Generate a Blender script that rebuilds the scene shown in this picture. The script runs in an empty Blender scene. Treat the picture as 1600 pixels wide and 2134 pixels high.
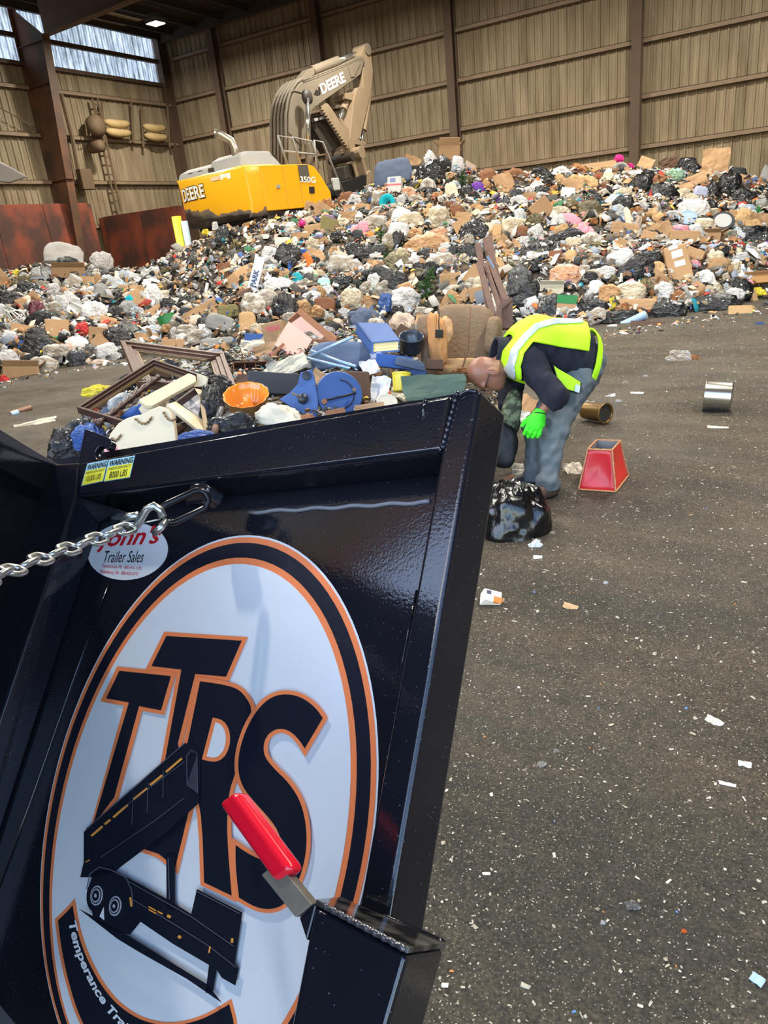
import bpy, math, random
import numpy as np
from mathutils import Vector, Matrix, noise as mnoise
random.seed(7); rng = np.random.default_rng(7)
SC = bpy.context.scene; COL = SC.collection
# ---------------------------------------------------------------- camera
FPX, CX, CY, EYE = 1500.0, 800.0, 1067.0, 1.8
def cam_rows(yaw, pitch, roll):
    fw = np.array([math.sin(yaw)*math.cos(pitch), math.cos(yaw)*math.cos(pitch), -math.sin(pitch)])
    rt = np.array([math.cos(yaw), -math.sin(yaw), 0.0]); up = np.cross(rt, fw)
    return np.stack([rt*math.cos(roll)+up*math.sin(roll), rt*math.sin(roll)-up*math.cos(roll), fw])
CM = cam_rows(math.radians(-31.8), math.radians(20.95), math.radians(-6.05))
O = np.array([0, 0, EYE])
cd = bpy.data.cameras.new('camera'); cam = bpy.data.objects.new('camera', cd); COL.objects.link(cam)
cd.sensor_fit = 'VERTICAL'; cd.sensor_height = 36.0; cd.lens = 36.0*FPX/2134.0; cd.clip_start = 0.02; cd.clip_end = 300
mw = Matrix.Identity(4)
for i in range(3):
    mw[i][0] = CM[0][i]; mw[i][1] = -CM[1][i]; mw[i][2] = -CM[2][i]; mw[i][3] = O[i]
cam.matrix_world = mw
SC.camera = cam
# ---------------------------------------------------------------- world, lamps, exposure
SC.view_settings.view_transform = 'Standard'; SC.view_settings.look = 'None'
SC.view_settings.gamma = 1.0; SC.view_settings.use_curve_mapping = False
SC.view_settings.exposure = 0.0
SKY_STRENGTH = 0.88; SUN_ROT = 214
LAMP_WATTS = 1020
wd = bpy.data.worlds.new('sky'); SC.world = wd; wd.use_nodes = True
wn = wd.node_tree; bg = wn.nodes['Background']
sk = wn.nodes.new('ShaderNodeTexSky'); sk.sky_type = 'NISHITA'; sk.sun_disc = False
sk.sun_elevation = math.radians(44); sk.sun_rotation = math.radians(SUN_ROT); sk.altitude = 100; sk.air_density = 1.0; sk.dust_density = 0.6
wn.links.new(sk.outputs[0], bg.inputs[0]); bg.inputs[1].default_value = SKY_STRENGTH
LAMPS = [(-22.6, 23.9, 'over the back corner by the bright translucent panels'), (-12, 22, 'unseen above the excavator boom, added for light'), (-3, 22, 'unseen above the crest of the heap, added for light'),
         (-20, 12, 'unseen above the left heap, added for light'), (-10, 12, 'unseen above the middle of the floor, added for light'), (-1, 12, 'unseen above the right end of the heap, added for light'),
         (-8, 4, 'unseen above the dumped load, added for light'), (3, 6, 'unseen above the open floor near the doorway, added for light')]  # only the first lamp is in view; the others are added unseen to brighten
# ---------------------------------------------------------------- helpers
def ray(x, y): return CM.T @ np.array([(x-CX)/FPX, (y-CY)/FPX, 1.0])
def at(x, y, d): return O + ray(x, y)*d
def gz(x, y, z=0.0):
    d = ray(x, y); return O + d*((z-EYE)/d[2])
def onX(x, y, X):
    d = ray(x, y); return O + d*(X/d[0])
def onY(x, y, Y):
    d = ray(x, y); return O + d*(Y/d[1])
def lin(c):
    return tuple((v/255/12.92) if v/255 <= .04045 else ((v/255+.055)/1.055)**2.4 for v in c)
MATS = {}
def mat(name, col, rough=.6, metal=0., var=.12, vs=6., bump=0., bs=40., spec=.5, coat=0., rnd=.0, sub=0., det=4, col2=None, trans=0., bd=.02):
    if name in MATS: return MATS[name]
    m = bpy.data.materials.new(name); m.use_nodes = True; nt = m.node_tree; N = nt.nodes; L = nt.links
    b = N['Principled BSDF']; c = lin(col)
    tc = N.new('ShaderNodeTexCoord')
    n1 = N.new('ShaderNodeTexNoise'); n1.inputs['Scale'].default_value = vs; n1.inputs['Detail'].default_value = det
    L.new(tc.outputs['Object'], n1.inputs['Vector'])
    mx = N.new('ShaderNodeMix'); mx.data_type = 'RGBA'
    a2 = lin(col2) if col2 else tuple(v*(1-var) for v in c)
    b2 = c if col2 else tuple(min(1, v*(1+var)) for v in c)
    mx.inputs[6].default_value = (*a2, 1); mx.inputs[7].default_value = (*b2, 1)
    if col2:
        rp = N.new('ShaderNodeValToRGB'); rp.color_ramp.elements[0].position = .42; rp.color_ramp.elements[1].position = .62
        L.new(n1.outputs['Fac'], rp.inputs[0]); L.new(rp.outputs[0], mx.inputs[0])
    else:
        L.new(n1.outputs['Fac'], mx.inputs[0])
    out = mx.outputs[2]
    if rnd:
        oi = N.new('ShaderNodeObjectInfo'); mr = N.new('ShaderNodeMapRange')
        mr.inputs[3].default_value = 1-rnd; mr.inputs[4].default_value = 1+rnd
        L.new(oi.outputs['Random'], mr.inputs[0])
        hs = N.new('ShaderNodeHueSaturation'); L.new(mr.outputs[0], hs.inputs['Value']); L.new(out, hs.inputs['Color']); out = hs.outputs[0]
    L.new(out, b.inputs['Base Color'])
    b.inputs['Roughness'].default_value = rough; b.inputs['Metallic'].default_value = metal
    b.inputs['Specular IOR Level'].default_value = spec; b.inputs['Coat Weight'].default_value = coat; b.inputs['Coat Roughness'].default_value = .06
    if trans: b.inputs['Transmission Weight'].default_value = trans
    if sub: b.inputs['Subsurface Weight'].default_value = sub; b.inputs['Subsurface Radius'].default_value = (.02, .008, .005); b.inputs['Subsurface Scale'].default_value = .5
    if bump:
        n2 = N.new('ShaderNodeTexNoise'); n2.inputs['Scale'].default_value = bs; n2.inputs['Detail'].default_value = 5
        L.new(tc.outputs['Object'], n2.inputs['Vector'])
        bp = N.new('ShaderNodeBump'); bp.inputs['Strength'].default_value = bump; bp.inputs['Distance'].default_value = bd
        L.new(n2.outputs['Fac'], bp.inputs['Height']); L.new(bp.outputs[0], b.inputs['Normal'])
    MATS[name] = m; return m
def newmesh(name, V, F, m=None, smooth=False):
    me = bpy.data.meshes.new(name); me.from_pydata([tuple(map(float, v)) for v in V], [], [tuple(int(i) for i in f) for f in F]); 
    if m: me.materials.append(m)
    if smooth: me.polygons.foreach_set('use_smooth', [True]*len(me.polygons))
    me.update(); return me
WL = {}
def thing(name, label, cat, loc, group=None):
    o = bpy.data.objects.new(name, None); COL.objects.link(o); o.location = tuple(loc); o.empty_display_size = .1
    o['label'] = label; o['category'] = cat
    if group: o['group'] = group
    WL[o.name] = np.array(loc, float); return o
def tag(o, label, cat, group=None):
    o['label'] = label; o['category'] = cat
    if group: o['group'] = group
    return o
def P(name, VF, m, parent=None, smooth=False, bevel=0, seg=2, label=None, kind=None, angle=40):
    """a mesh given in world coordinates, linked as one object whose origin is its own base"""
    V, F = VF; V = np.array(V, float)
    org = np.array([*(V[:, :2].min(0)+V[:, :2].max(0))/2, V[:, 2].min()])
    me = newmesh(name, V-org, F, m, smooth); o = bpy.data.objects.new(name, me); COL.objects.link(o)
    if parent is not None:
        o.parent = parent; o.location = tuple(org-WL[parent.name])
    else: o.location = tuple(org)
    WL[o.name] = org
    if bevel:
        b = o.modifiers.new('bevel', 'BEVEL'); b.width = bevel; b.segments = seg; b.limit_method = 'ANGLE'; b.angle_limit = math.radians(angle)
        me.polygons.foreach_set('use_smooth', [True]*len(me.polygons)); 
        b.harden_normals = True
    if label: o['label'] = label
    if kind: o['kind'] = kind
    return o
def share(src, name, loc, parent=None):
    o = bpy.data.objects.new(name, src.data); COL.objects.link(o)
    loc = np.array(loc, float)
    if parent is not None: o.parent = parent; o.location = tuple(loc-WL[parent.name])
    else: o.location = tuple(loc)
    WL[o.name] = loc; return o
def merge(*L):
    V, F, n = [], [], 0
    for v, f in L:
        v = np.array(v, float); V.append(v); F += [tuple(i+n for i in q) for q in f]; n += len(v)
    return np.concatenate(V), F
def fr(VF, o, ax, ay, az):
    V = np.array(VF[0], float); return np.array(o)+V[:, :1]*np.array(ax)+V[:, 1:2]*np.array(ay)+V[:, 2:3]*np.array(az), VF[1]
BF = [(0, 3, 2, 1), (4, 5, 6, 7), (0, 1, 5, 4), (1, 2, 6, 5), (2, 3, 7, 6), (3, 0, 4, 7)]
def box(x0, x1, y0, y1, z0, z1):
    return np.array([(x0, y0, z0), (x1, y0, z0), (x1, y1, z0), (x0, y1, z0), (x0, y0, z1), (x1, y0, z1), (x1, y1, z1), (x0, y1, z1)], float), BF
def prism(pts, ext):
    a = np.array(pts, float); n = len(a); V = np.concatenate([a, a+np.array(ext)])
    return V, [tuple(range(n))[::-1], tuple(range(n, 2*n))]+[(i, (i+1) % n, (i+1) % n+n, i+n) for i in range(n)]
def hexa(a, b):   # two quads joined to a solid
    V = np.concatenate([np.array(a, float), np.array(b, float)]); return V, BF
def frame_of(t):
    t = t/np.linalg.norm(t); r = np.array([0, 0, 1.]) if abs(t[2]) < .9 else np.array([1., 0, 0])
    a = np.cross(r, t); a /= np.linalg.norm(a); return a, np.cross(t, a)
def tube(path, r, n=8, closed=False, flat=1.0):
    p = np.array(path, float); k = len(p); rr = np.broadcast_to(np.array(r, float), (k,)); V, F = [], []
    a0 = None
    for i in range(k):
        if closed: t = p[(i+1) % k]-p[i-1]
        else: t = p[min(i+1, k-1)]-p[max(i-1, 0)]
        t = t/(np.linalg.norm(t)+1e-9)
        if a0 is None: a, b = frame_of(t)
        else:
            a = a0-t*np.dot(a0, t); a /= np.linalg.norm(a); b = np.cross(t, a)
        a0 = a
        for j in range(n):
            w = 2*math.pi*j/n; V.append(p[i]+rr[i]*(a*math.cos(w)+b*flat*math.sin(w)))
    m = k if closed else k-1
    for i in range(m):
        for j in range(n):
            q = ((i+1) % k)*n; F.append((i*n+j, i*n+(j+1) % n, q+(j+1) % n, q+j))
    if not closed: F.append(tuple(range(n))[::-1]); F.append(tuple(range((k-1)*n, k*n)))
    return np.array(V), F
def lathe(prof, n=24, cap=True):
    V, F = [], []
    for r, z in prof:
        for j in range(n):
            w = 2*math.pi*j/n; V.append((r*math.cos(w), r*math.sin(w), z))
    for i in range(len(prof)-1):
        for j in range(n): F.append((i*n+j, i*n+(j+1) % n, (i+1)*n+(j+1) % n, (i+1)*n+j))
    if cap: F.append(tuple(range(n))[::-1]); F.append(tuple(range((len(prof)-1)*n, len(prof)*n)))
    return np.array(V), F
def ellipse(c, a, b, n=24, rot=0):
    w = np.linspace(0, 2*math.pi, n, endpoint=False); x, y = a*np.cos(w), b*np.sin(w); cr, sr = math.cos(rot), math.sin(rot)
    return np.stack([c[0]+x*cr-y*sr, c[1]+x*sr+y*cr], 1)
def inset(poly, d):
    p = np.array(poly, float); n = len(p)
    area = sum(p[i][0]*p[(i+1) % n][1]-p[(i+1) % n][0]*p[i][1] for i in range(n)); s = 1 if area > 0 else -1
    out = []
    for i in range(n):
        e1 = p[i]-p[i-1]; e2 = p[(i+1) % n]-p[i]; e1 /= np.linalg.norm(e1)+1e-9; e2 /= np.linalg.norm(e2)+1e-9
        n1 = np.array([-e1[1], e1[0]])*s; n2 = np.array([-e2[1], e2[0]])*s
        m = n1+n2; m /= max(np.linalg.norm(m), .2); k = d/max(np.dot(m, n1), .45); out.append(p[i]+m*k)
    return np.array(out)
def textmesh(s, bold=.0, shear=0.):
    """flat letters, 0..1 in x and in y"""
    c = bpy.data.curves.new('letters', 'FONT'); c.body = s; c.offset = bold; c.shear = shear; c.resolution_u = 3
    o = bpy.data.objects.new('letters', c); me = bpy.data.meshes.new_from_object(o)
    V = np.array([v.co[:] for v in me.vertices]); F = [tuple(p.vertices) for p in me.polygons]
    bpy.data.objects.remove(o); bpy.data.curves.remove(c); bpy.data.meshes.remove(me)
    lo, hi = V.min(0), V.max(0); V = (V-lo)/np.maximum(hi-lo, 1e-6); V[:, 2] = 0; return V, F
def N3(p, s=1.0, seed=0.0): return mnoise.noise(Vector((p[0]*s+seed, p[1]*s+seed*1.7, p[2]*s-seed)))
_ico = {}
def ico(n):
    if n in _ico: return _ico[n]
    import bmesh
    bm = bmesh.new(); bmesh.ops.create_icosphere(bm, subdivisions=n, radius=1.0)
    bm.verts.ensure_lookup_table(); V = np.array([v.co[:] for v in bm.verts]); F = [tuple(v.index for v in f.verts) for f in bm.faces]; bm.free()
    _ico[n] = (V, F); return _ico[n]
# ---------------------------------------------------------------- materials of the building
def mat_floor():
    m = bpy.data.materials.new('asphalt'); m.use_nodes = True; nt = m.node_tree; N = nt.nodes; L = nt.links; b = N['Principled BSDF']
    tc = N.new('ShaderNodeTexCoord')
    def noise(s, d=5, r=.6, sc=None):
        n = N.new('ShaderNodeTexNoise'); n.inputs['Scale'].default_value = s; n.inputs['Detail'].default_value = d; n.inputs['Roughness'].default_value = r
        if sc:
            mp = N.new('ShaderNodeMapping'); mp.inputs['Scale'].default_value = sc; mp.inputs['Rotation'].default_value = (0, 0, .5); L.new(tc.outputs['Object'], mp.inputs[0]); L.new(mp.outputs[0], n.inputs[0])
        else: L.new(tc.outputs['Object'], n.inputs[0])
        return n.outputs['Fac']
    def ramp(src, *st):
        r = N.new('ShaderNodeValToRGB'); e = r.color_ramp.elements
        while len(e) < len(st): e.new(.5)
        for i, (p, c) in enumerate(st): e[i].position = p; e[i].color = (*c, 1)
        L.new(src, r.inputs[0]); return r.outputs[0]
    def mix(f, a, c, mode='MIX'):
        x = N.new('ShaderNodeMix'); x.data_type = 'RGBA'; x.blend_type = mode
        for k, v in ((0, f), (6, a), (7, c)):
            if isinstance(v, (float, int)): x.inputs[k].default_value = v
            elif isinstance(v, tuple): x.inputs[k].default_value = (*v, 1)
            else: L.new(v, x.inputs[k])
        return x.outputs[2]
    big = ramp(noise(.55, 4), (.35, lin((78, 70, 57))), (.5, lin((64, 60, 52))), (.66, lin((82, 75, 63))))
    strk = ramp(noise(1.2, 4, .6, (.35, 2.2, 1)), (.42, (0, 0, 0)), (.7, (.6, .6, .6)))
    c = mix(strk, big, lin((100, 90, 72)))
    fine = ramp(noise(90, 6, .75), (.32, (.12, .12, .12)), (.5, (.85, .84, .82)), (.70, (2.0, 1.9, 1.75)))
    c = mix(1.0, c, fine, 'MULTIPLY')
    c = mix(.55, c, ramp(noise(24, 5, .7), (.35, (.35, .35, .35)), (.55, (1, .97, .92)), (.7, (1.4, 1.35, 1.25))), 'MULTIPLY')
    for s, th, col in ((75, .085, (168, 160, 142)), (38, .05, (184, 176, 156)), (130, .10, (150, 142, 124))):
        v = N.new('ShaderNodeTexVoronoi'); v.inputs['Scale'].default_value = s; L.new(tc.outputs['Object'], v.inputs['Vector'])
        keep = ramp(v.outputs['Color'], (.55, (0, 0, 0)), (.57, (1, 1, 1)))
        spot = ramp(v.outputs['Distance'], (th*1.6, (1, 1, 1)), (th*2.4, (0, 0, 0)))
        c = mix(mix(1.0, keep, spot, 'MULTIPLY'), c, lin(col))
    L.new(c, b.inputs['Base Color'])
    L.new(ramp(noise(.9, 3), (.4, (.55, .55, .55)), (.6, (.85, .85, .85))), b.inputs['Roughness'])
    b.inputs['Specular IOR Level'].default_value = .35
    bp = N.new('ShaderNodeBump'); bp.inputs['Strength'].default_value = .8; bp.inputs['Distance'].default_value = .012
    L.new(noise(70, 6, .7), bp.inputs['Height']); L.new(bp.outputs[0], b.inputs['Normal'])
    return m
def mat_sheet(name, col, dirt, sx):
    """painted corrugated sheet with grime running down it"""
    m = bpy.data.materials.new(name); m.use_nodes = True; nt = m.node_tree; N = nt.nodes; L = nt.links; b = N['Principled BSDF']
    tc = N.new('ShaderNodeNewGeometry'); mp = N.new('ShaderNodeMapping'); mp.inputs['Scale'].default_value = sx; L.new(tc.outputs['Position'], mp.inputs[0])
    n = N.new('ShaderNodeTexNoise'); n.inputs['Scale'].default_value = 1.0; n.inputs['Detail'].default_value = 6; n.inputs['Roughness'].default_value = .65; L.new(mp.outputs[0], n.inputs[0])
    r = N.new('ShaderNodeValToRGB'); r.color_ramp.elements[0].position = .33; r.color_ramp.elements[1].position = .68
    r.color_ramp.elements[0].color = (*lin(dirt), 1); r.color_ramp.elements[1].color = (*lin(col), 1); L.new(n.outputs['Fac'], r.inputs[0])
    L.new(r.outputs[0], b.inputs['Base Color']); b.inputs['Roughness'].default_value = .62; b.inputs['Specular IOR Level'].default_value = .25
    return m
M_FLOOR = mat_floor()
M_SHEET = mat_sheet('tan_sheet', (166, 150, 122), (124, 108, 84), (2.2, 2.2, .3))
M_STEEL = mat('dusty_steel', (92, 72, 56), .7, var=.25, vs=1.5)
M_GIRT = mat('girt_steel', (138, 116, 92), .65, var=.2, vs=2)
M_DARK = mat('dark_deck', (70, 60, 50), .8, var=.25, vs=1)
M_RUSTP = mat('rust_plate', (150, 78, 56), .55, var=.3, vs=.8, col2=(86, 60, 52), bump=.2, bs=8)
def mat_fiberglass():
    m = bpy.data.materials.new('fiberglass'); m.use_nodes = True; nt = m.node_tree; N = nt.nodes; L = nt.links
    N.remove(N['Principled BSDF']); out = N['Material Output']
    geo = N.new('ShaderNodeNewGeometry'); mp = N.new('ShaderNodeMapping'); mp.inputs['Scale'].default_value = (1, 4, .9); L.new(geo.outputs['Position'], mp.inputs[0])
    n = N.new('ShaderNodeTexNoise'); n.inputs['Scale'].default_value = 1.3; n.inputs['Detail'].default_value = 6; n.inputs['Roughness'].default_value = .7; L.new(mp.outputs[0], n.inputs[0])
    r = N.new('ShaderNodeValToRGB'); r.color_ramp.elements[0].position = .30; r.color_ramp.elements[0].color = (*lin((74, 76, 74)), 1)
    r.color_ramp.elements[1].position = .66; r.color_ramp.elements[1].color = (*lin((214, 217, 220)), 1); L.new(n.outputs['Fac'], r.inputs[0])
    t = N.new('ShaderNodeBsdfTranslucent'); L.new(r.outputs[0], t.inputs[0]); d = N.new('ShaderNodeBsdfDiffuse'); d.inputs[0].default_value = (.55, .55, .52, 1)
    ms = N.new('ShaderNodeMixShader'); ms.inputs[0].default_value = .12; L.new(t.outputs[0], ms.inputs[1]); L.new(d.outputs[0], ms.inputs[2]); L.new(ms.outputs[0], out.inputs[0])
    return m
M_FIB = mat_fiberglass()
# ---------------------------------------------------------------- floor and shell
XL, XR, YB, YF, ZT = -28.15, 14.0, 30.0, -1.5, 11.5
P('floor', box(-90, 70, -90, 31, -.3, 0), M_FLOOR, kind='structure')
def corrugated(w, h, dep=.045, n=3):
    """one roll-formed sheet, ribs along z, face towards -y"""
    xs, ys = [], []; p = w/n
    for i in range(n):
        for f, y in ((0, 0), (.40, 0), (.46, -dep), (.64, -dep), (.70, 0), (.97, 0), (.985, .012)): xs.append((i+f)*p); ys.append(y)
    xs.append(w); ys.append(0); k = len(xs)
    V = [(x, y, 0) for x, y in zip(xs, ys)]+[(x, y, h) for x, y in zip(xs, ys)]
    return np.array(V), [(i, i+1, i+1+k, i+k) for i in range(k-1)]
wb = P('wall_back', box(XL-.1, XR+.1, YB+.06, YB+.2, 0, ZT+.2), M_DARK, kind='structure')
sh = newmesh('sheet', *corrugated(.9, ZT), M_SHEET)
n = int((XR-XL)/.9)+1
for i in range(n):
    o = bpy.data.objects.new('panel', sh); COL.objects.link(o); o.parent = wb; o.location = tuple(np.array([XL+i*.9, YB, 0])-WL['wall_back'])
wl = P('wall_left', box(XL-.2, XL-.06, YF, YB, 0, 9.44), M_DARK, kind='structure')
sh2 = newmesh('sheet_low', *corrugated(.9, 9.44), M_SHEET)
sh3 = newmesh('sheet_clear', *corrugated(.9, ZT-9.44), M_FIB); sh4 = newmesh('sheet_high', *corrugated(.9, ZT-9.44), M_SHEET)
w1 = bpy.data.objects.new('window_1', None); w2 = bpy.data.objects.new('window_2', None)
for w, y in ((w1, 25.8), (w2, 14)):
    COL.objects.link(w); w.location = (XL, y, 9.44); w['kind'] = 'structure'; WL[w.name] = np.array([XL, y, 9.44])
n = int((YB-YF)/.9)+1
for i in range(n):
    y = YB-i*.9
    o = bpy.data.objects.new('panel', sh2); COL.objects.link(o); o.parent = wl; o.location = tuple(np.array([XL, y, 0])-WL['wall_left']); o.rotation_euler = (0, 0, -math.pi/2); o.scale = (1, -1, 1) if False else (1, 1, 1)
    o.rotation_euler = (0, 0, math.pi/2); o.location = tuple(np.array([XL, y-.9, 0])-WL['wall_left'])
    w = w1 if y > 22.2 else w2
    o = bpy.data.objects.new('pane', sh3 if y > 14.5 else sh4); COL.objects.link(o); o.parent = w; o.rotation_euler = (0, 0, math.pi/2); o.location = tuple(np.array([XL, y-.9, 9.44])-WL[w.name])
def girt_x(x0, x1, z, par, m=M_GIRT): return P('girt', merge(box(x0, x1, YB-.22, YB-.05, z-.08, z-.065), box(x0, x1, YB-.22, YB-.205, z-.08, z+.08), box(x0, x1, YB-.22, YB-.05, z+.065, z+.08)), m, par)
def girt_y(y0, y1, z, par, m=M_GIRT): return P('girt', merge(box(XL+.05, XL+.22, y0, y1, z-.08, z-.065), box(XL+.205, XL+.22, y0, y1, z-.08, z+.08), box(XL+.05, XL+.22, y0, y1, z+.065, z+.08)), m, par)
cols = [-28.0, -24.8, -19.15, -13.15, -6.2, .9, 8.0]
def ibeam_col(x, w=.32, d=.5):
    return merge(box(x-w/2, x+w/2, YB-.24-d, YB-.22-d, 0, ZT), box(x-w/2, x+w/2, YB-.24, YB-.22, 0, ZT), box(x-.02, x+.02, YB-.22-d, YB-.24, 0, ZT))
for i, x in enumerate(cols):
    P('column', ibeam_col(x, .45 if i == 0 else .32, .5 if i == 0 else .34), M_STEEL, wb)
for i in range(len(cols)):
    x0 = cols[i]+.1; x1 = cols[i+1]-.1 if i+1 < len(cols) else XR
    for z in (2.1, 3.82, 5.42, 7.12, 8.80, 10.5): girt_x(x0, x1, z, wb, M_GIRT)
for y0, y1 in ((22.2, 29.6), (14.2, 21.8), (6.2, 13.8), (-1.4, 5.8)):
    for z in (3.4, 5.18, 6.92, 8.62): girt_y(y0, y1, z, wl)
    for z in (9.45, 10.42): girt_y(y0, y1, z, w1 if y0 > 20 else w2, M_STEEL)
# frames of the roof: tapered columns on the left wall and rafters across
for yy in (22.0, 14.0, 6.0):
    top, bot = XL+1.6, XL+.85
    wbx = [(XL+.02, yy, 0), (bot-.3, yy, 0), (top, yy, 10.15), (XL+.02, yy, 11.4)]
    web = prism([np.array(p)-np.array([0, .015, 0]) for p in wbx], (0, .03, 0))
    fl = prism([(bot-.3, yy-.18, 0), (bot-.3, yy+.18, 0), (top, yy+.18, 10.15), (top, yy-.18, 10.15)], (.03, 0, 0))
    fo = box(XL+.02, XL+.05, yy-.18, yy+.18, 0, 11.4)
    st = merge(*[box(XL+.05, XL+.9+z*.06, yy-.17, yy+.17, z, z+.02) for z in (5.2, 8.6, 10.0)])
    P('column', merge(web, fl, fo, st), mat('rust_steel', (122, 82, 58), .7, var=.3, vs=.7, col2=(84, 66, 52)), wl)
cl = P('ceiling', box(XL-.2, XR+.2, YF, YB+.2, ZT+.1, ZT+.3), M_DARK, kind='structure')
M_RAF = mat('rafter_steel', (104, 78, 56), .7, var=.25, vs=1)
for yy in (22.0, 14.0, 6.0):
    zb = lambda x: 10.15+.035*(x-(XL+1.6))
    V = merge(prism([(XL+1.6, yy-.015, 10.15), (XR, yy-.015, 10.9), (XR, yy-.015, ZT), (XL+1.6, yy-.015, ZT)], (0, .03, 0)),
              prism([(XL+1.6, yy-.18, 10.15), (XL+1.6, yy+.18, 10.15), (XR, yy+.18, 10.9), (XR, yy-.18, 10.9)], (0, 0, .03)))
    P('rafter', V, M_RAF, cl)
for x in np.arange(XL+1.2, XR, 1.5):
    P('purlin', merge(box(x-.01, x+.01, YF, YB, ZT-.2, ZT+.1), box(x-.04, x+.04, YF, YB, ZT-.2, ZT-.185)), M_DARK, cl)
P('eave_strut', merge(box(XL, XR, YB-.6, YB-.56, ZT-.32, ZT+.1), box(XL, XR, YB-.7, YB-.46, ZT-.34, ZT-.32)), M_DARK, cl)
P('eave_strut', merge(box(XL+.3, XL+.34, YF, YB, ZT-.2, ZT+.1), box(XL+.24, XL+.4, YF, YB, ZT-.22, ZT-.2)), M_DARK, cl)
dk = newmesh('deck_sheet', *corrugated(.9, YB-YF, .05), M_DARK)
for i in range(int((XR-XL)/.9)+1):
    o = bpy.data.objects.new('panel', dk); COL.objects.link(o); o.parent = cl; o.rotation_euler = (math.pi/2, 0, 0)
    o.location = tuple(np.array([XL+i*.9, YB, ZT+.095])-WL['ceiling'])
P('skylight', box(-28.0, -26.6, 25.4, 27.4, ZT+.03, ZT+.045), mat('amber_panel', (205, 185, 150), .5), cl, label='dusty translucent skylight sheet')
P('wall_right', box(XR, XR+.2, YF, YB, 0, ZT+.2), M_SHEET, kind='structure')
P('wall_front', merge(box(XL, -11.8, YF-.2, YF, 0, ZT+.2), box(-11.8, -8.5, YF-.2, YF, 0, 6.1), box(-11.8, -8.5, YF-.2, YF, 7.1, ZT+.2), box(-8.5, -6.2, YF-.2, YF, 0, ZT+.2), box(-6.2, 12, YF-.2, YF, 6.5, ZT+.2), box(12, XR, YF-.2, YF, 0, ZT+.2)), M_SHEET, kind='structure')
w3 = P('window_3', box(-11.8, -8.5, YF-.12, YF-.1, 6.1, 7.1), M_FIB, kind='structure')
d1 = P('door_1', merge(box(-6.5, -6.2, YF-.3, YF+.04, 0, 6.5), box(12, 12.3, YF-.3, YF+.04, 0, 6.5), box(-6.5, 12.3, YF-.3, YF+.04, 6.5, 6.8)), mat('orange_primer', (226, 132, 76), .6, var=.2, vs=2), kind='structure')
# steel push walls
def push(name, VF, plates):
    w = P(name, VF, M_RUSTP, kind='structure')
    for b in plates: P('steel_plate', b, M_RUSTP, w, bevel=.012)
push('wall_push_left', box(XL+.3, XL+.6, 1, 23.2, 0, 4.3), [box(XL+.6, XL+.63, 1+i*2.2, 3.17+i*2.2, 0, 4.33) for i in range(10)])
push('wall_push_back', box(XL+.3, -22.9, 23.7, 24.0, 0, 3.72), [box(XL+.63+i*2.3, XL+2.9+i*2.3, 23.66, 23.7, 0, 3.75) for i in range(2)])
# ---------------------------------------------------------------- lamps
M_LAMP = bpy.data.materials.new('lamp_lens'); M_LAMP.use_nodes = True
e = M_LAMP.node_tree.nodes['Principled BSDF']; e.inputs['Emission Color'].default_value = (1, .93, .8, 1); e.inputs['Emission Strength'].default_value = 30
for x, y, w in LAMPS:
    z = 10.05
    t = thing('high_bay_lamp', 'square high bay lamp hanging '+w, 'lamp', (x, y, z))
    P('housing', merge(box(x-.28, x+.28, y-.28, y+.28, z, z+.16), box(x-.18, x+.18, y-.18, y+.18, z+.16, z+.3)), mat('lamp_grey', (90, 90, 88), .5), t, bevel=.015)
    P('lens', box(x-.24, x+.24, y-.24, y+.24, z-.02, z), M_LAMP, t)
    P('hanger', tube([(x, y, z+.3), (x, y, ZT+.05)], .02), M_DARK, t)
    ld = bpy.data.lights.new('lamp', 'AREA'); ld.shape = 'SQUARE'; ld.size = .5; ld.energy = LAMP_WATTS; ld.color = (1, .94, .84)
    lo = bpy.data.objects.new('lamp_light', ld); COL.objects.link(lo); lo.location = (x, y, z-.06)
# ---------------------------------------------------------------- things on the left wall
XP = XL+.4
def wx(x, y, d=0.): return onX(x, y, XP+d)
M_DUST = mat('dusty_pipe', (190, 162, 112), .7, var=.2, vs=3)
M_BRN = mat('dirty_brown', (104, 84, 60), .7, var=.25, vs=3)
t = thing('steel_ladder', 'tall brown steel ladder fixed to the left wall below the translucent panels', 'ladder', wx(220, 430))
for a, b in (((192, 205), (243, 440)), ((203, 205), (252, 440))): P('rail', tube([wx(*a), wx(*b)], .045, 6), M_BRN, t)
for k in range(12):
    f = .05+k*.078; P('rung', tube([wx(192+51*f, 205+235*f), wx(203+49*f, 205+235*f)], .03, 6), M_BRN, t)
for nm, lab, (x0, y0), dx in (('pipe_pair', 'pair of bulging tan pipes on a rack beside the ladder', (216, 253), 52), ('pipe_pair', 'pair of bulging tan pipes on a rack in the corner', (298, 262), 46)):
    t = thing(nm, lab, 'pipes', wx(x0, y0+30))
    for k in range(2):
        y = y0+k*19; pts = [wx(x0+dx*f+k*3, y+6*math.sin(f*2.2), .12+.1*math.sin(f*3.1)) for f in np.linspace(0, 1, 9)]
        P('pipe', tube(pts, [.05, .13, .16, .17, .17, .17, .16, .15, .1], 10), M_DUST, t, smooth=True)
    for xx in (x0-4, x0+dx+5): P('rack_post', tube([wx(xx, y0-42), wx(xx+5, y0+45)], .06, 6), M_BRN, t)
t = thing('exhaust_fan', 'caged brown fan unit bolted beside the wall ladder', 'fan', wx(197, 315))
for k in range(5): P('cage_bar', tube([wx(177+k*9, 252+k, .1), wx(181+k*8, 283, .3), wx(188+k*5, 290, .1)], .025, 5), M_BRN, t)
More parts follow.
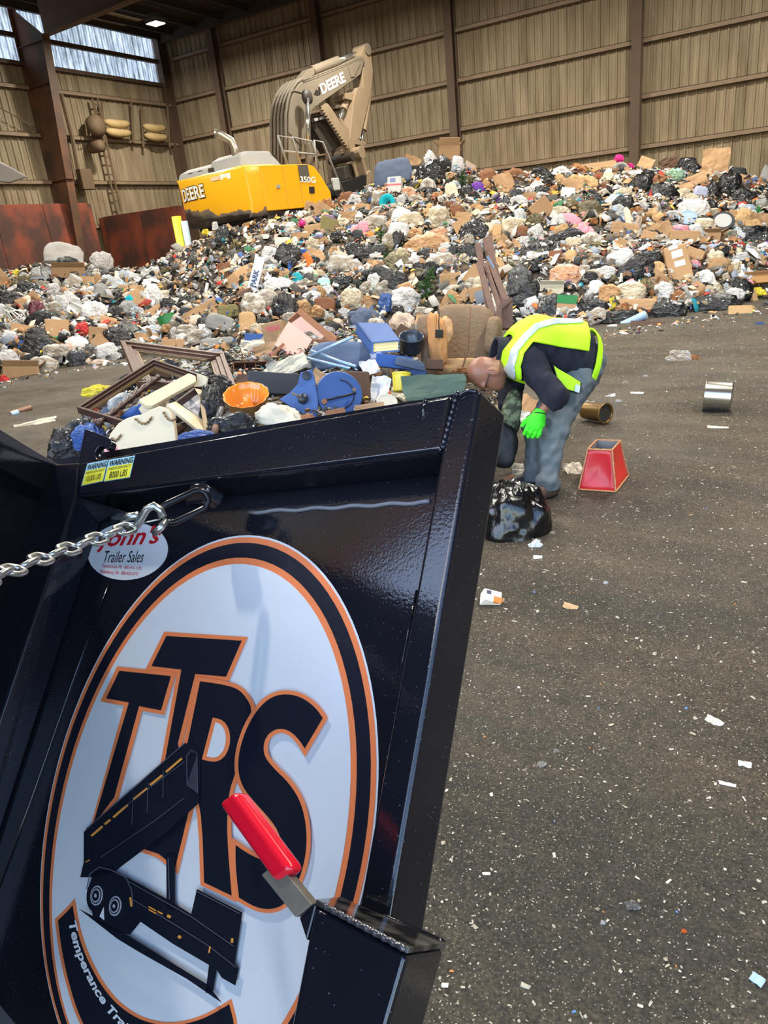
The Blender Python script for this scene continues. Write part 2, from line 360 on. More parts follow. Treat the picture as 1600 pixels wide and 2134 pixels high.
P('fan_body', fr(merge(lathe([(.02, -.3), (.35, -.3), (.42, -.1), (.42, .15), (.2, .3)], 14)), wx(200, 262, .3), (0, 1, 0), (0, 0, 1), (1, 0, 0)), M_BRN, t, smooth=True)
P('motor', fr(lathe([(.05, -.35), (.24, -.35), (.26, .3), (.1, .4)], 12), wx(201, 306, .3), (0, .9, .3), (0, -.3, .9), (1, 0, 0)), M_BRN, t, smooth=True)
t = thing('downpipe', 'brown square conduit with a junction box running down the left wall', 'conduit', wx(175, 440))
P('pipe', tube([wx(127, 195), wx(150, 285), wx(172, 405)], .09, 6), M_BRN, t); P('junction_box', box(*sorted((XP, XP+.3)), *(wx(173, 375)[1]+np.array([-.3, .3])), *(wx(173, 375)[2]+np.array([-.4, .4]))), M_BRN, t, bevel=.02)
for a, b, lab in (((0, 225), (78, 268), 'thin brace rod crossing the left wall from the top to the tapered column'),):
    tag(P('brace_rod', tube([wx(*a), wx(*b)], .02, 6), M_BRN), lab, 'rod')
pt = at(380, 520, 21.0); 
t = thing('yellow_post', 'lime yellow guard post at the end of the rusty wall under the excavator', 'post', gz(378, 690, 0)*0+np.array([pt[0], pt[1], 0]))
P('post', tube([(pt[0], pt[1], 0), (pt[0]-.05, pt[1]+.05, pt[2]+.9)], .14, 12), mat('lime_yellow', (226, 226, 70), .5), t, smooth=True)
P('light_gap', tube([(pt[0]+.3, pt[1], 0), (pt[0]+.27, pt[1], pt[2]+.75)], .10, 12), mat('light_gap_blue', (200, 222, 240), .5), t, smooth=True, label='pale blue tube standing in for the light gap beside the post')  # pale tube painted as the bright gap next to the guard post
# grey tarpaulin corner hanging in from the side
# ---------------------------------------------------------------- dump trailer: tailgate, bed side, latch post, chain
RG = np.array([[-0.7783, 0.0478, 0.6259], [-0.1888, 0.9327, -0.3061], [0.5989, 0.3568, 0.7168]])   # gate axes: left, down, away
GU, GV, GN = CM.T @ RG[0], CM.T @ RG[1], CM.T @ RG[2]
GS = .8; GT = .062
G0 = ray(1000, 811)*GS
def GP(x, y, off=0.):
    d = ray(x, y); return O + d*((G0+GN*off) @ GN)/(d @ GN)
def GPs(pts, off=0.): return [GP(x, y, off) for x, y in pts]
def mat_paint():
    m = bpy.data.materials.new('black_paint'); m.use_nodes = True; nt = m.node_tree; N = nt.nodes; L = nt.links; b = N['Principled BSDF']
    tc = N.new('ShaderNodeTexCoord')
    b.inputs['Roughness'].default_value = .10; b.inputs['Specular IOR Level'].default_value = .5; b.inputs['Coat Weight'].default_value = .25; b.inputs['Coat Roughness'].default_value = .05
    v = N.new('ShaderNodeTexVoronoi'); v.inputs['Scale'].default_value = 230; L.new(tc.outputs['Object'], v.inputs['Vector'])
    r = N.new('ShaderNodeValToRGB'); r.color_ramp.elements[0].position = .12; r.color_ramp.elements[0].color = (1, 1, 1, 1); r.color_ramp.elements[1].position = .2; r.color_ramp.elements[1].color = (0, 0, 0, 1)
    L.new(v.outputs['Distance'], r.inputs[0])
    k = N.new('ShaderNodeValToRGB'); k.color_ramp.elements[0].position = .74; k.color_ramp.elements[1].position = .78; L.new(v.outputs['Color'], k.inputs[0])
    mu = N.new('ShaderNodeMath'); mu.operation = 'MULTIPLY'; L.new(r.outputs[0], mu.inputs[0]); L.new(k.outputs[0], mu.inputs[1])
    n = N.new('ShaderNodeTexNoise'); n.inputs['Scale'].default_value = 5; n.inputs['Detail'].default_value = 6; L.new(tc.outputs['Object'], n.inputs[0])
    dr = N.new('ShaderNodeMix'); dr.data_type = 'RGBA'; dr.inputs[6].default_value = (.004, .005, .008, 1); dr.inputs[7].default_value = (.014, .015, .022, 1); L.new(n.outputs['Fac'], dr.inputs[0])
    mx = N.new('ShaderNodeMix'); mx.data_type = 'RGBA'; L.new(mu.outputs[0], mx.inputs[0]); L.new(dr.outputs[2], mx.inputs[6]); mx.inputs[7].default_value = (.10, .11, .14, 1)
    L.new(mx.outputs[2], b.inputs['Base Color'])
    n2 = N.new('ShaderNodeTexNoise'); n2.inputs['Scale'].default_value = 260; n2.inputs['Detail'].default_value = 2; L.new(tc.outputs['Object'], n2.inputs[0])
    bp = N.new('ShaderNodeBump'); bp.inputs['Strength'].default_value = .07; bp.inputs['Distance'].default_value = .002; L.new(n2.outputs['Fac'], bp.inputs['Height'])
    L.new(bp.outputs[0], b.inputs['Normal']); L.new(bp.outputs[0], b.inputs['Coat Normal'])
    return m
M_PAINT = mat_paint()
def mat_print(name, col):
    """vinyl print: colour with a few wet specks, glossy"""
    m = mat(name, col, .38, var=.06, vs=9, bump=.03, bs=300, spec=.5, coat=.25); return m
S_WHITE = mat_print('vinyl_white', (226, 230, 234)); S_ORANGE = mat_print('vinyl_orange', (250, 138, 84)); S_NAVY = mat_print('vinyl_navy', (22, 26, 40))
S_GREY = mat_print('vinyl_grey', (92, 96, 110)); S_LGREY = mat_print('vinyl_pale_grey', (176, 180, 192)); S_AMBER = mat_print('vinyl_amber', (236, 160, 70))
S_RED = mat_print('vinyl_red', (206, 30, 42)); S_BLACK = mat_print('vinyl_black', (16, 16, 20)); S_YEL = mat_print('vinyl_yellow', (226, 224, 60)); S_CYAN = mat_print('vinyl_cyan', (150, 200, 214))
gate = thing('trailer_tailgate', 'glossy black steel tailgate of a dump trailer with a big round dealer emblem', 'tailgate', [*(G0+O)[:2], 0])
def solid(pts, off0, off1, name, par, m=M_PAINT, bev=.004, **k):
    a = GPs(pts, off0); return P(name, prism(a, GN*(off1-off0)), m, par, bevel=bev, seg=3, **k)
# straight edges carried past the frame
def ext(a, b, y): return (a[0]+(b[0]-a[0])*(y-a[1])/(b[1]-a[1]), y)
rin = lambda y: ext((940, 822), (745, 1890), y); rrd = lambda y: ext((1000, 811), (815, 1880), y)
lrd = lambda y: ext((158, 1033), (0, 1500), y); lout = lambda y: ext((85, 968), (0, 1205), y)
solid([(165, 964), rin(822), rin(940), (162, 1034)], 0, GT, 'top_tube', gate, bev=.006)
solid([rrd(811), rrd(2250), rin(2250), rin(822)], 0, GT, 'side_tube', gate, bev=.006)
solid([(85, 968), (165, 963), lrd(1033), lrd(2250), lout(2250)], 0, GT, 'side_tube', gate, bev=.006)
pan = P('panel', prism(GPs([(110, 960), (985, 815), rrd(2300), lout(2300)], GT), GN*.004), M_PAINT, gate)
P('panel_crease', tube([GP(x, y, GT-.001) for x, y in ((228, 1216), (160, 1395), (60, 1680), (-10, 1865))], .0022, 6), M_PAINT, gate, smooth=True)
P('panel_crease', tube([GP(x, y, GT-.001) for x, y in ((868, 1230), (848, 1330), (830, 1420))], .0016, 6), M_PAINT, gate, smooth=True)
for a, b in (((953, 818), (921, 936)), ((640, 880), (640, 880.5))):
    if a[0] > 700: P('weld_bead', tube([GP(a[0]+(b[0]-a[0])*f, a[1]+(b[1]-a[1])*f, -.001) for f in np.linspace(0, 1, 26)], [.0030+.0008*math.sin(i*2.4) for i in range(26)], 6), M_PAINT, gate, smooth=True)
P('weld_bead', tube([GP(956+ (992-956)*f, 826-8*f-6*math.sin(f*3), -.001) for f in np.linspace(0, 1, 9)], .003, 6), M_PAINT, gate, smooth=True)
P('paint_run', tube([GP(886, 832, 0), GP(880, 872, 0)], .0022, 6), M_PAINT, gate, smooth=True)
P('weld_bead', tube([GP(520+ (895-520)*f, 1068-22*f+2*math.sin(f*30), GT-.001) for f in np.linspace(0, 1, 24)], .003, 6), mat('pale_caulk', (120, 124, 130), .4), gate, smooth=True)
# corner gusset under the left end of the top tube
P('gusset', prism([GP(163, 1036, .004), GP(300, 1078, GT), GP(188, 1088, GT)], GV*.004), M_PAINT, gate)
# hook bracket standing on the gate
arc = [(222+math.cos(a)*-24+4, 945+math.sin(a)*-16) for a in np.linspace(1.9, -.35, 9)]
brk = [(161, 968), (176, 894), (186, 896), (230, 914), (232, 923), (229, 933), (221, 937)]+[(213, 929), (204, 932), (198, 941), (199, 951), (203, 958)]
P('hook_bracket', prism(GPs(brk, .014), GN*.012), M_PAINT, gate, bevel=.0015)
# --- round dealer emblem, a flat vinyl print on the panel
emb_w = [(515, 1117), (399, 1153), (302, 1226), (205, 1371), (123, 1584), (89, 1778), (84, 1875), (96, 2020), (118, 2134), (593, 1134), (666, 1187), (738, 1303), (777, 1429), (794, 1560), (782, 1681), (753, 1856)]
emb_i = [(496, 1175), (593, 1216), (685, 1328), (724, 1463), (733, 1584), (719, 1778), (695, 1875), (399, 1202), (302, 1294), (220, 1429), (152, 1589), (116, 1778), (113, 1851)]
def g2(x, y, off=GT):
    p = GP(x, y, off)-O-G0; return np.array([p @ GU, p @ GV])
def gw(q, off): return O+G0+GU*q[0]+GV*q[1]+GN*off
def conic(px):
    q = np.array([g2(x, y) for x, y in px]); c0 = q.mean(0); x, y = (q-c0).T*2
    A = np.stack([x*x, x*y, y*y, x, y], 1); k = np.linalg.lstsq(A, np.ones(len(x)), rcond=None)[0]
    Q = np.array([[k[0], k[1]/2], [k[1]/2, k[2]]]); ce = -.5*np.linalg.solve(Q, k[3:]); s = 1+ce @ Q @ ce
    w, R = np.linalg.eigh(Q/s); th = np.linspace(0, 2*math.pi, 97)[:-1]
    ph = math.atan2(R[1, 0], R[0, 0]); d = np.stack([np.cos(th), np.sin(th)], 1)
    r = 1/np.sqrt(np.einsum('ij,jk,ik->i', d, Q/s, d)); return (ce+d*r[:, None])/2+c0
C_OUT, C_IN = conic(emb_w), conic(emb_i)
LAY = [0]
def decal(name, pts2, m, layer, par, th=.0003, label=None):
    off = GT-.0004-layer*.00045
    return P(name, prism([gw(q, off) for q in pts2], GN*th), m, par, label=label)
emb = decal('emblem', C_OUT, S_WHITE, 0, gate, label='white oval dealer emblem with orange rings and a drawn dump trailer')
mixc = lambda f: C_OUT*(1-f)+C_IN*f
decal('outer_ring', mixc(.07), S_ORANGE, 1, emb); decal('dark_ring', mixc(.27), S_NAVY, 2, emb); decal('inner_ring', mixc(.78), S_ORANGE, 3, emb); decal('field', C_IN, S_WHITE, 4, emb)
Z = lambda pts: [(60+x/2.0645, 1100+y/2.0645) for x, y in pts]      # close-up pixels to frame pixels
def soften(p, k=2):
    p = np.array(p, float)
    for _ in range(k):
        out = []; n = len(p)
        for i in range(n):
            a, b = p[i]-p[i-1], p[(i+1) % n]-p[i]; t = abs(math.degrees(math.atan2(a[0]*b[1]-a[1]*b[0], a @ b)))
            if t < 48: out += [p[i]-a*.25, p[i]+b*.25]
            else: out.append(p[i])
        p = np.array(out)
    return p
def dz(name, pts, m, layer, ins=0):
    if name.split('_fill')[0] in ('letter_r', 'letter_s', 'letter_r_eye', 'banner', 'banner_field'): pts = soften(pts)
    p = np.array(Z(pts))
    if ins: p = inset(p, ins)
    return decal(name, [g2(x, y) for x, y in p], m, layer, emb)
BN = [(118, 1685), (165, 1640), (205, 1595), (222, 1700), (250, 1800), (290, 1890), (340, 1975), (400, 2045), (480, 2100), (560, 2125), (640, 2130), (740, 2105), (810, 2070), (878, 2028), (892, 2080), (905, 2134), (900, 2260), (800, 2330), (640, 2380), (480, 2370), (380, 2320), (290, 2240), (215, 2120), (165, 1960), (135, 1820)]
dz('banner', BN, S_ORANGE, 5); dz('banner_field', BN, S_NAVY, 6, 7)
LT = [('letter_t', [(590, 450), (950, 473), (868, 662), (738, 650), (668, 930), (722, 1195), (650, 1492), (560, 1420), (470, 1390), (560, 1100), (645, 628), (510, 612)]),
      ('letter_t', [(390, 600), (645, 626), (592, 808), (498, 790), (395, 1170), (268, 1320), (420, 768), (318, 750)]),
      ('letter_r', [(736, 645), (850, 660), (925, 682), (968, 730), (992, 785), (975, 870), (950, 960), (920, 1060), (892, 1140), (884, 1250), (886, 1360), (907, 1612), (752, 1538), (740, 1190), (660, 1000), (680, 925)]),
      ('letter_s', [(1300, 822), (1262, 765), (1195, 716), (1120, 700), (1050, 716), (990, 768), (940, 850), (905, 950), (897, 1050), (922, 1130), (975, 1195), (1040, 1265), (1080, 1325), (1086, 1385), (1050, 1420), (985, 1400), (890, 1335), (888, 1450), (905, 1602), (985, 1650), (1060, 1662), (1130, 1636), (1190, 1540), (1225, 1420), (1230, 1300), (1205, 1180), (1150, 1090), (1075, 1020), (1040, 970), (1048, 912), (1085, 884), (1128, 890), (1170, 932), (1202, 988)])]
for k, (nm, pts) in enumerate(LT):
    dz(nm, pts, S_ORANGE, 7+k*2); dz(nm+'_fill', pts, S_NAVY, 8+k*2, 8.5)
DC = [(806, 820), (850, 830), (878, 872), (882, 930), (862, 985), (820, 1014), (760, 1000)]
dz('letter_r_eye', DC, S_ORANGE, 13); dz('letter_r_eye_fill', DC, S_WHITE, 14, 8.5)
dz('trailer_bed', [(255, 1310), (690, 930), (735, 940), (757, 985), (752, 1185), (600, 1320), (385, 1482), (300, 1505), (240, 1505), (255, 1440)], S_NAVY, 15)
dz('trailer_frame', [(430, 1500), (600, 1590), (718, 1662), (742, 1555), (937, 1655), (905, 1875), (922, 1895), (908, 1968), (850, 1935), (828, 1900), (812, 1995), (780, 2000), (795, 1880), (640, 1790), (500, 1695), (455, 1750), (380, 1735), (300, 1690), (270, 1560), (300, 1480), (370, 1470)], S_NAVY, 15)
dz('trailer_ram', [(610, 1410), (646, 1410), (648, 1650), (612, 1630)], S_NAVY, 15)
dz('trailer_shadow', [(232, 1638), (390, 1720), (520, 1800), (790, 1965), (850, 2042), (700, 1940), (500, 1828), (400, 1768)], S_NAVY, 15)
for x, y, a, b in ((313, 1583, 44, 72), (393, 1628, 44, 72)):
    dz('tyre', ellipse((x, y), a, b, 24, .12), S_NAVY, 16); dz('rim', ellipse((x, y), a*.6, b*.6, 24, .12), S_LGREY, 17); dz('rim_dark', ellipse((x, y), a*.5, b*.5, 24, .12), S_NAVY, 18)
    dz('hub', ellipse((x, y), a*.42, b*.42, 20, .12), S_LGREY, 19); dz('hub_dark', ellipse((x, y), a*.33, b*.33, 20, .12), S_NAVY, 20); dz('hub_cap', ellipse((x, y), a*.12, b*.12, 12), S_LGREY, 21)
def stroke(pts, w):
    p = np.array(pts, float); t = np.gradient(p, axis=0); t /= np.linalg.norm(t, axis=1)[:, None]+1e-9; nn = np.stack([-t[:, 1], t[:, 0]], 1)*w/2
    return np.concatenate([p+nn, (p-nn)[::-1]])
for a, b in (((290, 1328), (338, 1286)), ((347, 1278), (372, 1258)), ((384, 1248), (446, 1194)), ((470, 1172), (530, 1124)), ((542, 1110), (594, 1068)), ((610, 1054), (678, 996))): dz('amber_strip', stroke([a, b], 9), S_AMBER, 17)
for a, w in (([(268, 1298), (470, 1122), (690, 932)], 3), ([(430, 1205), (690, 1010)], 2), ([(470, 1160), (465, 1280)], 2), ([(535, 1100), (530, 1230)], 2), ([(600, 1050), (598, 1165)], 2), ([(330, 1420), (560, 1265), (690, 1165)], 2), ([(700, 985), (702, 1110), (748, 1145), (745, 975), (720, 960), (700, 985)], 3),
             ([(272, 1555), (285, 1490), (325, 1460), (380, 1475), (440, 1505), (465, 1560), (470, 1620)], 4), ([(440, 1515), (600, 1605), (720, 1672), (905, 1800)], 3), ([(470, 1600), (640, 1700), (800, 1800), (915, 1890)], 3), ([(740, 1562), (930, 1660)], 3), ([(622, 1420), (628, 1600)], 3)): dz('line_work', stroke(a, w), S_GREY, 18)
for a, b, w in (((540, 1630), (572, 1648), 6), ((540, 1642), (572, 1660), 6), ((578, 1650), (600, 1662), 6), ((620, 1668), (634, 1676), 12), ((668, 1755), (678, 1765), 12), ((804, 1800), (800, 1828), 6), ((900, 1765), (898, 1785), 10), ((460, 1590), (466, 1630), 8), ((268, 1440), (285, 1430), 4)): dz('amber_lamp', stroke([a, b], w), S_AMBER, 19)
dz('white_triangle', [(348, 1632), (330, 1672), (350, 1688)], S_WHITE, 20)
# curved lettering along the banner
def decal_text(name, s, fmap, m, layer, par, bold=0., shear=0.):
    V, F = textmesh(s, bold, shear); off = GT-.0004-layer*.00045 if layer < 50 else -.0006-(layer-50)*.0004
    W = []
    for x, y, _ in V:
        px, py = fmap(x, y)
        W.append(GP(px, py, off))
    return P(name, (np.array(W), F), m, par)
cl_ = np.array([(163, 1695), (186, 1800), (222, 1895), (268, 1990), (330, 2085), (400, 2160), (490, 2220), (600, 2245), (700, 2225), (800, 2170), (860, 2110)], float)
sl = np.concatenate([[0], np.cumsum(np.linalg.norm(np.diff(cl_, axis=0), axis=1))])
def along(x, y):
    s = x*800.; p = np.array([np.interp(s, sl, cl_[:, 0]), np.interp(s, sl, cl_[:, 1])]); s2 = min(s+8, sl[-1]); p2 = np.array([np.interp(s2, sl, cl_[:, 0]), np.interp(s2, sl, cl_[:, 1])]); s1 = max(0, s-8)
    p1 = np.array([np.interp(s1, sl, cl_[:, 0]), np.interp(s1, sl, cl_[:, 1])]); t = (p2-p1)/np.linalg.norm(p2-p1); nn = np.array([t[1], -t[0]])
    q = p+nn*(y-.1)*46; return Z([tuple(q)])[0]
decal_text('banner_lettering', 'Temperance Trailer Sales', along, S_WHITE, 8, emb, .03)
# --- small oval shop sticker
je = ellipse((267, 1149), 84, 60, 40, -.12)
shp = decal('shop_sticker', [g2(x, y) for x, y in je], S_WHITE, 1, gate, label='small white oval trailer shop sticker')
aff = lambda o, ex, ey: (lambda x, y: (o[0]+ex[0]*x+ey[0]*y, o[1]+ex[1]*x+ey[1]*y))
decal_text('red_wordmark', "john's", aff((200, 1152), (128, -8), (12, -50)), S_RED, 3, shp, .02, .25)
decal_text('script', 'Trailer Sales', aff((216, 1172), (82, 0), (3, -24)), S_BLACK, 3, shp, 0, .3)
decal_text('small_print', 'Temperance, MI - 800-471-1175', aff((211, 1184), (83, 6), (1, -9)), S_RED, 3, shp)
decal_text('small_print', 'Middlebury, IN - 888-825-0777', aff((208, 1196), (80, 6), (1, -9)), S_RED, 3, shp)
# --- two warning labels on the top tube
for q, l2 in (([(182, 966), (225, 958), (214, 1003), (169, 1013)], '10,000 LBS'), ([(227, 958), (281, 949), (270, 995), (216, 1004)], '8000 LBS')):
    q = np.array(q, float)
    bl = lambda x, y, q=q: tuple((q[3]*(1-x)+q[2]*x)*(1-y)+(q[0]*(1-x)+q[1]*x)*y)
    quad = lambda x0, x1, y0, y1: [bl(x0, y0), bl(x1, y0), bl(x1, y1), bl(x0, y1)]
    w = P('warning_label', prism(GPs(quad(0, 1, 0, 1), -.0004), GN*.0003), S_CYAN, gate, label='yellow and blue load warning label')
    P('yellow_field', prism(GPs(quad(.03, .97, .03, .66), -.0009), GN*.0003), S_YEL, w)
    sub = lambda x0, x1, y0, y1, bl=bl: (lambda x, y: bl(x0+(x1-x0)*x, y0+(y1-y0)*y))
    decal_text('lettering', 'WARNING', sub(.04, .96, .69, .95), S_BLACK, 53, w, .02); decal_text('lettering', 'MAXIMUM DUMP CAPACITY', sub(.06, .94, .5, .62), S_BLACK, 53, w); decal_text('lettering', l2, sub(.16, .84, .12, .42), S_BLACK, 53, w)
# --- latch post with the red handle in front of the gate
PO = -.10
lat = thing('latch_post', 'black square steel latch post with a red gripped handle', 'latch', [*GP(740, 2000, PO)[:2], 0])
def onpost(x, y, off=PO): return GP(x, y, off)
A, B = onpost(656, 1887), onpost(848, 1990)
dn = onpost(608, 2134)-A; dn /= np.linalg.norm(dn); dn2 = onpost(807, 2134)-B; dn2 /= np.linalg.norm(dn2)
dep = GN*.082
def back(p, x, y):      # the point on the ray through (x, y) nearest to p+dep
    d = ray(x, y); q = p-O; t = (q+dep) @ d/(d @ d); return O+d*((q+dep) @ GN)/(d @ GN)
A2, B2 = back(A, 707, 1881), back(B, 927, 1978)
P('post', hexa([A, B, B2, A2], [A+dn*.45, B+dn2*.45, B2+dn2*.45, A2+dn*.45]), M_PAINT, lat, bevel=.005, seg=3)
P('cap_plate', hexa([A-dn*.0005, B-dn2*.0005, B2-dn2*.0005, A2-dn*.0005], [A-dn*.005, B-dn2*.005, B2-dn2*.005, A2-dn*.005]), mat('wet_dusty_black', (84, 82, 80), .12, var=.5, vs=35, col2=(12, 12, 14), spec=.6), lat, bevel=.001)
P('weld_bead', tube([A*(1-f)+B*f-dn*.003+np.array([0, 0, .001*math.sin(f*70)]) for f in np.linspace(.1, .98, 30)], [.0024+.0005*math.sin(i*2.1) for i in range(30)], 6), mat('weld_metal', (96, 96, 100), .25, metal=.7), lat, smooth=True)
P('weld_bead', tube([A2*(1-f)+B2*f-dn*.003 for f in np.linspace(.45, .98, 16)], .004, 6), M_PAINT, lat, smooth=True)
HO = PO-.004
def bar(name, c0, c1, w0, w1, th, m, off0, off1, bev):
    a = np.array(c0, float); b = np.array(c1, float); t = (b-a)/np.linalg.norm(b-a); nn = np.array([-t[1], t[0]])
    q = [(*(a+nn*w0/2), off0), (*(a-nn*w0/2), off0), (*(b-nn*w1/2), off1), (*(b+nn*w1/2), off1)]
    f = [GP(*k) for k in q]; return P(name, prism(f, GN*th), m, lat, bevel=bev, seg=4)
M_BAR = mat('dirty_bar', (128, 120, 108), .35, metal=.3, var=.25, vs=60)
bar('handle_bar', (560, 1810), (632, 1898), 42, 44, .010, M_BAR, HO, HO+.002, .001)
bar('handle_grip', (468, 1660), (588, 1826), 47, 50, .020, mat('red_vinyl', (214, 20, 44), .22, var=.05, coat=.4), HO-.006, HO-.004, .007)
P('handle_pivot', hexa([onpost(622, 1912), onpost(652, 1880), onpost(658, 1886), onpost(638, 1962)], [onpost(622, 1912)+GN*.02, onpost(652, 1880)+GN*.02, onpost(658, 1886)+GN*.02, onpost(638, 1962)+GN*.02]), M_PAINT, lat, bevel=.002)
# --- trailer bed side on the left, running towards the viewer from the hinge
h1 = GP(118, 974, .02); h0 = at(0, 903, (CM[2] @ (GP(40, 940, -.10)-O))*.93)
rim = (h0-h1)/np.linalg.norm(h0-h1)
bed = thing('trailer_bed_side', 'black steel side wall of the raised trailer bed left of the tailgate', 'trailer side', [*h1[:2], 0])
p0, p1 = h1+rim*-.02, h1+rim*1.6
P('side_panel', hexa([p0, p1, p1+GV*1.25, p0+GV*1.25], [p0+GU*.03, p1+GU*.03, p1+GU*.03+GV*1.25, p0+GU*.03+GV*1.25]), M_PAINT, bed)
P('top_rail', hexa([p0-GU*.012-GV*.004, p1-GU*.012-GV*.004, p1-GU*.012+GV*.06, p0-GU*.012+GV*.06], [p0+GU*.07-GV*.004, p1+GU*.07-GV*.004, p1+GU*.07+GV*.06, p0+GU*.07+GV*.06]), M_PAINT, bed, bevel=.005, seg=3)
for k in range(3): P('stake', hexa([p0+rim*(.42+k*.4)-GU*.025+GV*.06, p0+rim*(.48+k*.4)-GU*.025+GV*.06, p0+rim*(.48+k*.4)+GV*.06, p0+rim*(.42+k*.4)+GV*.06], [p0+rim*(.42+k*.4)-GU*.025+GV*1.2, p0+rim*(.48+k*.4)-GU*.025+GV*1.2, p0+rim*(.48+k*.4)+GV*1.2, p0+rim*(.42+k*.4)+GV*1.2]), M_PAINT, bed, bevel=.003)
P('silver_scrap', hexa([GP(-8, 2085, -.02), GP(32, 2134, -.02), GP(28, 2180, -.02), GP(-40, 2180, -.02)], [GP(-8, 2085, -.01), GP(32, 2134, -.01), GP(28, 2180, -.01), GP(-40, 2180, -.01)]), mat('bare_plate', (120, 124, 128), .4, metal=.6), bed)
# --- staple on the gate, black chain link, S hook and zinc chain
P('chain_staple', prism(GPs([(396, 1008), (424, 1004), (436, 1013), (428, 1034), (418, 1046), (384, 1050), (388, 1030)], -.012), GN*.03), M_PAINT, gate, bevel=.004, seg=3)
M_ZINC = mat('zinc', (186, 188, 184), .28, metal=.9, var=.12, vs=30); M_BLK = mat('blackened_link', (34, 34, 38), .25, metal=.6, var=.3, vs=40)
def oval_link(c, t, nrm, L, W, r, m, par, name='link'):
    t = t/np.linalg.norm(t); nrm = nrm-t*np.dot(nrm, t); nrm /= np.linalg.norm(nrm); b = np.cross(t, nrm); s = L/2-W/2; pts = []
    for sg in (1, -1):
        for a in np.linspace(-math.pi/2, math.pi/2, 8): pts.append(c+sg*t*(s+W/2*math.cos(a))+sg*b*(W/2*math.sin(a)))
    return P(name, tube(pts, r, 8, True), m, par, smooth=True)
def cp(x, y, d): return at(x, y, d)
dS = CM[2] @ (GP(410, 1040, -.02)-O)
chn = thing('safety_chain', 'zinc plated steel chain hooked to the tailgate staple', 'chain', [*cp(200, 1140, dS)[:2], 0])
a, b = cp(432, 1034, dS-.005), cp(338, 1078, dS-.03); tt = a-b; nn0 = np.cross(tt, ray(380, 1060)); oval_link((a+b)/2, tt, ray(380, 1060)+0*nn0, np.linalg.norm(tt)*1.0, .028, .0048, M_BLK, chn, 'black_link')
dh = dS-.035
sp = [(340, 1078), (333, 1062), (320, 1054), (306, 1061), (296, 1078), (285, 1096), (274, 1103), (262, 1095), (258, 1085), (268, 1077), (288, 1074)]
P('s_hook', tube([cp(x, y, dh-.006*math.sin(i*.6)) for i, (x, y) in enumerate(sp)], .0058, 8), M_ZINC, chn, smooth=True)
P('hook_keeper', tube([cp(346, 1084, dh), cp(335, 1100, dh-.008), cp(320, 1112, dh-.006)], .0052, 8), M_ZINC, chn, smooth=True)
P('keeper_wire', tube([cp(285, 1093, dh-.004), cp(335, 1082, dh-.004)], .0013, 5), M_ZINC, chn, smooth=True)
cpts = np.array([(268, 1100), (180, 1131), (90, 1163), (0, 1199), (-150, 1262)], float); cl2 = np.concatenate([[0], np.cumsum(np.linalg.norm(np.diff(cpts, axis=0), axis=1))])
k = 0; s = 8.0
while s < cl2[-1]:
    x, y = np.interp(s, cl2, cpts[:, 0]), np.interp(s, cl2, cpts[:, 1]); d = dh-.02-.0011*s
    p = cp(x, y, d); x2, y2 = np.interp(s+10, cl2, cpts[:, 0]), np.interp(s+10, cl2, cpts[:, 1]); t = cp(x2, y2, d-.011)-p
    fz = ray(x, y)/np.linalg.norm(ray(x, y)); side = np.cross(t, fz); side /= np.linalg.norm(side)
    nrm = fz*math.cos(.4)+side*math.sin(.4) if k % 2 == 0 else side*math.cos(.4)-fz*math.sin(.4)
    oval_link(p, t, nrm, .0420*d/1.05*1.0, .0185, .0030, M_ZINC, chn); s += 31; k += 1
# ---------------------------------------------------------------- the garbage heap: a mound surface that the rubbish lies on
CTRL = []   # x, y, z
def col(px, base, crest, dc, mid=.5, drop=.75):
    b = gz(px, base); c = at(px, crest, dc); CTRL.append((*b[:2], 0)); h = b-(c-b)*np.array([.25, .25, 0]); CTRL.append((h[0], h[1], 0))
    for f in (.3, .65):
        xy = b[:2]+(c[:2]-b[:2])*f; CTRL.append((*xy, c[2]*(f**.85)))
    CTRL.append(tuple(c))
    v = (c-O)/np.linalg.norm((c-O)[:2]); e = c+v*2.6; CTRL.append((e[0], min(e[1], 30.5), c[2]*drop)); e = c+v*5.5; CTRL.append((e[0], min(e[1], 31), c[2]*drop*.75))
for a in ((-420, 860, 640, 19), (-200, 830, 610, 19), (0, 797, 572, 18.6), (80, 780, 553, 18.5), (150, 768, 545, 18.5), (235, 755, 566, 18.5), (300, 747, 572, 20), (380, 742, 520, 19.6), (450, 738, 484, 19.2), (540, 735, 462, 19.2), (620, 722, 446, 19.4), (690, 705, 424, 19.8), (740, 700, 404, 20.3),
          (800, 697, 374, 20.8), (870, 696, 350, 21), (930, 696, 322, 21), (975, 698, 352, 21), (1015, 698, 370, 21), (1060, 700, 362, 21), (1110, 698, 366, 21), (1180, 696, 356, 21), (1280, 692, 342, 21), (1340, 678, 358, 21), (1420, 668, 354, 21), (1480, 660, 356, 21), (1550, 646, 372, 21), (1620, 628, 396, 21), (1780, 598, 420, 21), (1950, 575, 445, 21)):
    col(*a, drop=.6 if 360 < a[0] < 700 else .8)
CTRL = np.array(CTRL)
HX, HY, HS = -32.0, 0.0, .25; NX, NY = int(46/HS), int(32/HS)
gx, gy = np.meshgrid(HX+np.arange(NX)*HS, HY+np.arange(NY)*HS, indexing='ij')
Q = np.stack([gx.ravel(), gy.ravel()], 1)
D = np.linalg.norm(Q[:, None]-CTRL[None, :, :2], axis=2)
W = 1/(D**3.2+.02); H1 = ((W*CTRL[:, 2]).sum(1)/W.sum(1)).reshape(NX, NY)
for _ in range(2):
    H1[1:-1, 1:-1] = (H1[1:-1, 1:-1]*2+H1[:-2, 1:-1]+H1[2:, 1:-1]+H1[1:-1, :-2]+H1[1:-1, 2:])/6
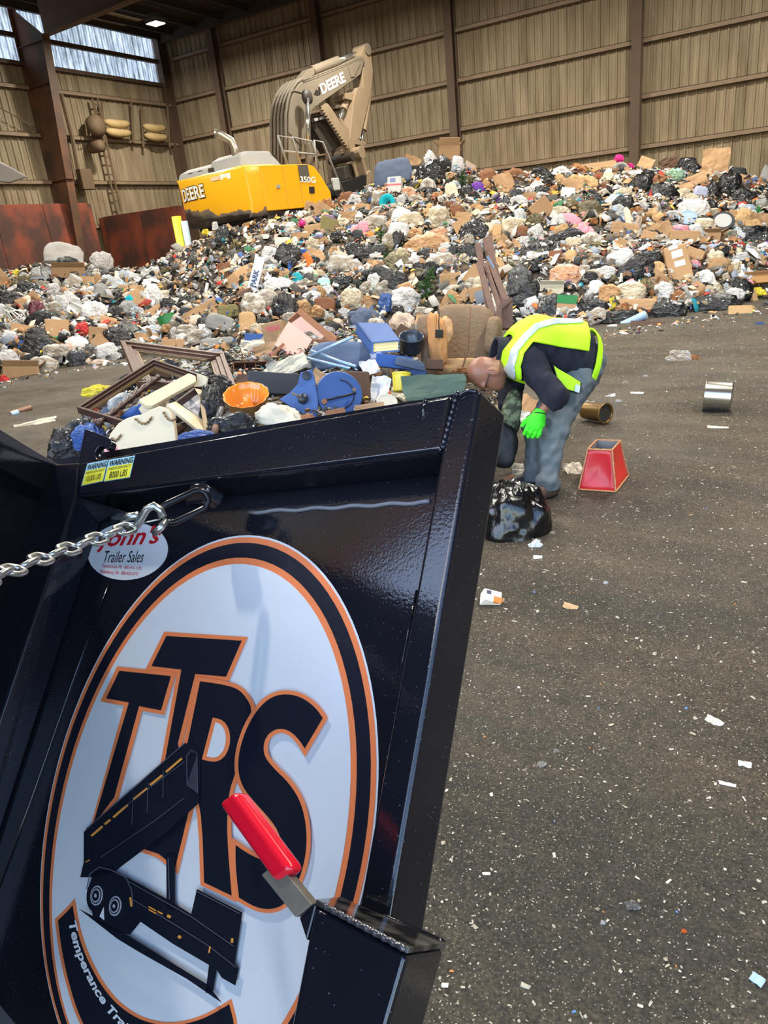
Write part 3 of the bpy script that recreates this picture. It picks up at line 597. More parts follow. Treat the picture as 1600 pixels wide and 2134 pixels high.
# signed mask: in front of the foot of the heap the floor is bare
FT = np.array([gz(x, y)[:2] for x, y in ((-600, 880), (-200, 832), (0, 800), (150, 770), (235, 757), (330, 742), (430, 742), (500, 738), (620, 722), (690, 708), (800, 700), (930, 697), (1060, 702), (1180, 698), (1280, 694), (1340, 680), (1420, 668), (1480, 659), (1550, 645), (1620, 627), (1950, 574))])
def foot_dist(q):
    best = np.full(len(q), 1e9); sg = np.zeros(len(q))
    for a, b in zip(FT[:-1], FT[1:]):
        e = b-a; t = np.clip(((q-a) @ e)/(e @ e), 0, 1); p = a+t[:, None]*e; d = np.linalg.norm(q-p, axis=1); s = np.sign(e[0]*(q[:, 1]-a[1])-e[1]*(q[:, 0]-a[0]))
        k = d < best; best[k] = d[k]; sg[k] = s[k]
    return best*sg
FD = foot_dist(Q).reshape(NX, NY)
H1 = np.maximum(0, H1)*np.clip(FD/.9, 0, 1)**.6
# ---- the load just dumped behind the tailgate
HC = [(*gz(x, y)[:2], 0) for x, y in ((60, 960), (90, 900), (160, 850), (240, 770), (330, 735), (450, 715), (1080, 720), (1085, 800), (1100, 900), (1100, 1010), (980, 1150))]
HC += [(x, y, 0) for x, y in ((-9, 2.5), (-8.5, 4), (-8.6, 9), (-7.5, 10), (-5.5, 10.2), (-3.5, 9.6), (-1.5, 8), (-.9, 5), (-.8, 3), (-2.5, .8), (-5, .5))]
HC += [tuple(at(x, y, d)) for x, y, d in ((210, 940, 4.3), (300, 900, 4.1), (450, 870, 4.2), (650, 850, 4.3), (850, 812, 4.5), (950, 792, 4.8), (260, 850, 5.2), (400, 810, 5.2), (500, 790, 5.3), (700, 762, 5.5), (850, 725, 6.0), (930, 690, 6.2), (600, 725, 6.8), (400, 745, 6.9), (750, 695, 6.9), (990, 690, 6.8), (640, 690, 7.8), (500, 735, 7.8))]
HC = np.array(HC); D = np.linalg.norm(Q[:, None]-HC[None, :, :2], axis=2); W = 1/(D**3.5+.01)
H2 = np.maximum(0, ((W*HC[:, 2]).sum(1)/W.sum(1)).reshape(NX, NY)-.03)
gd = ((Q[:, 0]-(G0+O)[0])*GN[0]+(Q[:, 1]-(G0+O)[1])*GN[1]).reshape(NX, NY)
H2 *= np.clip((gd-.75)/.7, 0, 1)
PG = np.array([gz(x, y)[:2] for x, y in ((100, 930), (170, 850), (255, 765), (440, 724))]+[np.array(v) for v in ((-6.2, 9.8), (-4.2, 9.6))]+[gz(x, y)[:2] for x, y in ((1062, 705), (1070, 800), (1050, 900), (1012, 980))]+[np.array(v) for v in ((-1.1, 2.6), (-3, 1.6), (-6, 3))])
def poly_in(q, pg):
    d = np.full(len(q), 1e9); ins_ = np.zeros(len(q), bool)
    for a, b in zip(pg, np.roll(pg, -1, 0)):
        e = b-a; t = np.clip(((q-a) @ e)/(e @ e), 0, 1); d = np.minimum(d, np.linalg.norm(q-a-t[:, None]*e, axis=1))
        c = ((a[1] > q[:, 1]) != (b[1] > q[:, 1])) & (q[:, 0] < (b[0]-a[0])*(q[:, 1]-a[1])/(b[1]-a[1]+1e-12)+a[0]); ins_ ^= c
    return np.where(ins_, d, -d)
H2 *= np.clip(poly_in(Q, PG).reshape(NX, NY)/.7, 0, 1)**.6
HH = np.maximum(H1, H2)
def hgt(x, y, A=HH):
    u = np.clip((np.asarray(x)-HX)/HS, 0, NX-1.001); v = np.clip((np.asarray(y)-HY)/HS, 0, NY-1.001); i = u.astype(int); j = v.astype(int); a = u-i; b = v-j
    return A[i, j]*(1-a)*(1-b)+A[i+1, j]*a*(1-b)+A[i, j+1]*(1-a)*b+A[i+1, j+1]*a*b
TS = np.arange(2.2, 40, .03)
def hit(px, py):
    d = ray(px, py); p = O+d*TS[:, None]; k = np.nonzero(p[:, 2] <= hgt(p[:, 0], p[:, 1]))[0]
    if len(k) == 0: return None
    t = TS[k[0]]; return t, O+d*t
def normal(x, y):
    e = .2; n = np.array([hgt(x-e, y)-hgt(x+e, y), hgt(x, y-e)-hgt(x, y+e), 2*e]); return n/np.linalg.norm(n)
# mound meshes (packed fine rubbish, nobody could count it)
def mat_vcol(name, rough, bump=.0):
    m = bpy.data.materials.new(name); m.use_nodes = True; nt = m.node_tree; b = nt.nodes['Principled BSDF']
    a = nt.nodes.new('ShaderNodeVertexColor'); a.layer_name = 'paint'; nt.links.new(a.outputs[0], b.inputs['Base Color']); b.inputs['Roughness'].default_value = rough; b.inputs['Specular IOR Level'].default_value = .3
    return m
M_MOUND = mat('packed_rubbish', (92, 80, 66), .85, vs=7, col2=(48, 43, 38), bump=1., bs=18, det=8)
def mound(name, A, mask, lab):
    mk = mask.copy(); mk[1:] |= mask[:-1]; mk[:-1] |= mask[1:]; m2 = mk.copy(); mk[:, 1:] |= m2[:, :-1]; mk[:, :-1] |= m2[:, 1:]; mask = mk & (gx > XL+.75) & (gy < YB-.1) & ~((gx < -22.6) & (gy > 23.2))
    idx = -np.ones((NX, NY), int); V = []; F = []
    for i in range(NX-1):
        for j in range(NY-1):
            if mask[i, j] and mask[i+1, j] and mask[i, j+1] and mask[i+1, j+1]:
                q = []
                for a, b in ((i, j), (i+1, j), (i+1, j+1), (i, j+1)):
                    if idx[a, b] < 0:
                        idx[a, b] = len(V); x, y = HX+a*HS, HY+b*HS; z = A[a, b]; V.append((x, y, z-.10+(.10*N3((x, y, 0), 2.1) if z > .25 else 0)))
                    q.append(idx[a, b])
                F.append(tuple(q))
    o = P(name, (np.array(V), F), M_MOUND, smooth=True, kind='stuff'); o['label'] = lab; o['category'] = 'rubbish'; return o
ins = (gx > XL+.75) & (gy < YB-.1) & ~((gx < -22.6) & (gy > 23.2))
mound('rubbish_mound', H1, (H1 > .02) & ins, 'packed brown bulk of the great garbage heap against the back wall')
mound('dumped_rubbish', H2, (H2 > .02) & ins, 'packed bulk of the smaller load dumped behind the tailgate')
# loose shreds over both heaps
PALS = [(215, 212, 205), (190, 185, 175), (225, 210, 180), (170, 130, 88), (190, 150, 105), (120, 88, 60), (60, 58, 56), (28, 28, 30), (90, 88, 84), (205, 205, 210), (150, 160, 175), (70, 100, 160), (190, 60, 50), (225, 190, 70), (70, 130, 90), (230, 150, 150), (40, 140, 160), (235, 130, 60), (140, 110, 150), (110, 100, 88)]
PW = np.array([12, 12, 8, 9, 9, 8, 9, 9, 9, 8, 5, 2, 1.5, 1.5, 1.5, 1.5, 1, 1, 1, 9.]); PW /= PW.sum(); PL = np.array([lin(c) for c in PALS])
def shreds(name, pts, nrm, size, cols, m, lab, cat, flat=.35, tilt=.9):
    n = len(pts); a = rng.normal(size=(n, 3)); nn = nrm+rng.normal(size=(n, 3))*tilt*.5; nn /= np.linalg.norm(nn, axis=1)[:, None]
    u = np.cross(nn, a); u /= np.linalg.norm(u, axis=1)[:, None]; v = np.cross(nn, u)
    L = size*rng.uniform(.5, 1.5, n); Wd = size*rng.uniform(.25, .9, n); T = size*flat*rng.uniform(.2, 1, n); B = T*rng.uniform(-.8, .8, n)
    L, Wd, T, B = [k[:, None] for k in (L, Wd, T, B)]
    J = lambda: 1+rng.uniform(-.35, .35, (n, 1))
    V = np.stack([pts-u*L*J()-v*Wd*J()-nn*T, pts+u*L*J()-v*Wd*J()-nn*T+nn*B, pts+u*L*J()+v*Wd*J()-nn*T, pts-u*L*J()+v*Wd*J()-nn*T+nn*B,
                  pts-u*L*.6*J()-v*Wd*.6*J()+nn*T, pts+u*L*.6*J()-v*Wd*.6*J()+nn*T, pts+u*L*.6*J()+v*Wd*.6*J()+nn*T, pts-u*L*.6*J()+v*Wd*.6*J()+nn*T], 1).reshape(-1, 3)
    F = (np.array(BF[1:])[None]+(np.arange(n)*8)[:, None, None]).reshape(-1, 4)
    me = bpy.data.meshes.new(name); me.vertices.add(len(V)); me.vertices.foreach_set('co', V.ravel().astype(np.float32)); nl = F.size
    me.loops.add(nl); me.loops.foreach_set('vertex_index', F.ravel().astype(np.int32)); me.polygons.add(len(F)); me.polygons.foreach_set('loop_start', np.arange(0, nl, 4, dtype=np.int32)); me.polygons.foreach_set('loop_total', np.full(len(F), 4, np.int32))
    me.update(calc_edges=True); at_ = me.color_attributes.new('paint', 'FLOAT_COLOR', 'POINT'); c4 = np.concatenate([cols, np.ones((n, 1))], 1); at_.data.foreach_set('color', np.repeat(c4, 8, axis=0).ravel().astype(np.float32))
    me.materials.append(m); o = bpy.data.objects.new(name, me); COL.objects.link(o); o['kind'] = 'stuff'; o['label'] = lab; o['category'] = cat; return o
M_SHRED = mat_vcol('shreds', .6)
def on_heap(n, cond, X0=-20, X1=3, Y0=2, Y1=27):
    px = rng.uniform(-60, 1660, n*2); out = []
    X = rng.uniform(X0, X1, n*4); Y = rng.uniform(Y0, Y1, n*4); z = hgt(X, Y); k = (z > .05) & cond(X, Y); X, Y, z = X[k][:n], Y[k][:n], z[k][:n]
    e = .15; nn = np.stack([hgt(X-e, Y)-hgt(X+e, Y), hgt(X, Y-e)-hgt(X, Y+e), np.full(len(X), 2*e)], 1); nn /= np.linalg.norm(nn, axis=1)[:, None]
    return np.stack([X, Y, z], 1)+nn*rng.uniform(-.02, .09, len(X))[:, None], nn
front = lambda X, Y: hgt(X, Y, H1) > hgt(X, Y, H2)
p, nn = on_heap(34000, lambda X, Y: front(X, Y) & (Y > 6))
c = PL[rng.choice(len(PL), len(p), p=PW)]*rng.uniform(.55, 1.0, (len(p), 1)); shreds('rubbish_shreds', p, nn, rng.choice([.03, .05, .08, .12], len(p), p=[.4, .35, .18, .07]), c, M_SHRED, 'loose shreds of paper, film and card over the great garbage heap', 'rubbish')
p, nn = on_heap(13000, lambda X, Y: ~front(X, Y), -9, 0, .3, 10.5)
c = PL[rng.choice(len(PL), len(p), p=PW)]*rng.uniform(.3, .75, (len(p), 1)); shreds('load_shreds', p-nn*.075, nn, rng.choice([.012, .02, .03], len(p)), c, M_SHRED, 'loose shreds over the load dumped behind the tailgate', 'rubbish')
# grit trodden into the asphalt
n = 38000; X = rng.uniform(-7, 5, n); Y = 1.0+13.5*rng.uniform(0, 1, n)**1.5; k = hgt(X, Y) < .03; X, Y = X[k], Y[k]; n = len(X)
c = np.array([lin(v) for v in ((176, 168, 150), (158, 150, 132), (196, 190, 176), (134, 126, 112), (60, 54, 48), (200, 130, 70), (90, 130, 190))])[rng.choice(7, n, p=[.33, .27, .18, .12, .08, .012, .008])]
shreds('floor_grit', np.stack([X, Y, np.full(n, .002)], 1), np.tile([0, 0, 1.], (n, 1)), .0026*(1+rng.exponential(.5, n)), c, mat_vcol('grit', .7), 'pale crumbs and grit trodden into the dark asphalt', 'grit', flat=.3, tilt=.3)
pf = []
for a, b in zip(FT[:-1], FT[1:]):
    for _ in range(int(np.linalg.norm(b-a)*36)):
        q = a+(b-a)*random.random(); pf.append((*(q+np.array([rng.normal()*.25, -abs(rng.normal())*.55])), .012))
pf = np.array(pf); pf = pf[hgt(pf[:, 0], pf[:, 1]) < .05]
shreds('foot_litter', pf, np.tile([0, 0, 1.], (len(pf), 1)), .014*(1+rng.exponential(.8, len(pf))), PL[rng.choice(len(PL), len(pf), p=PW)], M_SHRED, 'small scraps scattered on the floor along the foot of the heap', 'litter')
# ---------------------------------------------------------------- excavator on the heap (own axes: x forward, y to its left, z up)
def rot3(h, pt, rl):
    ch, sh_, cp_, sp_, cr, sr = math.cos(h), math.sin(h), math.cos(pt), math.sin(pt), math.cos(rl), math.sin(rl)
    return np.array([[ch, -sh_, 0], [sh_, ch, 0], [0, 0, 1]]) @ np.array([[cp_, 0, -sp_], [0, 1, 0], [sp_, 0, cp_]]) @ np.array([[1, 0, 0], [0, cr, -sr], [0, sr, cr]])
ER = rot3(1.491, .024, -.030); EO = np.array([-14.895, 20.101, 1.424])
E_ = lambda VF: fr(VF, EO, ER[:, 0], ER[:, 1], ER[:, 2])
def ep(x, y, yl):
    """machine coordinates (x, z) of the point seen at (x, y) on the machine's upright plane yl"""
    d = ER.T @ ray(x, y); o = ER.T @ (O-EO); t = (yl-o[1])/d[1]; q = o+d*t; return q[0], q[2]
def eprism(px, y0, y1, yl=None):
    yl = y0 if yl is None else yl
    a = [ep(x, y, yl) for x, y in px]; return E_(prism([(x, y0, z) for x, z in a], (0, y1-y0, 0)))
M_YEL = mat('machine_yellow', (244, 172, 14), .38, var=.08, vs=1.2, coat=.3)
def mat_yel():
    m = bpy.data.materials.new('scuffed_yellow'); m.use_nodes = True; nt = m.node_tree; N = nt.nodes; L = nt.links; b = N['Principled BSDF']
    tc = N.new('ShaderNodeTexCoord'); sx = N.new('ShaderNodeSeparateXYZ'); L.new(tc.outputs['Object'], sx.inputs[0])
    n = N.new('ShaderNodeTexNoise'); n.inputs['Scale'].default_value = .9; n.inputs['Detail'].default_value = 7; L.new(tc.outputs['Object'], n.inputs[0])
    ad = N.new('ShaderNodeMath'); ad.operation = 'MULTIPLY_ADD'; L.new(n.outputs['Fac'], ad.inputs[0]); ad.inputs[1].default_value = 1.1; L.new(sx.outputs['Z'], ad.inputs[2])
    r = N.new('ShaderNodeValToRGB'); e = r.color_ramp.elements; e.new(.5); e.new(.5)
    for i, (p, c) in enumerate(((.80, (50, 44, 42)), (1.0, (124, 108, 96)), (1.08, (196, 150, 60)), (1.16, (242, 176, 24)))): e[i].position = p; e[i].color = (*lin(c), 1)
    L.new(ad.outputs[0], r.inputs[0]); L.new(r.outputs[0], b.inputs['Base Color']); b.inputs['Roughness'].default_value = .36; b.inputs['Coat Weight'].default_value = .3
    return m
M_YEL2 = mat_yel()
M_HOOD = mat('dusty_grey_hood', (150, 150, 146), .7, var=.15, vs=1.5); M_BOOM = mat('dusty_boom', (112, 101, 84), .72, var=.22, vs=1.1)
M_ARM = mat('dusty_arm', (136, 117, 92), .75, var=.25, vs=1.3); M_IRON = mat('dark_iron', (52, 46, 38), .6, var=.35, vs=2); M_HOSE = mat('dusty_hose', (104, 94, 78), .7, var=.2, vs=4)
M_CHR = mat('chrome_rod', (200, 200, 196), .18, metal=.9); M_RUB = mat('track_rubber', (34, 32, 30), .7, var=.3)
exc = thing('excavator', 'yellow crawler excavator with a grey boom standing behind the crest of the heap', 'excavator', EO)
# undercarriage
for s in (-1, 1):
    P('track', E_(fr(prism([(-2.4, 0, .45), (-2.1, 0, .1), (-1.7, 0, 0), (1.7, 0, 0), (2.1, 0, .1), (2.4, 0, .45), (2.1, 0, .85), (1.7, 0, .98), (-1.7, 0, .98), (-2.1, 0, .85)], (0, .6, 0)), (0, s*1.25-.3, 0), (1, 0, 0), (0, 1, 0), (0, 0, 1))), M_RUB, exc, bevel=.05)
P('car_body', E_(box(-1, 1, -1, 1, .35, 1.15)), M_IRON, exc, bevel=.05)
P('slew_ring', E_(fr(lathe([(.9, 0), (.9, .2)], 24), (0, 0, 1.1), (1, 0, 0), (0, 1, 0), (0, 0, 1))), M_IRON, exc)
# counterweight, one casting with rounded tail, then the right side panels
cw = []
for z, gx_ in ((1.2, -.30), (1.35, -.06), (1.6, 0), (2.3, 0), (2.48, -.06), (2.55, -.2)):
    row = [(-2.55, -1.5-gx_*.3), (-2.95-gx_*-.4, -1.38-gx_*.3), (-3.2-gx_, -.75), (-3.26-gx_, 0), (-3.2-gx_, .75), (-2.95+gx_*.4, 1.38), (-2.55, 1.5), (-1.9, 1.5), (-1.9, -1.5)]
    cw.append([(x+.05, y, z) for x, y in row])
V = np.array([p for r in cw for p in r]); nr = 9; F = [tuple(range(nr)), tuple(range((len(cw)-1)*nr, len(cw)*nr))[::-1]]
for i in range(len(cw)-1):
    for j in range(nr): F.append((i*nr+j, i*nr+(j+1) % nr, (i+1)*nr+(j+1) % nr, (i+1)*nr+j)[::-1])
P('counterweight', E_((V, F)), M_YEL2, exc, bevel=.06, seg=3, angle=25)
for x0, x1, nm in ((-2.46, -1.55, 'side_door'), (-1.53, -.86, 'side_door'), (-.84, -.42, 'side_panel')):
    P(nm, E_(box(x0, x1, -1.53, 1.45 if nm == 'side_panel' else -1.3, 1.33, 2.52)), M_YEL, exc, bevel=.03, seg=3)
P('tool_box', E_(prism([(-.4, -1.53, 1.33), (.52, -1.53, 1.33), (.52, -1.53, 1.72), (.2, -1.53, 2.15), (-.1, -1.53, 2.45), (-.4, -1.53, 2.52)], (0, .8, 0))), M_YEL, exc, bevel=.03, seg=3)
P('deck', E_(box(-2.4, 2.2, -1.45, 1.45, 1.1, 1.33)), M_IRON, exc, bevel=.02)
P('house_core', E_(box(-1.9, -.5, -1.28, 1.4, 1.33, 2.45)), M_IRON, exc)
P('grey_panel', E_(box(-.86, -.4, -1.536, -1.53, 2.05, 2.5)), mat('dark_band', (88, 82, 72), .6), exc)
# hood, exhaust
P('hood', E_(prism([(-2.75, -1.1, 2.5), (-2.55, -.95, 2.86), (-2.0, -.75, 3.02), (-1.3, -.75, 3.02), (-.95, -.95, 2.9), (-.75, -1.15, 2.5), (-.75, 1.1, 2.5), (-2.75, 1.1, 2.5)][:2]+[(-2.2, -.9, 2.98), (-1.25, -.9, 2.98), (-.8, -1.0, 2.5)], (0, 1.2, 0))), M_HOOD, exc, bevel=.06, seg=3)
P('hood', E_(prism([(-2.95, .15, 2.5), (-2.85, .15, 2.7), (-2.5, .15, 2.82), (-1.2, .15, 2.82), (-1.0, .15, 2.5)], (0, 1.2, 0))), M_HOOD, exc, bevel=.06, seg=3)
P('grille', E_(box(-1.75, -1.0, -.93, -.89, 2.58, 2.86)), M_IRON, exc)
for k in range(3): P('vent_slot', E_(box(-2.87, -2.80, -.1+k*.42, .08+k*.42, 2.55, 2.68)), M_IRON, exc)
P('exhaust_pipe', E_(tube([(-2.3, -.55, 2.6), (-2.3, -.55, 3.1), (-2.33, -.5, 3.3), (-2.5, -.32, 3.48), (-2.62, -.2, 3.53)], [.12, .12, .11, .11, .12], 14)), mat('heat_silver', (190, 180, 165), .3, metal=.8, var=.2, vs=3), exc, smooth=True)
# cab on the left front, mostly behind the boom
cabm = P('cab', E_(prism([(-.3, .5, 1.33), (1.5, .5, 1.33), (1.6, .5, 2.0), (1.2, .5, 2.95), (-.3, .5, 2.95)], (0, .95, 0))), M_HOOD, exc, bevel=.05, seg=3)
P('cab_window', E_(box(-.1, 1.0, .485, .5, 2.1, 2.8)), mat('dark_glass', (30, 36, 38), .08), cabm)
P('handrail', E_(tube([(-.72, -1.05, 2.5), (-.95, -1.05, 3.35), (-.35, -1.05, 3.3), (-.1, -1.05, 2.5)], .035, 8)), M_HOOD, exc, smooth=True)
P('handrail', E_(tube([(-.1, -1.05, 2.5), (-.32, -1.05, 3.32), (.55, -1.05, 3.22), (.75, -1.05, 2.45)], .035, 8)), M_HOOD, exc, smooth=True)
P('handrail', E_(tube([(-.85, -1.05, 2.95), (.65, -1.05, 2.85)], .028, 8)), M_HOOD, exc, smooth=True)
P('handrail', E_(tube([(.62, -1.05, 2.45), (.7, -1.05, 3.25), (1.1, -1.05, 3.2), (1.9, -1.05, 1.5)], .035, 8)), M_HOOD, exc, smooth=True)
P('mirror', E_(box(.75, 1.1, -1.5, -1.42, 1.75, 2.12)), mat('mirror_face', (190, 192, 188), .2), exc, bevel=.04)
# boom: side plates traced on the machine's centre plane, real width
ZB = lambda pts: [(560+x/6.275, 80+y/6.275) for x, y in pts]
BY = -.42
boom_o = [(262, 1690), (262, 1300), (262, 1000), (292, 800), (330, 690), (400, 590), (520, 520), (1000, 330), (1200, 225), (1240, 240), (1245, 330), (1205, 470), (1110, 545), (850, 730), (690, 840), (600, 910), (560, 960), (545, 1040), (490, 1220), (440, 1420), (405, 1690)]
boom = P('boom', eprism(ZB(boom_o), BY, BY+.75), M_BOOM, exc, bevel=.03)
for k in range(3): P('weld_plate', eprism(ZB([[(300, 690), (360, 660), (470, 700), (460, 720), (350, 690)], [(1040, 360), (1130, 330), (1200, 330), (1120, 500), (1080, 510)], [(270, 1220), (440, 1400), (436, 1410), (270, 1240)]][k]), BY-.03, BY), M_BOOM, boom, bevel=.008)
for k, off in enumerate((0, 0, 0, 0, 0)):
    q = [ep(*ZB([(x+off*1., y)])[0], BY) for (x, y) in ((258, 1680), (258, 1300), (255, 1000), (284, 800), (322, 690), (395, 585), (470, 535))]; P('hydraulic_hose', E_(tube([(x-.07+(.03*(i > 3)), BY+.06+k*.15, z+.03*(i > 3)) for i, (x, z) in enumerate(q)], .052, 7)), M_HOSE, exc, smooth=True)
for k, dy in enumerate((0, 26)):
    q = [ep(*ZB([p])[0], BY+.05) for p in ((430, 560+dy), (700, 455+dy), (1000, 335+dy*.8), (1140, 270+dy*.5), (1215, 262+dy), (1235, 330))]; P('hydraulic_line', E_(tube([(x, BY+.02, z) for x, z in q], .03, 7)), M_HOSE, exc, smooth=True)
def cyl(name, a, b, yl, r0, r1, split, m0=None, par=None):
    A_ = np.array(ep(*ZB([a])[0], yl)); B_ = np.array(ep(*ZB([b])[0], yl)); C_ = A_+(B_-A_)*split
    w = lambda q: (q[0], yl, q[1])
    o = P(name, E_(tube([w(A_), w(C_)], r0, 14)), m0 or M_BOOM, exc, smooth=False, bevel=.01); P('rod', E_(tube([w(C_), w(B_)], r1, 12)), M_CHR, o, smooth=True); return o
cyl('boom_cylinder', (535, 1690), (500, 790), -.72, .13, .075, .34)
P('boom_lamp', E_(fr(lathe([(.05, -.06), (.2, -.05), (.22, .05), (.08, .1)], 14), (*[ep(*ZB([(505, 770)])[0], -.72)[0]], -.72, ep(*ZB([(505, 770)])[0], -.72)[1]), (1, 0, 0), (0, 0, 1), (0, 1, 0))), M_IRON, exc, smooth=True)
cyl('arm_cylinder', (560, 430), (1240, 165), -.05, .15, .08, .48)
P('cylinder_bracket', eprism(ZB([(400, 560), (520, 400), (600, 370), (600, 470), (520, 520)]), -.2, .1), M_BOOM, exc, bevel=.01)
# arm (stick)
arm = P('arm', eprism(ZB([(1205, 215), (1245, 95), (1300, 115), (1312, 190), (1338, 200), (1366, 430), (1345, 640), (1325, 760), (1270, 1000), (1200, 1290), (1150, 1340), (1060, 1300), (1085, 1050), (1110, 800), (1160, 640), (1235, 640), (1225, 430), (1240, 330)]), -.35, .1), M_ARM, exc, bevel=.02)
P('arm_pin', E_(fr(lathe([(.05, -.36), (.18, -.36), (.18, .2), (.05, .2)], 16), (ep(*ZB([(1270, 150)])[0], -.3)[0], -.2, ep(*ZB([(1270, 150)])[0], -.3)[1]), (1, 0, 0), (0, 0, 1), (0, -1, 0))), M_BOOM, exc)
P('arm_brace', eprism(ZB([(1000, 720), (1080, 700), (1200, 790), (1150, 830), (1010, 790)]), -.3, .3), M_ARM, exc, bevel=.02)
cyl('bucket_cylinder', (1310, 700), (1205, 1400), -.2, .12, .07, .72, M_ARM)
cyl('thumb_cylinder', (1040, 740), (930, 1060), -.1, .12, .07, .6, M_ARM)
for pts in ([(1085, 1300), (1150, 1330), (1260, 1350), (1275, 1390), (1240, 1410), (1120, 1380)], [(1055, 1280), (1110, 1330), (1160, 1500), (1150, 1560), (1090, 1540), (1050, 1400)], [(1200, 1400), (1250, 1400), (1235, 1560), (1190, 1570)]):
    P('link_plate', eprism(ZB(pts), -.4, -.1), M_ARM, exc, bevel=.015)
P('pin_boss', E_(fr(lathe([(.05, -.5), (.2, -.5), (.2, .6), (.05, .6)], 14), (ep(*ZB([(1130, 1510)])[0], -.4)[0], -.1, ep(*ZB([(1130, 1510)])[0], -.4)[1]), (1, 0, 0), (0, 0, 1), (0, -1, 0))), M_ARM, exc)
# thumb: ribbed plate with toothed side flange
th = P('thumb', eprism(ZB([(552, 1022), (790, 975), (830, 1010), (1010, 1390), (820, 1482), (600, 1120)]), -.05, .3, -.2), M_IRON, exc, bevel=.015)
fl_ = [(672, 870), (720, 845), (765, 860), (830, 950), (960, 1160), (1080, 1400), (1095, 1480), (1040, 1440)]
tee = []
for f in np.linspace(0, 1, 15):
    x, y = 1040+(680-1040)*f, 1440+(900-1440)*f
    tee += [(x, y), (x-30, y-4)]
P('thumb_side', eprism(ZB(fl_+tee), -.34, -.27, -.3), M_ARM, exc)
for k in range(3): P('thumb_rib', eprism(ZB([(590+k*70, 1050-k*20), (640+k*70, 1035-k*20), (655+k*70, 1075-k*20), (605+k*70, 1090-k*20)]), -.2, -.05, -.2), M_HOOD, exc, bevel=.02)
P('thumb_rib', eprism(ZB([(905, 1060), (935, 1050), (1075, 1260), (1040, 1320)]), -.3, -.1, -.25), M_ARM, exc, bevel=.01)
# bucket
P('bucket_ear', eprism(ZB([(1085, 1600), (1180, 1545), (1245, 1570), (1285, 1700), (1270, 1765), (1150, 1815), (1120, 1690)]), -.45, -.38), M_ARM, exc, bevel=.01)
P('quick_coupler', eprism(ZB([(985, 1670), (1100, 1630), (1140, 1810), (1010, 1850)]), -.3, .3), M_IRON, exc, bevel=.03)
P('coupler_pin', E_(fr(lathe([(.05, -.5), (.14, -.5), (.14, .5), (.05, .5)], 12), (ep(*ZB([(1010, 1560)])[0], -.2)[0], 0, ep(*ZB([(1010, 1560)])[0], -.2)[1]), (1, 0, 0), (0, 0, 1), (0, -1, 0))), M_IRON, exc)
P('bucket', eprism(ZB([(890, 1895), (1010, 1860), (1140, 1815), (1290, 1775), (1282, 1900), (1265, 2050), (1180, 2120), (980, 2130), (880, 2060), (870, 1960)]), -.5, .7), mat('black_bucket', (20, 18, 16), .6), exc, bevel=.02)
P('bucket_lip', eprism(ZB([(1275, 1780), (1335, 1720), (1365, 1790), (1300, 2010), (1265, 2040)]), -.5, .6), M_ARM, exc, bevel=.01)
# lettering
def etext(name, s, o, ex, ey, yl, m, par, bold=.03):
    V, F = textmesh(s, bold); W = []
    for x, y, _ in V:
        a, b = ep(o[0]+ex[0]*x+ey[0]*y, o[1]+ex[1]*x+ey[1]*y, yl); W.append((a, yl, b))
    return P(name, E_((np.array(W), F)), m, par)
M_LET = mat('white_letters', (236, 232, 220), .5); M_LETD = mat('dark_letters', (40, 36, 32), .5)
etext('lettering', 'DEERE', (672, 197), (49, -27), (-7, -21), BY-.012, M_LET, boom)
P('deer_badge', eprism([(654, 196), (659, 186), (664, 190), (663, 182), (667, 180), (668, 196), (662, 199)], BY-.012, BY-.002), M_LETD, boom)
etext('model_number', '350G', (626, 380), (32, 1.5), (-1, -13), -1.545, M_LET, exc)
P('service_label', eprism([(644, 389), (655, 389), (656, 403), (645, 403)], -1.54, -1.53), M_LETD, exc); P('door_latch', eprism([(577, 385), (584, 385), (584, 392), (577, 392)], -1.55, -1.53), M_HOOD, exc)
def ctext(s, y0, y1, z0, z1, m, dx, bold=.03):
    V, F = textmesh(s, bold); q = []
    for a, b, _ in V:
        y = y0+(y1-y0)*a; xx = -3.21+.42*max(0, abs(y)-.75)+.0*y if abs(y) > .75 else -3.21+.08*abs(abs(y)/.75)-.0
        xx = np.interp(abs(y), [0, .75, 1.38], [-3.21, -3.15, -2.90]); q.append((xx-dx, y, z0+(z1-z0)*b))
    return P('lettering', E_((np.array(q), F)), m, exc)
ctext('DEERE', 1.22, .02, 1.93, 2.31, M_LETD, .015, .06); ctext('DEERE', 1.21, .03, 1.95, 2.29, M_LET, .025)
def plate(y0, y1, z0, z1, m):
    q = [(np.interp(abs(y), [0, .75, 1.38], [-3.21, -3.15, -2.90])-.012, y, z) for y, z in ((y0, z0), (y1, z0), (y1, z1), (y0, z1))]; return P('warning_label', E_(prism(q, (.008, 0, 0))), m, exc)
plate(-.28, -.62, 2.3, 2.4, mat('orange_label', (236, 200, 160), .5)); plate(-.64, -.95, 2.28, 2.42, M_LET)
# grey sheet poking in from the side
t = P('grey_awning', prism([at(-60, 330, 17), at(0, 336, 17), at(30, 352, 17), at(59, 369, 17), at(20, 382, 17), at(-60, 372, 17)], (ray(0, 360)/np.linalg.norm(ray(0, 360)))*.5), mat('grey_sheet', (120, 114, 108), .55, var=.1), bevel=.04)
tag(t, 'grey sheet metal canopy corner jutting in before the left wall', 'canopy')
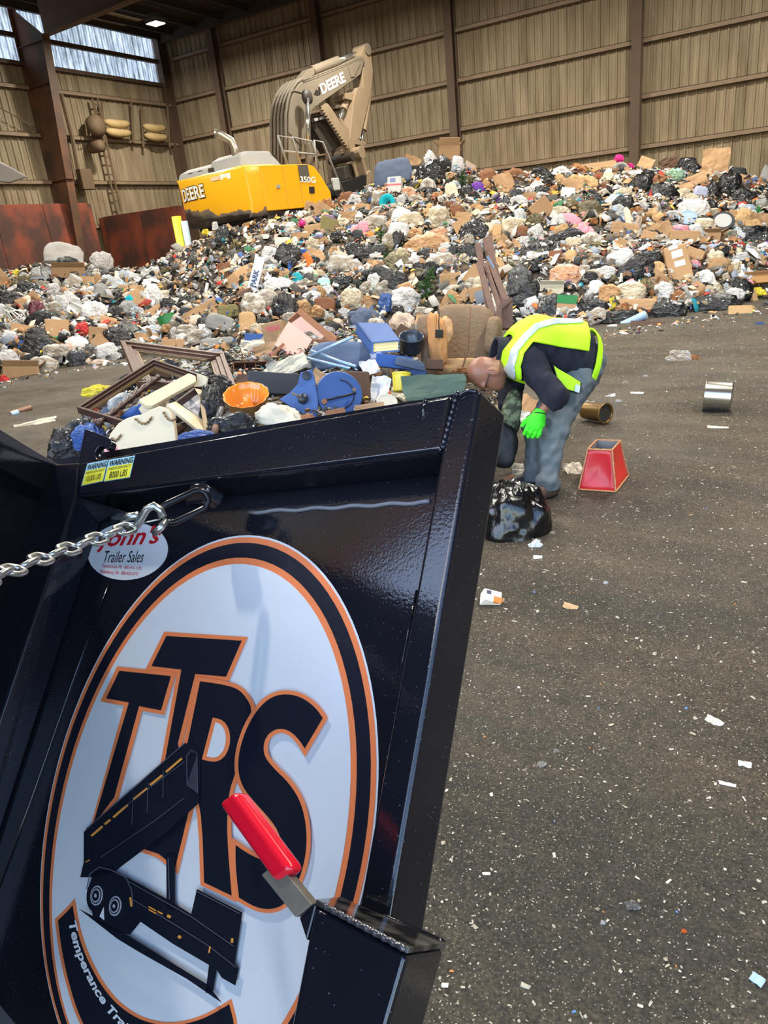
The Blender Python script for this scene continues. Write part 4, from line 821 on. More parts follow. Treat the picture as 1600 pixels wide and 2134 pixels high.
# ---------------------------------------------------------------- kinds of rubbish: unit meshes (about 1 x 1 x 1, y up, z to the viewer)
COLS = dict(white=(210, 209, 207), cream=(210, 200, 178), tan=(192, 156, 112), clear=(186, 186, 182), grey=(140, 140, 138), black=(20, 20, 23), card=(166, 132, 96), dkbrown=(84, 60, 44), blue=(50, 86, 150), ltblue=(170, 198, 230), teal=(0, 160, 176), green=(44, 124, 66), dkgreen=(48, 78, 36), red=(204, 44, 42), pink=(228, 150, 165), magenta=(200, 36, 120), purple=(104, 56, 150), orange=(240, 112, 42), yellow=(230, 208, 60), slate=(84, 98, 122), lav=(156, 160, 186), amber=(164, 122, 76), peach=(188, 168, 152), olive=(120, 112, 72), mint=(160, 214, 196), char=(52, 54, 58), rust=(126, 84, 58), maroon=(92, 30, 44), tarp=(72, 92, 80), felt=(168, 164, 160))
def kmat(fin, c):
    if fin == 'film':
        mot = dict(clear=(150, 138, 122), cream=(176, 162, 136), tan=(160, 118, 76), white=(196, 194, 194), olive=(92, 84, 60), ltblue=(190, 190, 186), mint=(120, 150, 120), peach=(196, 140, 104), amber=(150, 92, 48), grey=(96, 92, 86))
        dk = c in ('black', 'char', 'maroon')
        return mat('film_'+c, COLS[c], .2 if dk else .36, var=.25, vs=3.2, col2=mot.get(c), det=6, bump=.75, bs=7, bd=.09, spec=.5, coat=.25 if dk else .0, rnd=.16)
    if fin == 'card': return mat('card_'+c, COLS[c], .8, var=.16, vs=4, bump=.1, bs=30, rnd=.18)
    if fin == 'cloth': return mat('cloth_'+c, COLS[c], .9, var=.14, vs=6, bump=.3, bs=60, rnd=.14)
    if fin == 'wood': return mat('wood_'+c, COLS[c], .7, var=.3, vs=9, bump=.15, bs=25, rnd=.15)
    return mat('hard_'+c, COLS[c], .35, var=.06, vs=4, rnd=.1)
def blob(seed, n=3, crease=.10, lump=.28, neck=False, power=2.6, flatb=True, sx=1., pleat=0.):
    V, F = ico(n); V = V.copy(); W = []
    for v in V:
        d = v/np.linalg.norm(v)
        s = 1/(abs(d[0])**power+abs(d[1])**power+abs(d[2])**power)**(1/power)
        r = s*(1+lump*N3(d, 1.1, seed)+lump*.5*N3(d, 2.3, seed+9))
        r += crease*(.5-abs(N3(d, 3.2, seed+3)))*1.5 + crease*.9*(.4-abs(N3(d, 6.5, seed+5))) + crease*.5*(.3-abs(N3(d, 12., seed+6)))
        if pleat:
            a = math.atan2(d[2], d[0]); r *= 1+pleat*math.sin(a*11+3*N3(d, 2, seed))*max(0, d[1])**1.2*.9
        p = d*r
        if neck and d[1] > .78:
            k = (d[1]-.78)/.22; p = np.array([p[0]*(1-.72*k), p[1]*(1+.12*k)+.12*k, p[2]*(1-.72*k)])
        if flatb and p[1] < -.62: p = np.array([p[0]*1.05, -.62+.25*(p[1]+.62), p[2]*1.05])
        W.append(p)
    W = np.array(W); W -= (W.max(0)+W.min(0))/2; W /= (W.max(0)-W.min(0)); return W, F
def sheet(seed, n=10, bend=.5, rough=.12, th=.03, fold=None):
    g = np.linspace(-.5, .5, n); V = []
    for y in g:
        for x in g:
            z = bend*.5*N3((x*1.2, y*1.2, 0), 1.3, seed)+rough*N3((x, y, 0), 4.2, seed+4)
            if fold is not None: z += abs((x if fold == 0 else y)+.08)*-.7
            V.append((x+.06*N3((x, y, 1), 3, seed+7), y+.06*N3((x, y, 2), 3, seed+8), z))
    m = len(V); V = np.array(V); V2 = V-np.array([0, 0, th]); F = []
    for j in range(n-1):
        for i in range(n-1):
            a = j*n+i; F.append((a, a+1, a+n+1, a+n)); F.append((a+m, a+n+m, a+n+1+m, a+1+m))
    e = [i for i in range(n)]+[n-1+j*n for j in range(1, n)]+[n*n-1-i for i in range(1, n)]+[n*(n-1)-j*n for j in range(1, n-1)]
    for a, b in zip(e, e[1:]+e[:1]): F.append((b, a, a+m, b+m))
    return np.concatenate([V, V2]), F
def carton(seed, flaps=True):
    r = random.Random(seed); t = .03; L = [box(-.5, .5, -.5, -.5+t, -.5, .5), box(-.5, -.5+t, -.5, .3, -.5, .5), box(.5-t, .5, -.5, .3, -.5, .5), box(-.5, .5, -.5, .3, -.5, -.5+t), box(-.5, .5, -.5, .3, .5-t, .5)]
    if flaps:
        for s in (-1, 1):
            a = r.uniform(.4, 1.9); q = box(0, .42, -t/2, t/2, -.5, .5); c, s_ = math.cos(a), math.sin(a); L.append(fr(q, (s*.49, .3, 0), (s*c, s_, 0), (-s_*s, c, 0) if s > 0 else (s_, c, 0), (0, 0, 1)))
            a = r.uniform(.3, 1.6); q = box(-.5, .5, -t/2, t/2, 0, .42); c, s_ = math.cos(a), math.sin(a); L.append(fr(q, (0, .3, s*.49), (1, 0, 0), (0, c, -s*s_), (0, s_, s*c)))
    else: L.append(box(-.5, .5, .3-t, .3, -.5, .5))
    V, F = merge(*L); V = V+.03*np.array([(N3(v, 2, seed), N3(v, 2, seed+2), N3(v, 2, seed+5)) for v in V]); return V, F
def solidbox(seed, j=.04):
    import bmesh
    bm = bmesh.new(); bmesh.ops.create_cube(bm, size=1); bmesh.ops.bevel(bm, geom=bm.edges[:], offset=.035, segments=1, affect='EDGES'); bm.verts.index_update()
    V = np.array([v.co[:] for v in bm.verts]); F = [tuple(v.index for v in f.verts) for f in bm.faces]; bm.free()
    return V+j*np.array([(N3(v, 1.3, seed), N3(v, 1.3, seed+2), N3(v, 1.3, seed+5)) for v in V]), F
def rndlathe(prof, n=18): V, F = lathe(prof, n); return V[:, [0, 2, 1]]*np.array([1, 1, -1]), F
def branch(seed):
    r = np.random.default_rng(seed); V, F = [], []; L = []
    L.append(tube([(0, -.5, 0), (.05, 0, .05), (0, .5, 0)], [.05, .04, .015], 5))
    for k in range(150):
        y = r.uniform(-.48, .5); b = np.array([.05*math.sin(y*3), y, .02]); d = r.normal(size=3); d[1] += .7; d /= np.linalg.norm(d); l = r.uniform(.22, .5)*(1.05-max(0, y))
        e = b+d*np.array([l, l*.5, l]); sd = np.cross(d, r.normal(size=3)); sd /= np.linalg.norm(sd); w = .035
        a = [b-sd*w*.4, b+sd*w*.4, b+(e-b)*.6+sd*w, e, b+(e-b)*.6-sd*w]; q = np.array(a); L.append((np.concatenate([q, q+np.array([0, 0, .006])]), [(0, 1, 2, 3, 4), (9, 8, 7, 6, 5), (0, 5, 6, 1), (1, 6, 7, 2), (2, 7, 8, 3), (3, 8, 9, 4), (4, 9, 5, 0)]))
    V, F = merge(*L); V -= (V.max(0)+V.min(0))/2; return V/(V.max(0)-V.min(0)), F
def bottle(seed):
    return rndlathe([(.02, -.5), (.4, -.5), (.46, -.44), (.46, .1), (.42, .2), (.18, .34), (.16, .38), (.16, .46), (.2, .46), (.2, .5), (.02, .5)], 14)
def planks(seed):
    V, F = solidbox(seed, .02); return V, F
def strand(seed):
    r = random.Random(seed); L = []
    for k in range(7): L.append(tube([(.5*math.cos(a+r.random())*r.uniform(.5, 1), .5*math.sin(a*1.3+k)*r.uniform(.5, 1), r.uniform(-.4, .4)) for a in np.linspace(0, 6, 14)], .025, 5))
    return merge(*L)
KINDS = {  # kind: (name, category, finish, maker, variants, smooth, depth ratio, upright)
 'bag': ('trash_bag', 'bag', 'film', lambda s: blob(s, 4, .17, .34), 8, True, .8),
 'sack': ('tied_sack', 'bag', 'film', lambda s: blob(s, 4, .12, .26, neck=True, pleat=.12), 4, True, .85),
 'cloth': ('cloth_bundle', 'cloth', 'cloth', lambda s: blob(s, 4, .30, .46, power=2.), 6, True, .7),
 'sheet': ('cardboard_sheet', 'cardboard', 'card', lambda s: sheet(s, 8, .35, .05, .03), 5, False, .9),
 'fold': ('folded_cardboard', 'cardboard', 'card', lambda s: sheet(s, 9, .2, .05, .03, s % 2), 4, False, .8),
 'paper': ('paper_sheet', 'paper', 'card', lambda s: sheet(s, 9, .6, .28, .012), 5, False, .8),
 'scrap': ('crumpled_wrapper', 'wrapper', 'film', lambda s: blob(s, 3, .5, .55, power=2.), 7, False, .7),
 'carton': ('cardboard_box', 'box', 'card', lambda s: carton(s), 4, False, .9),
 'shut': ('carton', 'box', 'card', lambda s: solidbox(s, .05), 4, False, .7),
 'pillow': ('cushion', 'cushion', 'cloth', lambda s: blob(s, 4, .10, .18, power=4.), 4, True, .5),
 'plank': ('wooden_plank', 'plank', 'wood', planks, 3, False, .0),
 'tubeo': ('tube', 'tube', 'hard', lambda s: rndlathe([(.02, -.5), (.5, -.5), (.5, .5), (.4, .5), (.4, -.4), (.02, -.4)], 16), 1, False, .0),
 'tub': ('plastic_tub', 'tub', 'hard', lambda s: rndlathe([(.02, -.5), (.38, -.5), (.42, -.45), (.48, .4), (.5, .42), (.5, .5), (.44, .5), (.36, -.4), (.02, -.4)], 18), 1, False, .9),
 'drum': ('pail', 'pail', 'hard', lambda s: rndlathe([(.02, -.5), (.44, -.5), (.5, -.42), (.5, .34), (.46, .36), (.46, .42), (.5, .44), (.5, .5), (.02, .5)], 20), 1, False, .9),
 'drumz': ('pail', 'pail', 'hard', lambda s: fr(rndlathe([(.02, -.5), (.44, -.5), (.5, -.42), (.5, .34), (.46, .36), (.46, .42), (.5, .44), (.5, .5), (.02, .5)], 20), (0, 0, 0), (1, 0, 0), (0, 0, 1), (0, -1, 0)), 1, False, 1.1),
 'bottle': ('bottle', 'bottle', 'hard', bottle, 1, True, .9),
 'lid': ('lid', 'lid', 'hard', lambda s: fr(rndlathe([(.02, -.1), (.48, -.1), (.5, 0), (.48, .1), (.40, .1), (.38, .04), (.02, .04)], 20), (0, 0, 0), (1, 0, 0), (0, 0, 1), (0, -1, 0)), 1, False, .6),
 'ring': ('foam_ring', 'ring', 'cloth', lambda s: fr(rndlathe([(.22, -.14), (.42, -.16), (.5, -.05), (.5, .08), (.42, .16), (.24, .14), (.2, 0)], 20), (0, 0, 0), (1, 0, 0), (0, 0, 1), (0, -1, 0)), 1, True, 1.),
 'ball': ('ball', 'ball', 'hard', lambda s: (ico(3)[0]*.5, ico(3)[1]), 1, True, 1.),
 'green': ('plastic_greenery', 'greenery', 'cloth', branch, 3, False, .8),
 'wire': ('cable_tangle', 'cable', 'hard', strand, 2, True, .8),
}
_km = {}
def kmesh(kind, s):
    nv = KINDS[kind][4]; s = s % nv
    if (kind, s) not in _km:
        V, F = KINDS[kind][3](s*13+3); _km[(kind, s)] = newmesh(KINDS[kind][0], V, F, kmat('hard', 'white'), KINDS[kind][5])
    return _km[(kind, s)]
def spin(v, ax, a): return np.array(Matrix.Rotation(a, 3, Vector(ax)) @ Vector(v))
NITEM = [0]
def lay(kind, x, y, w, h, rot, colr, label, group=None, tilt=None, lift=.2, deep=None, var=None, fin=None, surf=None, floor=False):
    """one piece of rubbish lying on the heap where the photo shows it, at its real size"""
    if floor: p = gz(x, y+h*.35); t = (p-O) @ CM[2]; nn = np.array([0, 0, 1.])
    elif surf is not None: t = surf; p = at(x, y, t); nn = normal(p[0], p[1])
    else:
        r = hit(x, y)
        k = 0
        while r is None and k < 60: k += 3; r = hit(x, y+k)
        if r is None: return None
        t, p = r; nn = normal(p[0], p[1])
        if k: p = at(x, y, t)
    NITEM[0] += 1; rr = random.Random(NITEM[0]*7+int(x))
    a, b, c = CM[0], -CM[1], -ray(x, y)/np.linalg.norm(ray(x, y)); a = a-c*(a @ c); a /= np.linalg.norm(a); b = np.cross(c, a)
    flat = kind in ('sheet', 'fold', 'paper', 'lid', 'pillow', 'plank')
    g = .55 if flat else .25
    c2 = c+g*nn*(tilt if tilt is not None else 1)+np.array([rr.uniform(-.25, .25), 0, rr.uniform(-.15, .15)]); c2 /= np.linalg.norm(c2)
    W, Hh = w*t/FPX, h*t/FPX; Hh /= max(.55, c @ c2)
    a2 = a-c2*(a @ c2); a2 /= np.linalg.norm(a2); b2 = np.cross(c2, a2)
    th = math.radians(rot); ax = a2*math.cos(th)+b2*math.sin(th); ay = -a2*math.sin(th)+b2*math.cos(th)
    D = (deep*t/FPX if deep else (KINDS[kind][6]*min(W, Hh) if kind != 'plank' else max(.02, .35*min(W, Hh))))
    if kind == 'tubeo': D = min(W, Hh)
    if kind == 'tubeo' and W > Hh: ax, ay = ay, -ax; W, Hh = Hh, W
    if kind == 'bottle' and W > Hh: ax, ay = ay, -ax; W, Hh = Hh, W
    ce = p+c2*D*lift
    me = kmesh(kind, var if var is not None else rr.randrange(99)); o = bpy.data.objects.new(KINDS[kind][0], me); COL.objects.link(o)
    M4 = Matrix.Identity(4)
    for i in range(3): M4[i][0] = ax[i]*W; M4[i][1] = ay[i]*Hh; M4[i][2] = c2[i]*D; M4[i][3] = ce[i]
    o.matrix_world = M4; o.material_slots[0].link = 'OBJECT'; o.material_slots[0].material = kmat(fin or KINDS[kind][2], colr)
    o['label'] = label; o['category'] = KINDS[kind][1]
    if group: o['group'] = group
    return o
# ---------------------------------------------------------------- rubbish that can be told apart:  x, y, w, h, turn | kind | colour | label
FEAT = """
818,366,88,50,8|pillow|slate|big slate blue foam mattress slumped on the crest beside the excavator bucket
858,338,34,20,-25|sheet|card|scrap of cardboard poking up behind the slate blue mattress
922,345,34,44,0|sack|black|black sack under the brown carton on the highest crest
937,318,42,34,0|carton|card|torn brown carton on the very top of the heap
896,334,28,38,20|bag|white|long white bag left of the carton on the very top
950,345,34,34,0|bag|white|white bag right of the black sack on the highest crest
978,354,26,20,-30|shut|peach|striped packet leaning on the right of the highest crest
892,390,36,38,0|sack|clear|clear knotted bag with bluish contents below the slate mattress
872,381,26,8,45|tubeo|yellow|yellow tube standing slantwise beside the clear knotted bag
894,404,46,24,0|scrap|black|crushed black tray below the clear knotted bag
941,407,28,48,10|pillow|cream|long cream coloured loaf of bagged rags above the pale plastic sack
960,386,34,52,0|green|dkgreen|clump of dark plastic greenery below the highest crest
994,391,34,24,0|cloth|purple|purple cloth wad right of the plastic greenery
824,388,28,28,0|shut|white|white printed carton under the slate mattress
808,425,34,36,0|ring|teal|teal foam ring on the slope below the slate mattress
784,417,28,36,0|bag|clear|pale clear bag left of the teal ring
836,420,24,28,0|bag|white|small white bag right of the teal ring
852,402,32,24,0|bag|peach|peach coloured bag above the teal ring
835,452,50,40,0|sack|white|white knotted grocery bag below the teal ring
828,484,58,38,0|bag|white|broad white bag under the knotted grocery bag
826,504,30,46,-15|bag|black|narrow black bag hanging over the broad white bag
735,524,44,38,0|bag|black|round black bag on the middle slope below the excavator bucket
915,452,50,46,0|bag|cream|pale cream plastic sack below the loaf of rags
890,514,98,54,8|bag|tan|very large tan clear bag in the middle of the heap
915,488,46,30,0|bag|peach|peach bag lying over the very large tan bag
942,532,32,38,0|cloth|char|dark cloth bundle right of the very large tan bag
758,480,30,40,0|bag|pink|pink and white bag with a red top on the middle slope
758,466,22,14,0|lid|red|red lid on top of the pink and white bag
794,504,28,44,10|green|dkgreen|short plastic pine twig left of the narrow black bag
802,545,26,40,0|green|dkgreen|plastic pine twig above the beige speckled bag
886,606,50,96,-12|green|dkgreen|long plastic pine garland trailing down the slope above the armchair
998,496,36,22,0|paper|white|white sheet of paper right of the cream sack
1020,482,22,28,5|shut|cream|cream carton standing above the wooden pallet
1036,484,18,28,-5|shut|tan|tan carton beside the cream carton above the pallet
743,438,54,20,8|sheet|card|flat cardboard piece below the excavator bucket
772,432,46,5,-18|plank|card|thin orange brown stick across the flat cardboard piece
1049,428,32,44,0|sack|char|dark grey see-through sack with bluish contents on the upper slope
1124,364,42,30,0|bag|black|ragged black bag on the right crest below the girt
1118,393,30,26,0|lid|white|round white lid facing out on the upper right slope
1078,368,62,34,0|cloth|rust|rust brown torn paper sacks on the crest left of the ragged black bag
1102,420,30,28,0|sheet|card|rounded cardboard flap below the round white lid
1170,362,38,26,0|bag|white|white bag on the crest right of the ragged black bag
1240,352,84,28,6|fold|card|long torn slab of brown card on the right crest
1222,384,54,34,0|cloth|tan|tan wad of insulation under the long torn slab
1292,352,32,24,0|ring|grey|curved grey foam loop on the right crest
1264,372,26,40,-15|cloth|cream|pair of long cream gloves hanging from the right crest
1288,331,24,16,0|cloth|magenta|magenta cloth on the peak of the right crest
1314,346,16,12,0|cloth|magenta|small magenta rag just below the magenta cloth
1182,408,28,24,0|shut|white|white plastic jug on the upper right slope
1230,440,58,44,0|bag|olive|large dull olive bag on the upper right slope
1298,428,46,40,0|bag|black|large glossy black bag below the right crest
1084,452,28,36,0|bag|ltblue|pale blue clear bag with teal inside on the upper slope
1056,416,32,10,-10|pillow|white|long white padded roll on the upper slope
1035,415,20,18,0|cloth|purple|lilac purple rag beside the white padded roll
1081,411,18,10,0|lid|blue|bright blue lid above the pale blue clear bag
1118,530,70,64,0|sack|black|big black pleated sack behind the wooden pallet top
1178,498,76,36,15|bag|black|long black bag slumped behind the big pleated sack
1194,512,40,34,0|bag|cream|cream bag with reddish print in front of the long black bag
1158,540,26,30,0|shut|rust|small brown box right of the big pleated sack
1176,524,26,22,-20|sheet|rust|brown card corner above the small brown box
1086,486,38,30,0|cloth|rust|heap of rust brown shavings left of the big pleated sack
1118,484,36,34,0|bag|white|white bag above the big pleated sack
1190,458,52,24,-20|cloth|pink|pink and white cloth strip on the right slope
1310,462,20,62,20|cloth|cream|twisted cream garment hanging down the right slope
1326,476,18,50,-15|cloth|peach|peach sleeve hanging beside the twisted cream garment
1296,540,60,42,0|bag|white|large whitish clear bag above the broken cardboard
1489,342,52,50,6|sheet|card|large upright cardboard panel on the right crest
1430,342,46,22,0|bag|black|flat black bag on the crest left of the upright cardboard panel
1394,342,38,20,15|paper|dkbrown|dark brown paper on the crest left of the flat black bag
1346,342,30,20,-20|sheet|card|cardboard corner on the crest beside the rusty column
1406,368,40,32,0|bag|mint|clear bag with green contents under the right crest
1336,386,48,48,0|sack|black|round black sack below the rusty column
1442,380,54,22,28|sheet|card|slanting cardboard strip under the upright panel
1456,410,34,36,0|pillow|lav|periwinkle grey cushion at the foot of the black bag cluster
1484,408,36,54,0|bag|black|tall black bag in the cluster right of the periwinkle cushion
1518,386,54,54,0|sack|black|biggest black sack of the cluster under the upright panel
1534,362,44,22,0|bag|char|grey black bag on top of the black bag cluster
1560,378,42,24,-15|fold|card|brown card folded over the right of the black bag cluster
1544,428,54,26,0|scrap|black|torn flattened black bag under the black bag cluster
1594,378,28,50,-12|sheet|grey|pale grey sheet metal panel at the far right end of the crest
1354,412,8,30,0|bottle|red|slim red bottle upright on the right slope
1368,417,20,24,0|ball|white|white ball beside the slim red bottle
1444,436,66,40,0|bag|white|great white round bag below the periwinkle cushion
1432,454,38,28,0|lid|ltblue|pale blue plate lying on the great white bag
1464,472,52,32,0|bag|cream|cream bag below the great white bag
1416,484,44,32,0|bag|pink|pinkish bag left of the cream bag
1508,464,44,34,-10|drumz|char|dark pail with a white bottom lying on the right slope
1546,460,46,48,0|cloth|tan|tan drooping coat right of the dark pail
1578,440,18,20,0|scrap|green|bright green wrapper above the tan coat
1588,478,28,26,0|bag|clear|clear bag at the right end below the bright green wrapper
1584,513,34,16,8|tubeo|purple|deep purple roll at the right end of the slope
1380,486,38,40,25|sheet|card|tilted square of cardboard left of the pinkish bag
1482,494,40,24,0|carton|card|open brown box under the cream bag
1454,509,28,32,0|fold|card|folded brown card left of the open brown box
1448,534,36,28,-20|shut|card|closed brown box below the folded brown card
1488,518,38,20,0|cloth|lav|pale lavender cloth below the open brown box
1526,508,42,30,0|scrap|amber|amber crumpled packing paper left of the purple roll
1518,490,36,20,0|bag|clear|clear bag above the amber packing paper
1410,558,46,80,18|shut|card|long cardboard carton with white labels standing on the lower right slope
1526,562,34,32,0|bag|cream|yellow cream bag with a purple mark on the lower right slope
1340,512,54,30,0|bag|black|black bag left of the long labelled carton, uppermost of three
1352,540,60,34,0|bag|black|black bag left of the long labelled carton, beneath the uppermost one
1374,586,84,30,-35|fold|card|broken flattened carton leaning against the long labelled carton
1487,636,110,50,3|sack|black|biggest glossy black bag lying on the floor edge at the right
1391,648,82,44,0|sack|black|black knotted bag on the floor edge left of the biggest glossy one
1293,662,92,28,4|bag|black|flat black bag on the floor edge behind the pale blue roll
1143,642,54,56,0|bag|char|boulder shaped charcoal bag behind the stooping worker
1180,645,38,46,-4|shut|white|white carton with a green lid beside the charcoal bag
1084,586,58,70,0|sack|char|slate black sack right of the wooden pallet
1087,626,42,32,0|bag|char|smaller slate bag under the slate black sack
1321,668,52,16,25|tubeo|ltblue|pale blue rolled tube on the floor edge
1275,680,20,8,0|bottle|clear|tiny clear bottle at the foot of the flat black bag
1350,677,70,12,2|plank|dkbrown|dark board lying along the floor edge
1541,652,46,24,4|shut|tan|beige foam block at the right on the floor edge
1149,602,48,24,0|carton|cream|small open carton above the charcoal bag
1310,611,70,46,10|bag|cream|large cream bag on a flattened carton
1267,614,50,40,0|bag|tan|tan bag left of the large cream bag
1304,636,112,22,0|sheet|card|flattened carton under the large cream bag
1276,632,18,28,0|scrap|yellow|bright yellow wrapper on the flattened carton
1238,604,44,40,0|cloth|white|white rag with green stains left of the tan bag
1178,574,68,46,0|bag|peach|big pinkish clear bag below the small brown box
1250,560,50,24,0|bag|black|black film strip left of the large whitish bag
1580,608,34,18,0|scrap|yellow|yellow orange wrapper near the right end of the floor edge
1573,582,66,20,5|carton|amber|yellow brown tray on the lower right slope
1495,557,62,42,0|cloth|card|crushed brown paper sacks on the lower right slope
1583,676,22,10,0|scrap|blue|small blue and white scrap on the floor past the foam block
565,539,44,46,0|bag|white|tall white bag beside the upright blue and white sign
581,601,66,44,0|bag|white|wide white bag above the round black tied bag
595,638,58,62,0|sack|black|round black tied bag above the fallen wooden drawer
530,637,54,48,0|bag|clear|crumpled clear bag left of the round black tied bag
708,559,72,48,0|bag|clear|big grey clear bag in the middle of the slope
738,562,38,42,0|bag|clear|smaller grey clear bag against the big grey one
828,552,60,54,0|bag|olive|beige speckled bag in the middle of the heap
848,622,68,48,0|bag|white|bulging white bag left of the pine garland
806,632,34,40,0|bag|blue|royal blue printed bag left of the bulging white bag
780,594,36,46,0|bag|white|white bag above the royal blue printed bag
640,546,26,40,10|cloth|orange|bright orange jacket on the middle slope
619,581,26,24,0|bag|teal|teal bag below the bright orange jacket
674,591,30,20,0|pillow|mint|pale mint cushion below the big grey clear bag
682,608,28,26,0|bag|white|white bag under the pale mint cushion
715,589,54,30,0|bag|black|loose black bag right of the pale mint cushion
604,481,20,32,-8|paper|white|upright white card below the excavator body
682,478,36,42,-15|shut|olive|pale yellow green box below the excavator's front corner
629,466,14,16,0|ball|magenta|bright pink ball below the excavator body
429,484,18,14,0|scrap|yellow|yellow rag beside the guard post
448,472,14,18,0|bag|white|small white bag under the excavator's tail
464,494,34,48,0|bag|char|dark lump of film under the excavator's tail
627,502,36,28,0|sheet|card|brown card below the upright white card
592,505,38,18,0|sheet|cream|cream card below the upright white card
633,526,34,14,0|cloth|blue|blue towel above the bright orange jacket
604,560,10,34,0|cloth|blue|narrow dark blue cloth left of the orange jacket
508,582,74,44,35|fold|card|big folded brown carton beside the blue and white sign
468,565,26,28,0|sheet|rust|rusty brown plate left of the big folded carton
429,612,7,42,-14|tubeo|white|white plastic pipe sticking out of the left slope
676,634,48,26,0|pillow|rust|rust brown cushion right of the round black tied bag
752,640,76,28,0|sheet|card|broad cardboard sheet below the royal blue bag
766,664,84,46,0|cloth|slate|dark grey blanket behind the blue box file
842,673,62,42,-10|cloth|peach|peach pillowcase behind the dark pan
477,630,86,10,24|plank|dkbrown|dark plank slanting across the left middle slope
416,648,78,18,30|sheet|card|long cardboard strip below the white plastic pipe
461,674,64,34,-15|pillow|grey|grey upholstered chair arm behind the picture frames
476,650,50,26,0|pillow|olive|sage green cushion above the grey chair arm
515,672,38,42,0|pillow|tan|tan cushion right of the grey chair arm
394,690,54,26,0|bag|clear|clear bag left of the grey chair arm
455,716,84,22,0|pillow|grey|grey foam slab behind the picture frames
530,711,40,26,0|shut|blue|small blue and tan carton behind the picture frames
135,533,80,42,-8|pillow|felt|pale grey armchair seat on top of the left heap
213,548,48,44,0|bag|felt|pale grey pillow with a dark strap on the left heap
18,596,22,84,32|sheet|card|tall brown board leaning at the left end of the heap
7,613,28,38,0|bag|black|black bag under the tall leaning board
37,569,28,14,0|scrap|yellow|yellow scrap beside the tall leaning board
101,569,36,36,0|bag|white|white bag below the pale armchair seat, uppermost of its chain
113,608,32,34,0|bag|white|white bag in the middle of the chain below the armchair seat
131,634,30,36,0|bag|white|white bag at the lower end of the chain below the armchair seat
48,590,44,30,0|bag|olive|grey green clear bag right of the tall leaning board
145,566,64,26,0|carton|card|brown carton under the pale armchair seat
178,596,36,30,0|sheet|card|brown card below the pale grey pillow
210,616,42,52,0|cloth|grey|grey wadded clothes on the left heap
224,588,30,30,0|bag|ltblue|pale blue bag under the pale grey pillow
175,655,64,30,-35|paper|white|long white sheet hanging down the left heap
270,630,22,30,0|cloth|teal|turquoise towel on the left heap
248,625,20,34,0|bag|black|black bag left of the turquoise towel
317,618,42,46,0|bag|white|white bag right of the turquoise towel
353,638,46,38,0|sack|black|black sack left of the white plastic pipe
395,630,42,28,0|bag|black|low black bag under the white plastic pipe
350,671,38,26,20|tub|green|green coffee tub lying on the left slope
311,690,42,24,0|bag|ltblue|pale bag below the green coffee tub
245,702,68,48,0|sack|black|shiny black sack at the foot of the left heap
238,677,54,22,-15|sheet|card|brown card over the shiny black sack
308,708,48,28,0|fold|card|brown card right of the shiny black sack
364,720,50,22,0|shut|card|brown box right of the folded brown card
80,703,48,46,0|sack|black|black sack low on the left heap
79,650,36,48,0|bag|maroon|maroon black bag on the left heap
35,664,54,44,0|wire|white|tangle of white cable at the left end
171,688,32,34,0|bag|red|orange red bag low on the left heap
122,708,26,14,-25|bottle|green|green bottle low on the left heap
42,725,8,32,-18|tubeo|blue|blue plastic tube low at the left end
118,738,62,42,0|bag|clear|broad grey clear bag low on the left heap
163,746,46,42,0|sack|char|dark grey sack at the foot of the left heap
91,762,62,38,0|bag|clear|limp clear bag at the foot of the left heap
17,746,48,34,0|bag|white|white bag at the left end by the floor
45,776,68,34,0|carton|card|crushed brown box on the floor at the left end
7,792,26,20,0|scrap|red|red board scrap on the floor at the left end
161,716,48,32,0|cloth|white|white cloth low on the left heap
212,756,44,14,0|cloth|peach|salmon rag at the foot of the left heap
110,715,60,16,-25|sheet|card|cardboard strip across the foot of the left heap
"""
EXTRA = {'long cardboard carton with white': [('paper_label', box(-.22, .25, .20, .38, .49, .515), 'white'), ('paper_label', box(-.18, .28, -.02, .12, .49, .515), 'white'), ('paper_label', box(-.3, .1, .42, .5, .49, .515), 'white')],
         'white carton with a green lid': [('green_lid', box(-.53, .53, .18, .54, -.53, .54), 'green'), ('brown_band', box(-.50, .50, -.02, .17, .3, .52), 'card')],
         'dark pail with a white bottom': [('white_bottom', fr(rndlathe([(.02, .40), (.38, .40), (.38, .53), (.02, .53)], 18), (0, 0, 0), (1, 0, 0), (0, 0, 1), (0, -1, 0)), 'white'), ('white_bottom', fr(rndlathe([(.02, -.53), (.38, -.53), (.38, -.40), (.02, -.40)], 18), (0, 0, 0), (1, 0, 0), (0, 0, 1), (0, -1, 0)), 'white')],
         'white printed carton': [('red_stripe', box(-.51, .51, -.1, .02, -.51, .51), 'red'), ('blue_stripe', box(-.3, .1, .12, .4, .4, .52), 'blue')],
         'striped packet': [('blue_stripe', box(-.51, .51, -.12, .08, -.51, .51), 'blue')]}
for ln in FEAT.strip().split('\n'):
    a, k, c, l = ln.split('|'); x, y, w, h, r = [float(v) for v in a.split(',')]
    o = lay(k, x, y, w, h, r, c, l)
    for key, parts in EXTRA.items():
        if key in l and o is not None:
            for nm, VF, c2 in parts:
                q = bpy.data.objects.new(nm, newmesh(nm, *VF, kmat('hard', c2))); COL.objects.link(q); q.parent = o
LANDS = {}
for ln in FEAT.strip().split('\n'):
    a, k, c, l = ln.split('|'); sh_ = l
    for w_ in (' on ', ' below ', ' beside ', ' above ', ' under ', ' left ', ' right ', ' at ', ' in ', ' behind ', ' over ', ' low ', ' with ', ' slumped', ' leaning', ' lying', ' hanging', ' standing', ' poking', ' trailing', ' across', ' against', ' sticking', ' slanting', ' facing', ' upright', ' of ', ' draped'): sh_ = sh_.split(w_)[0]
    LANDS.setdefault(sh_, []).append([float(v) for v in a.split(',')[:2]])
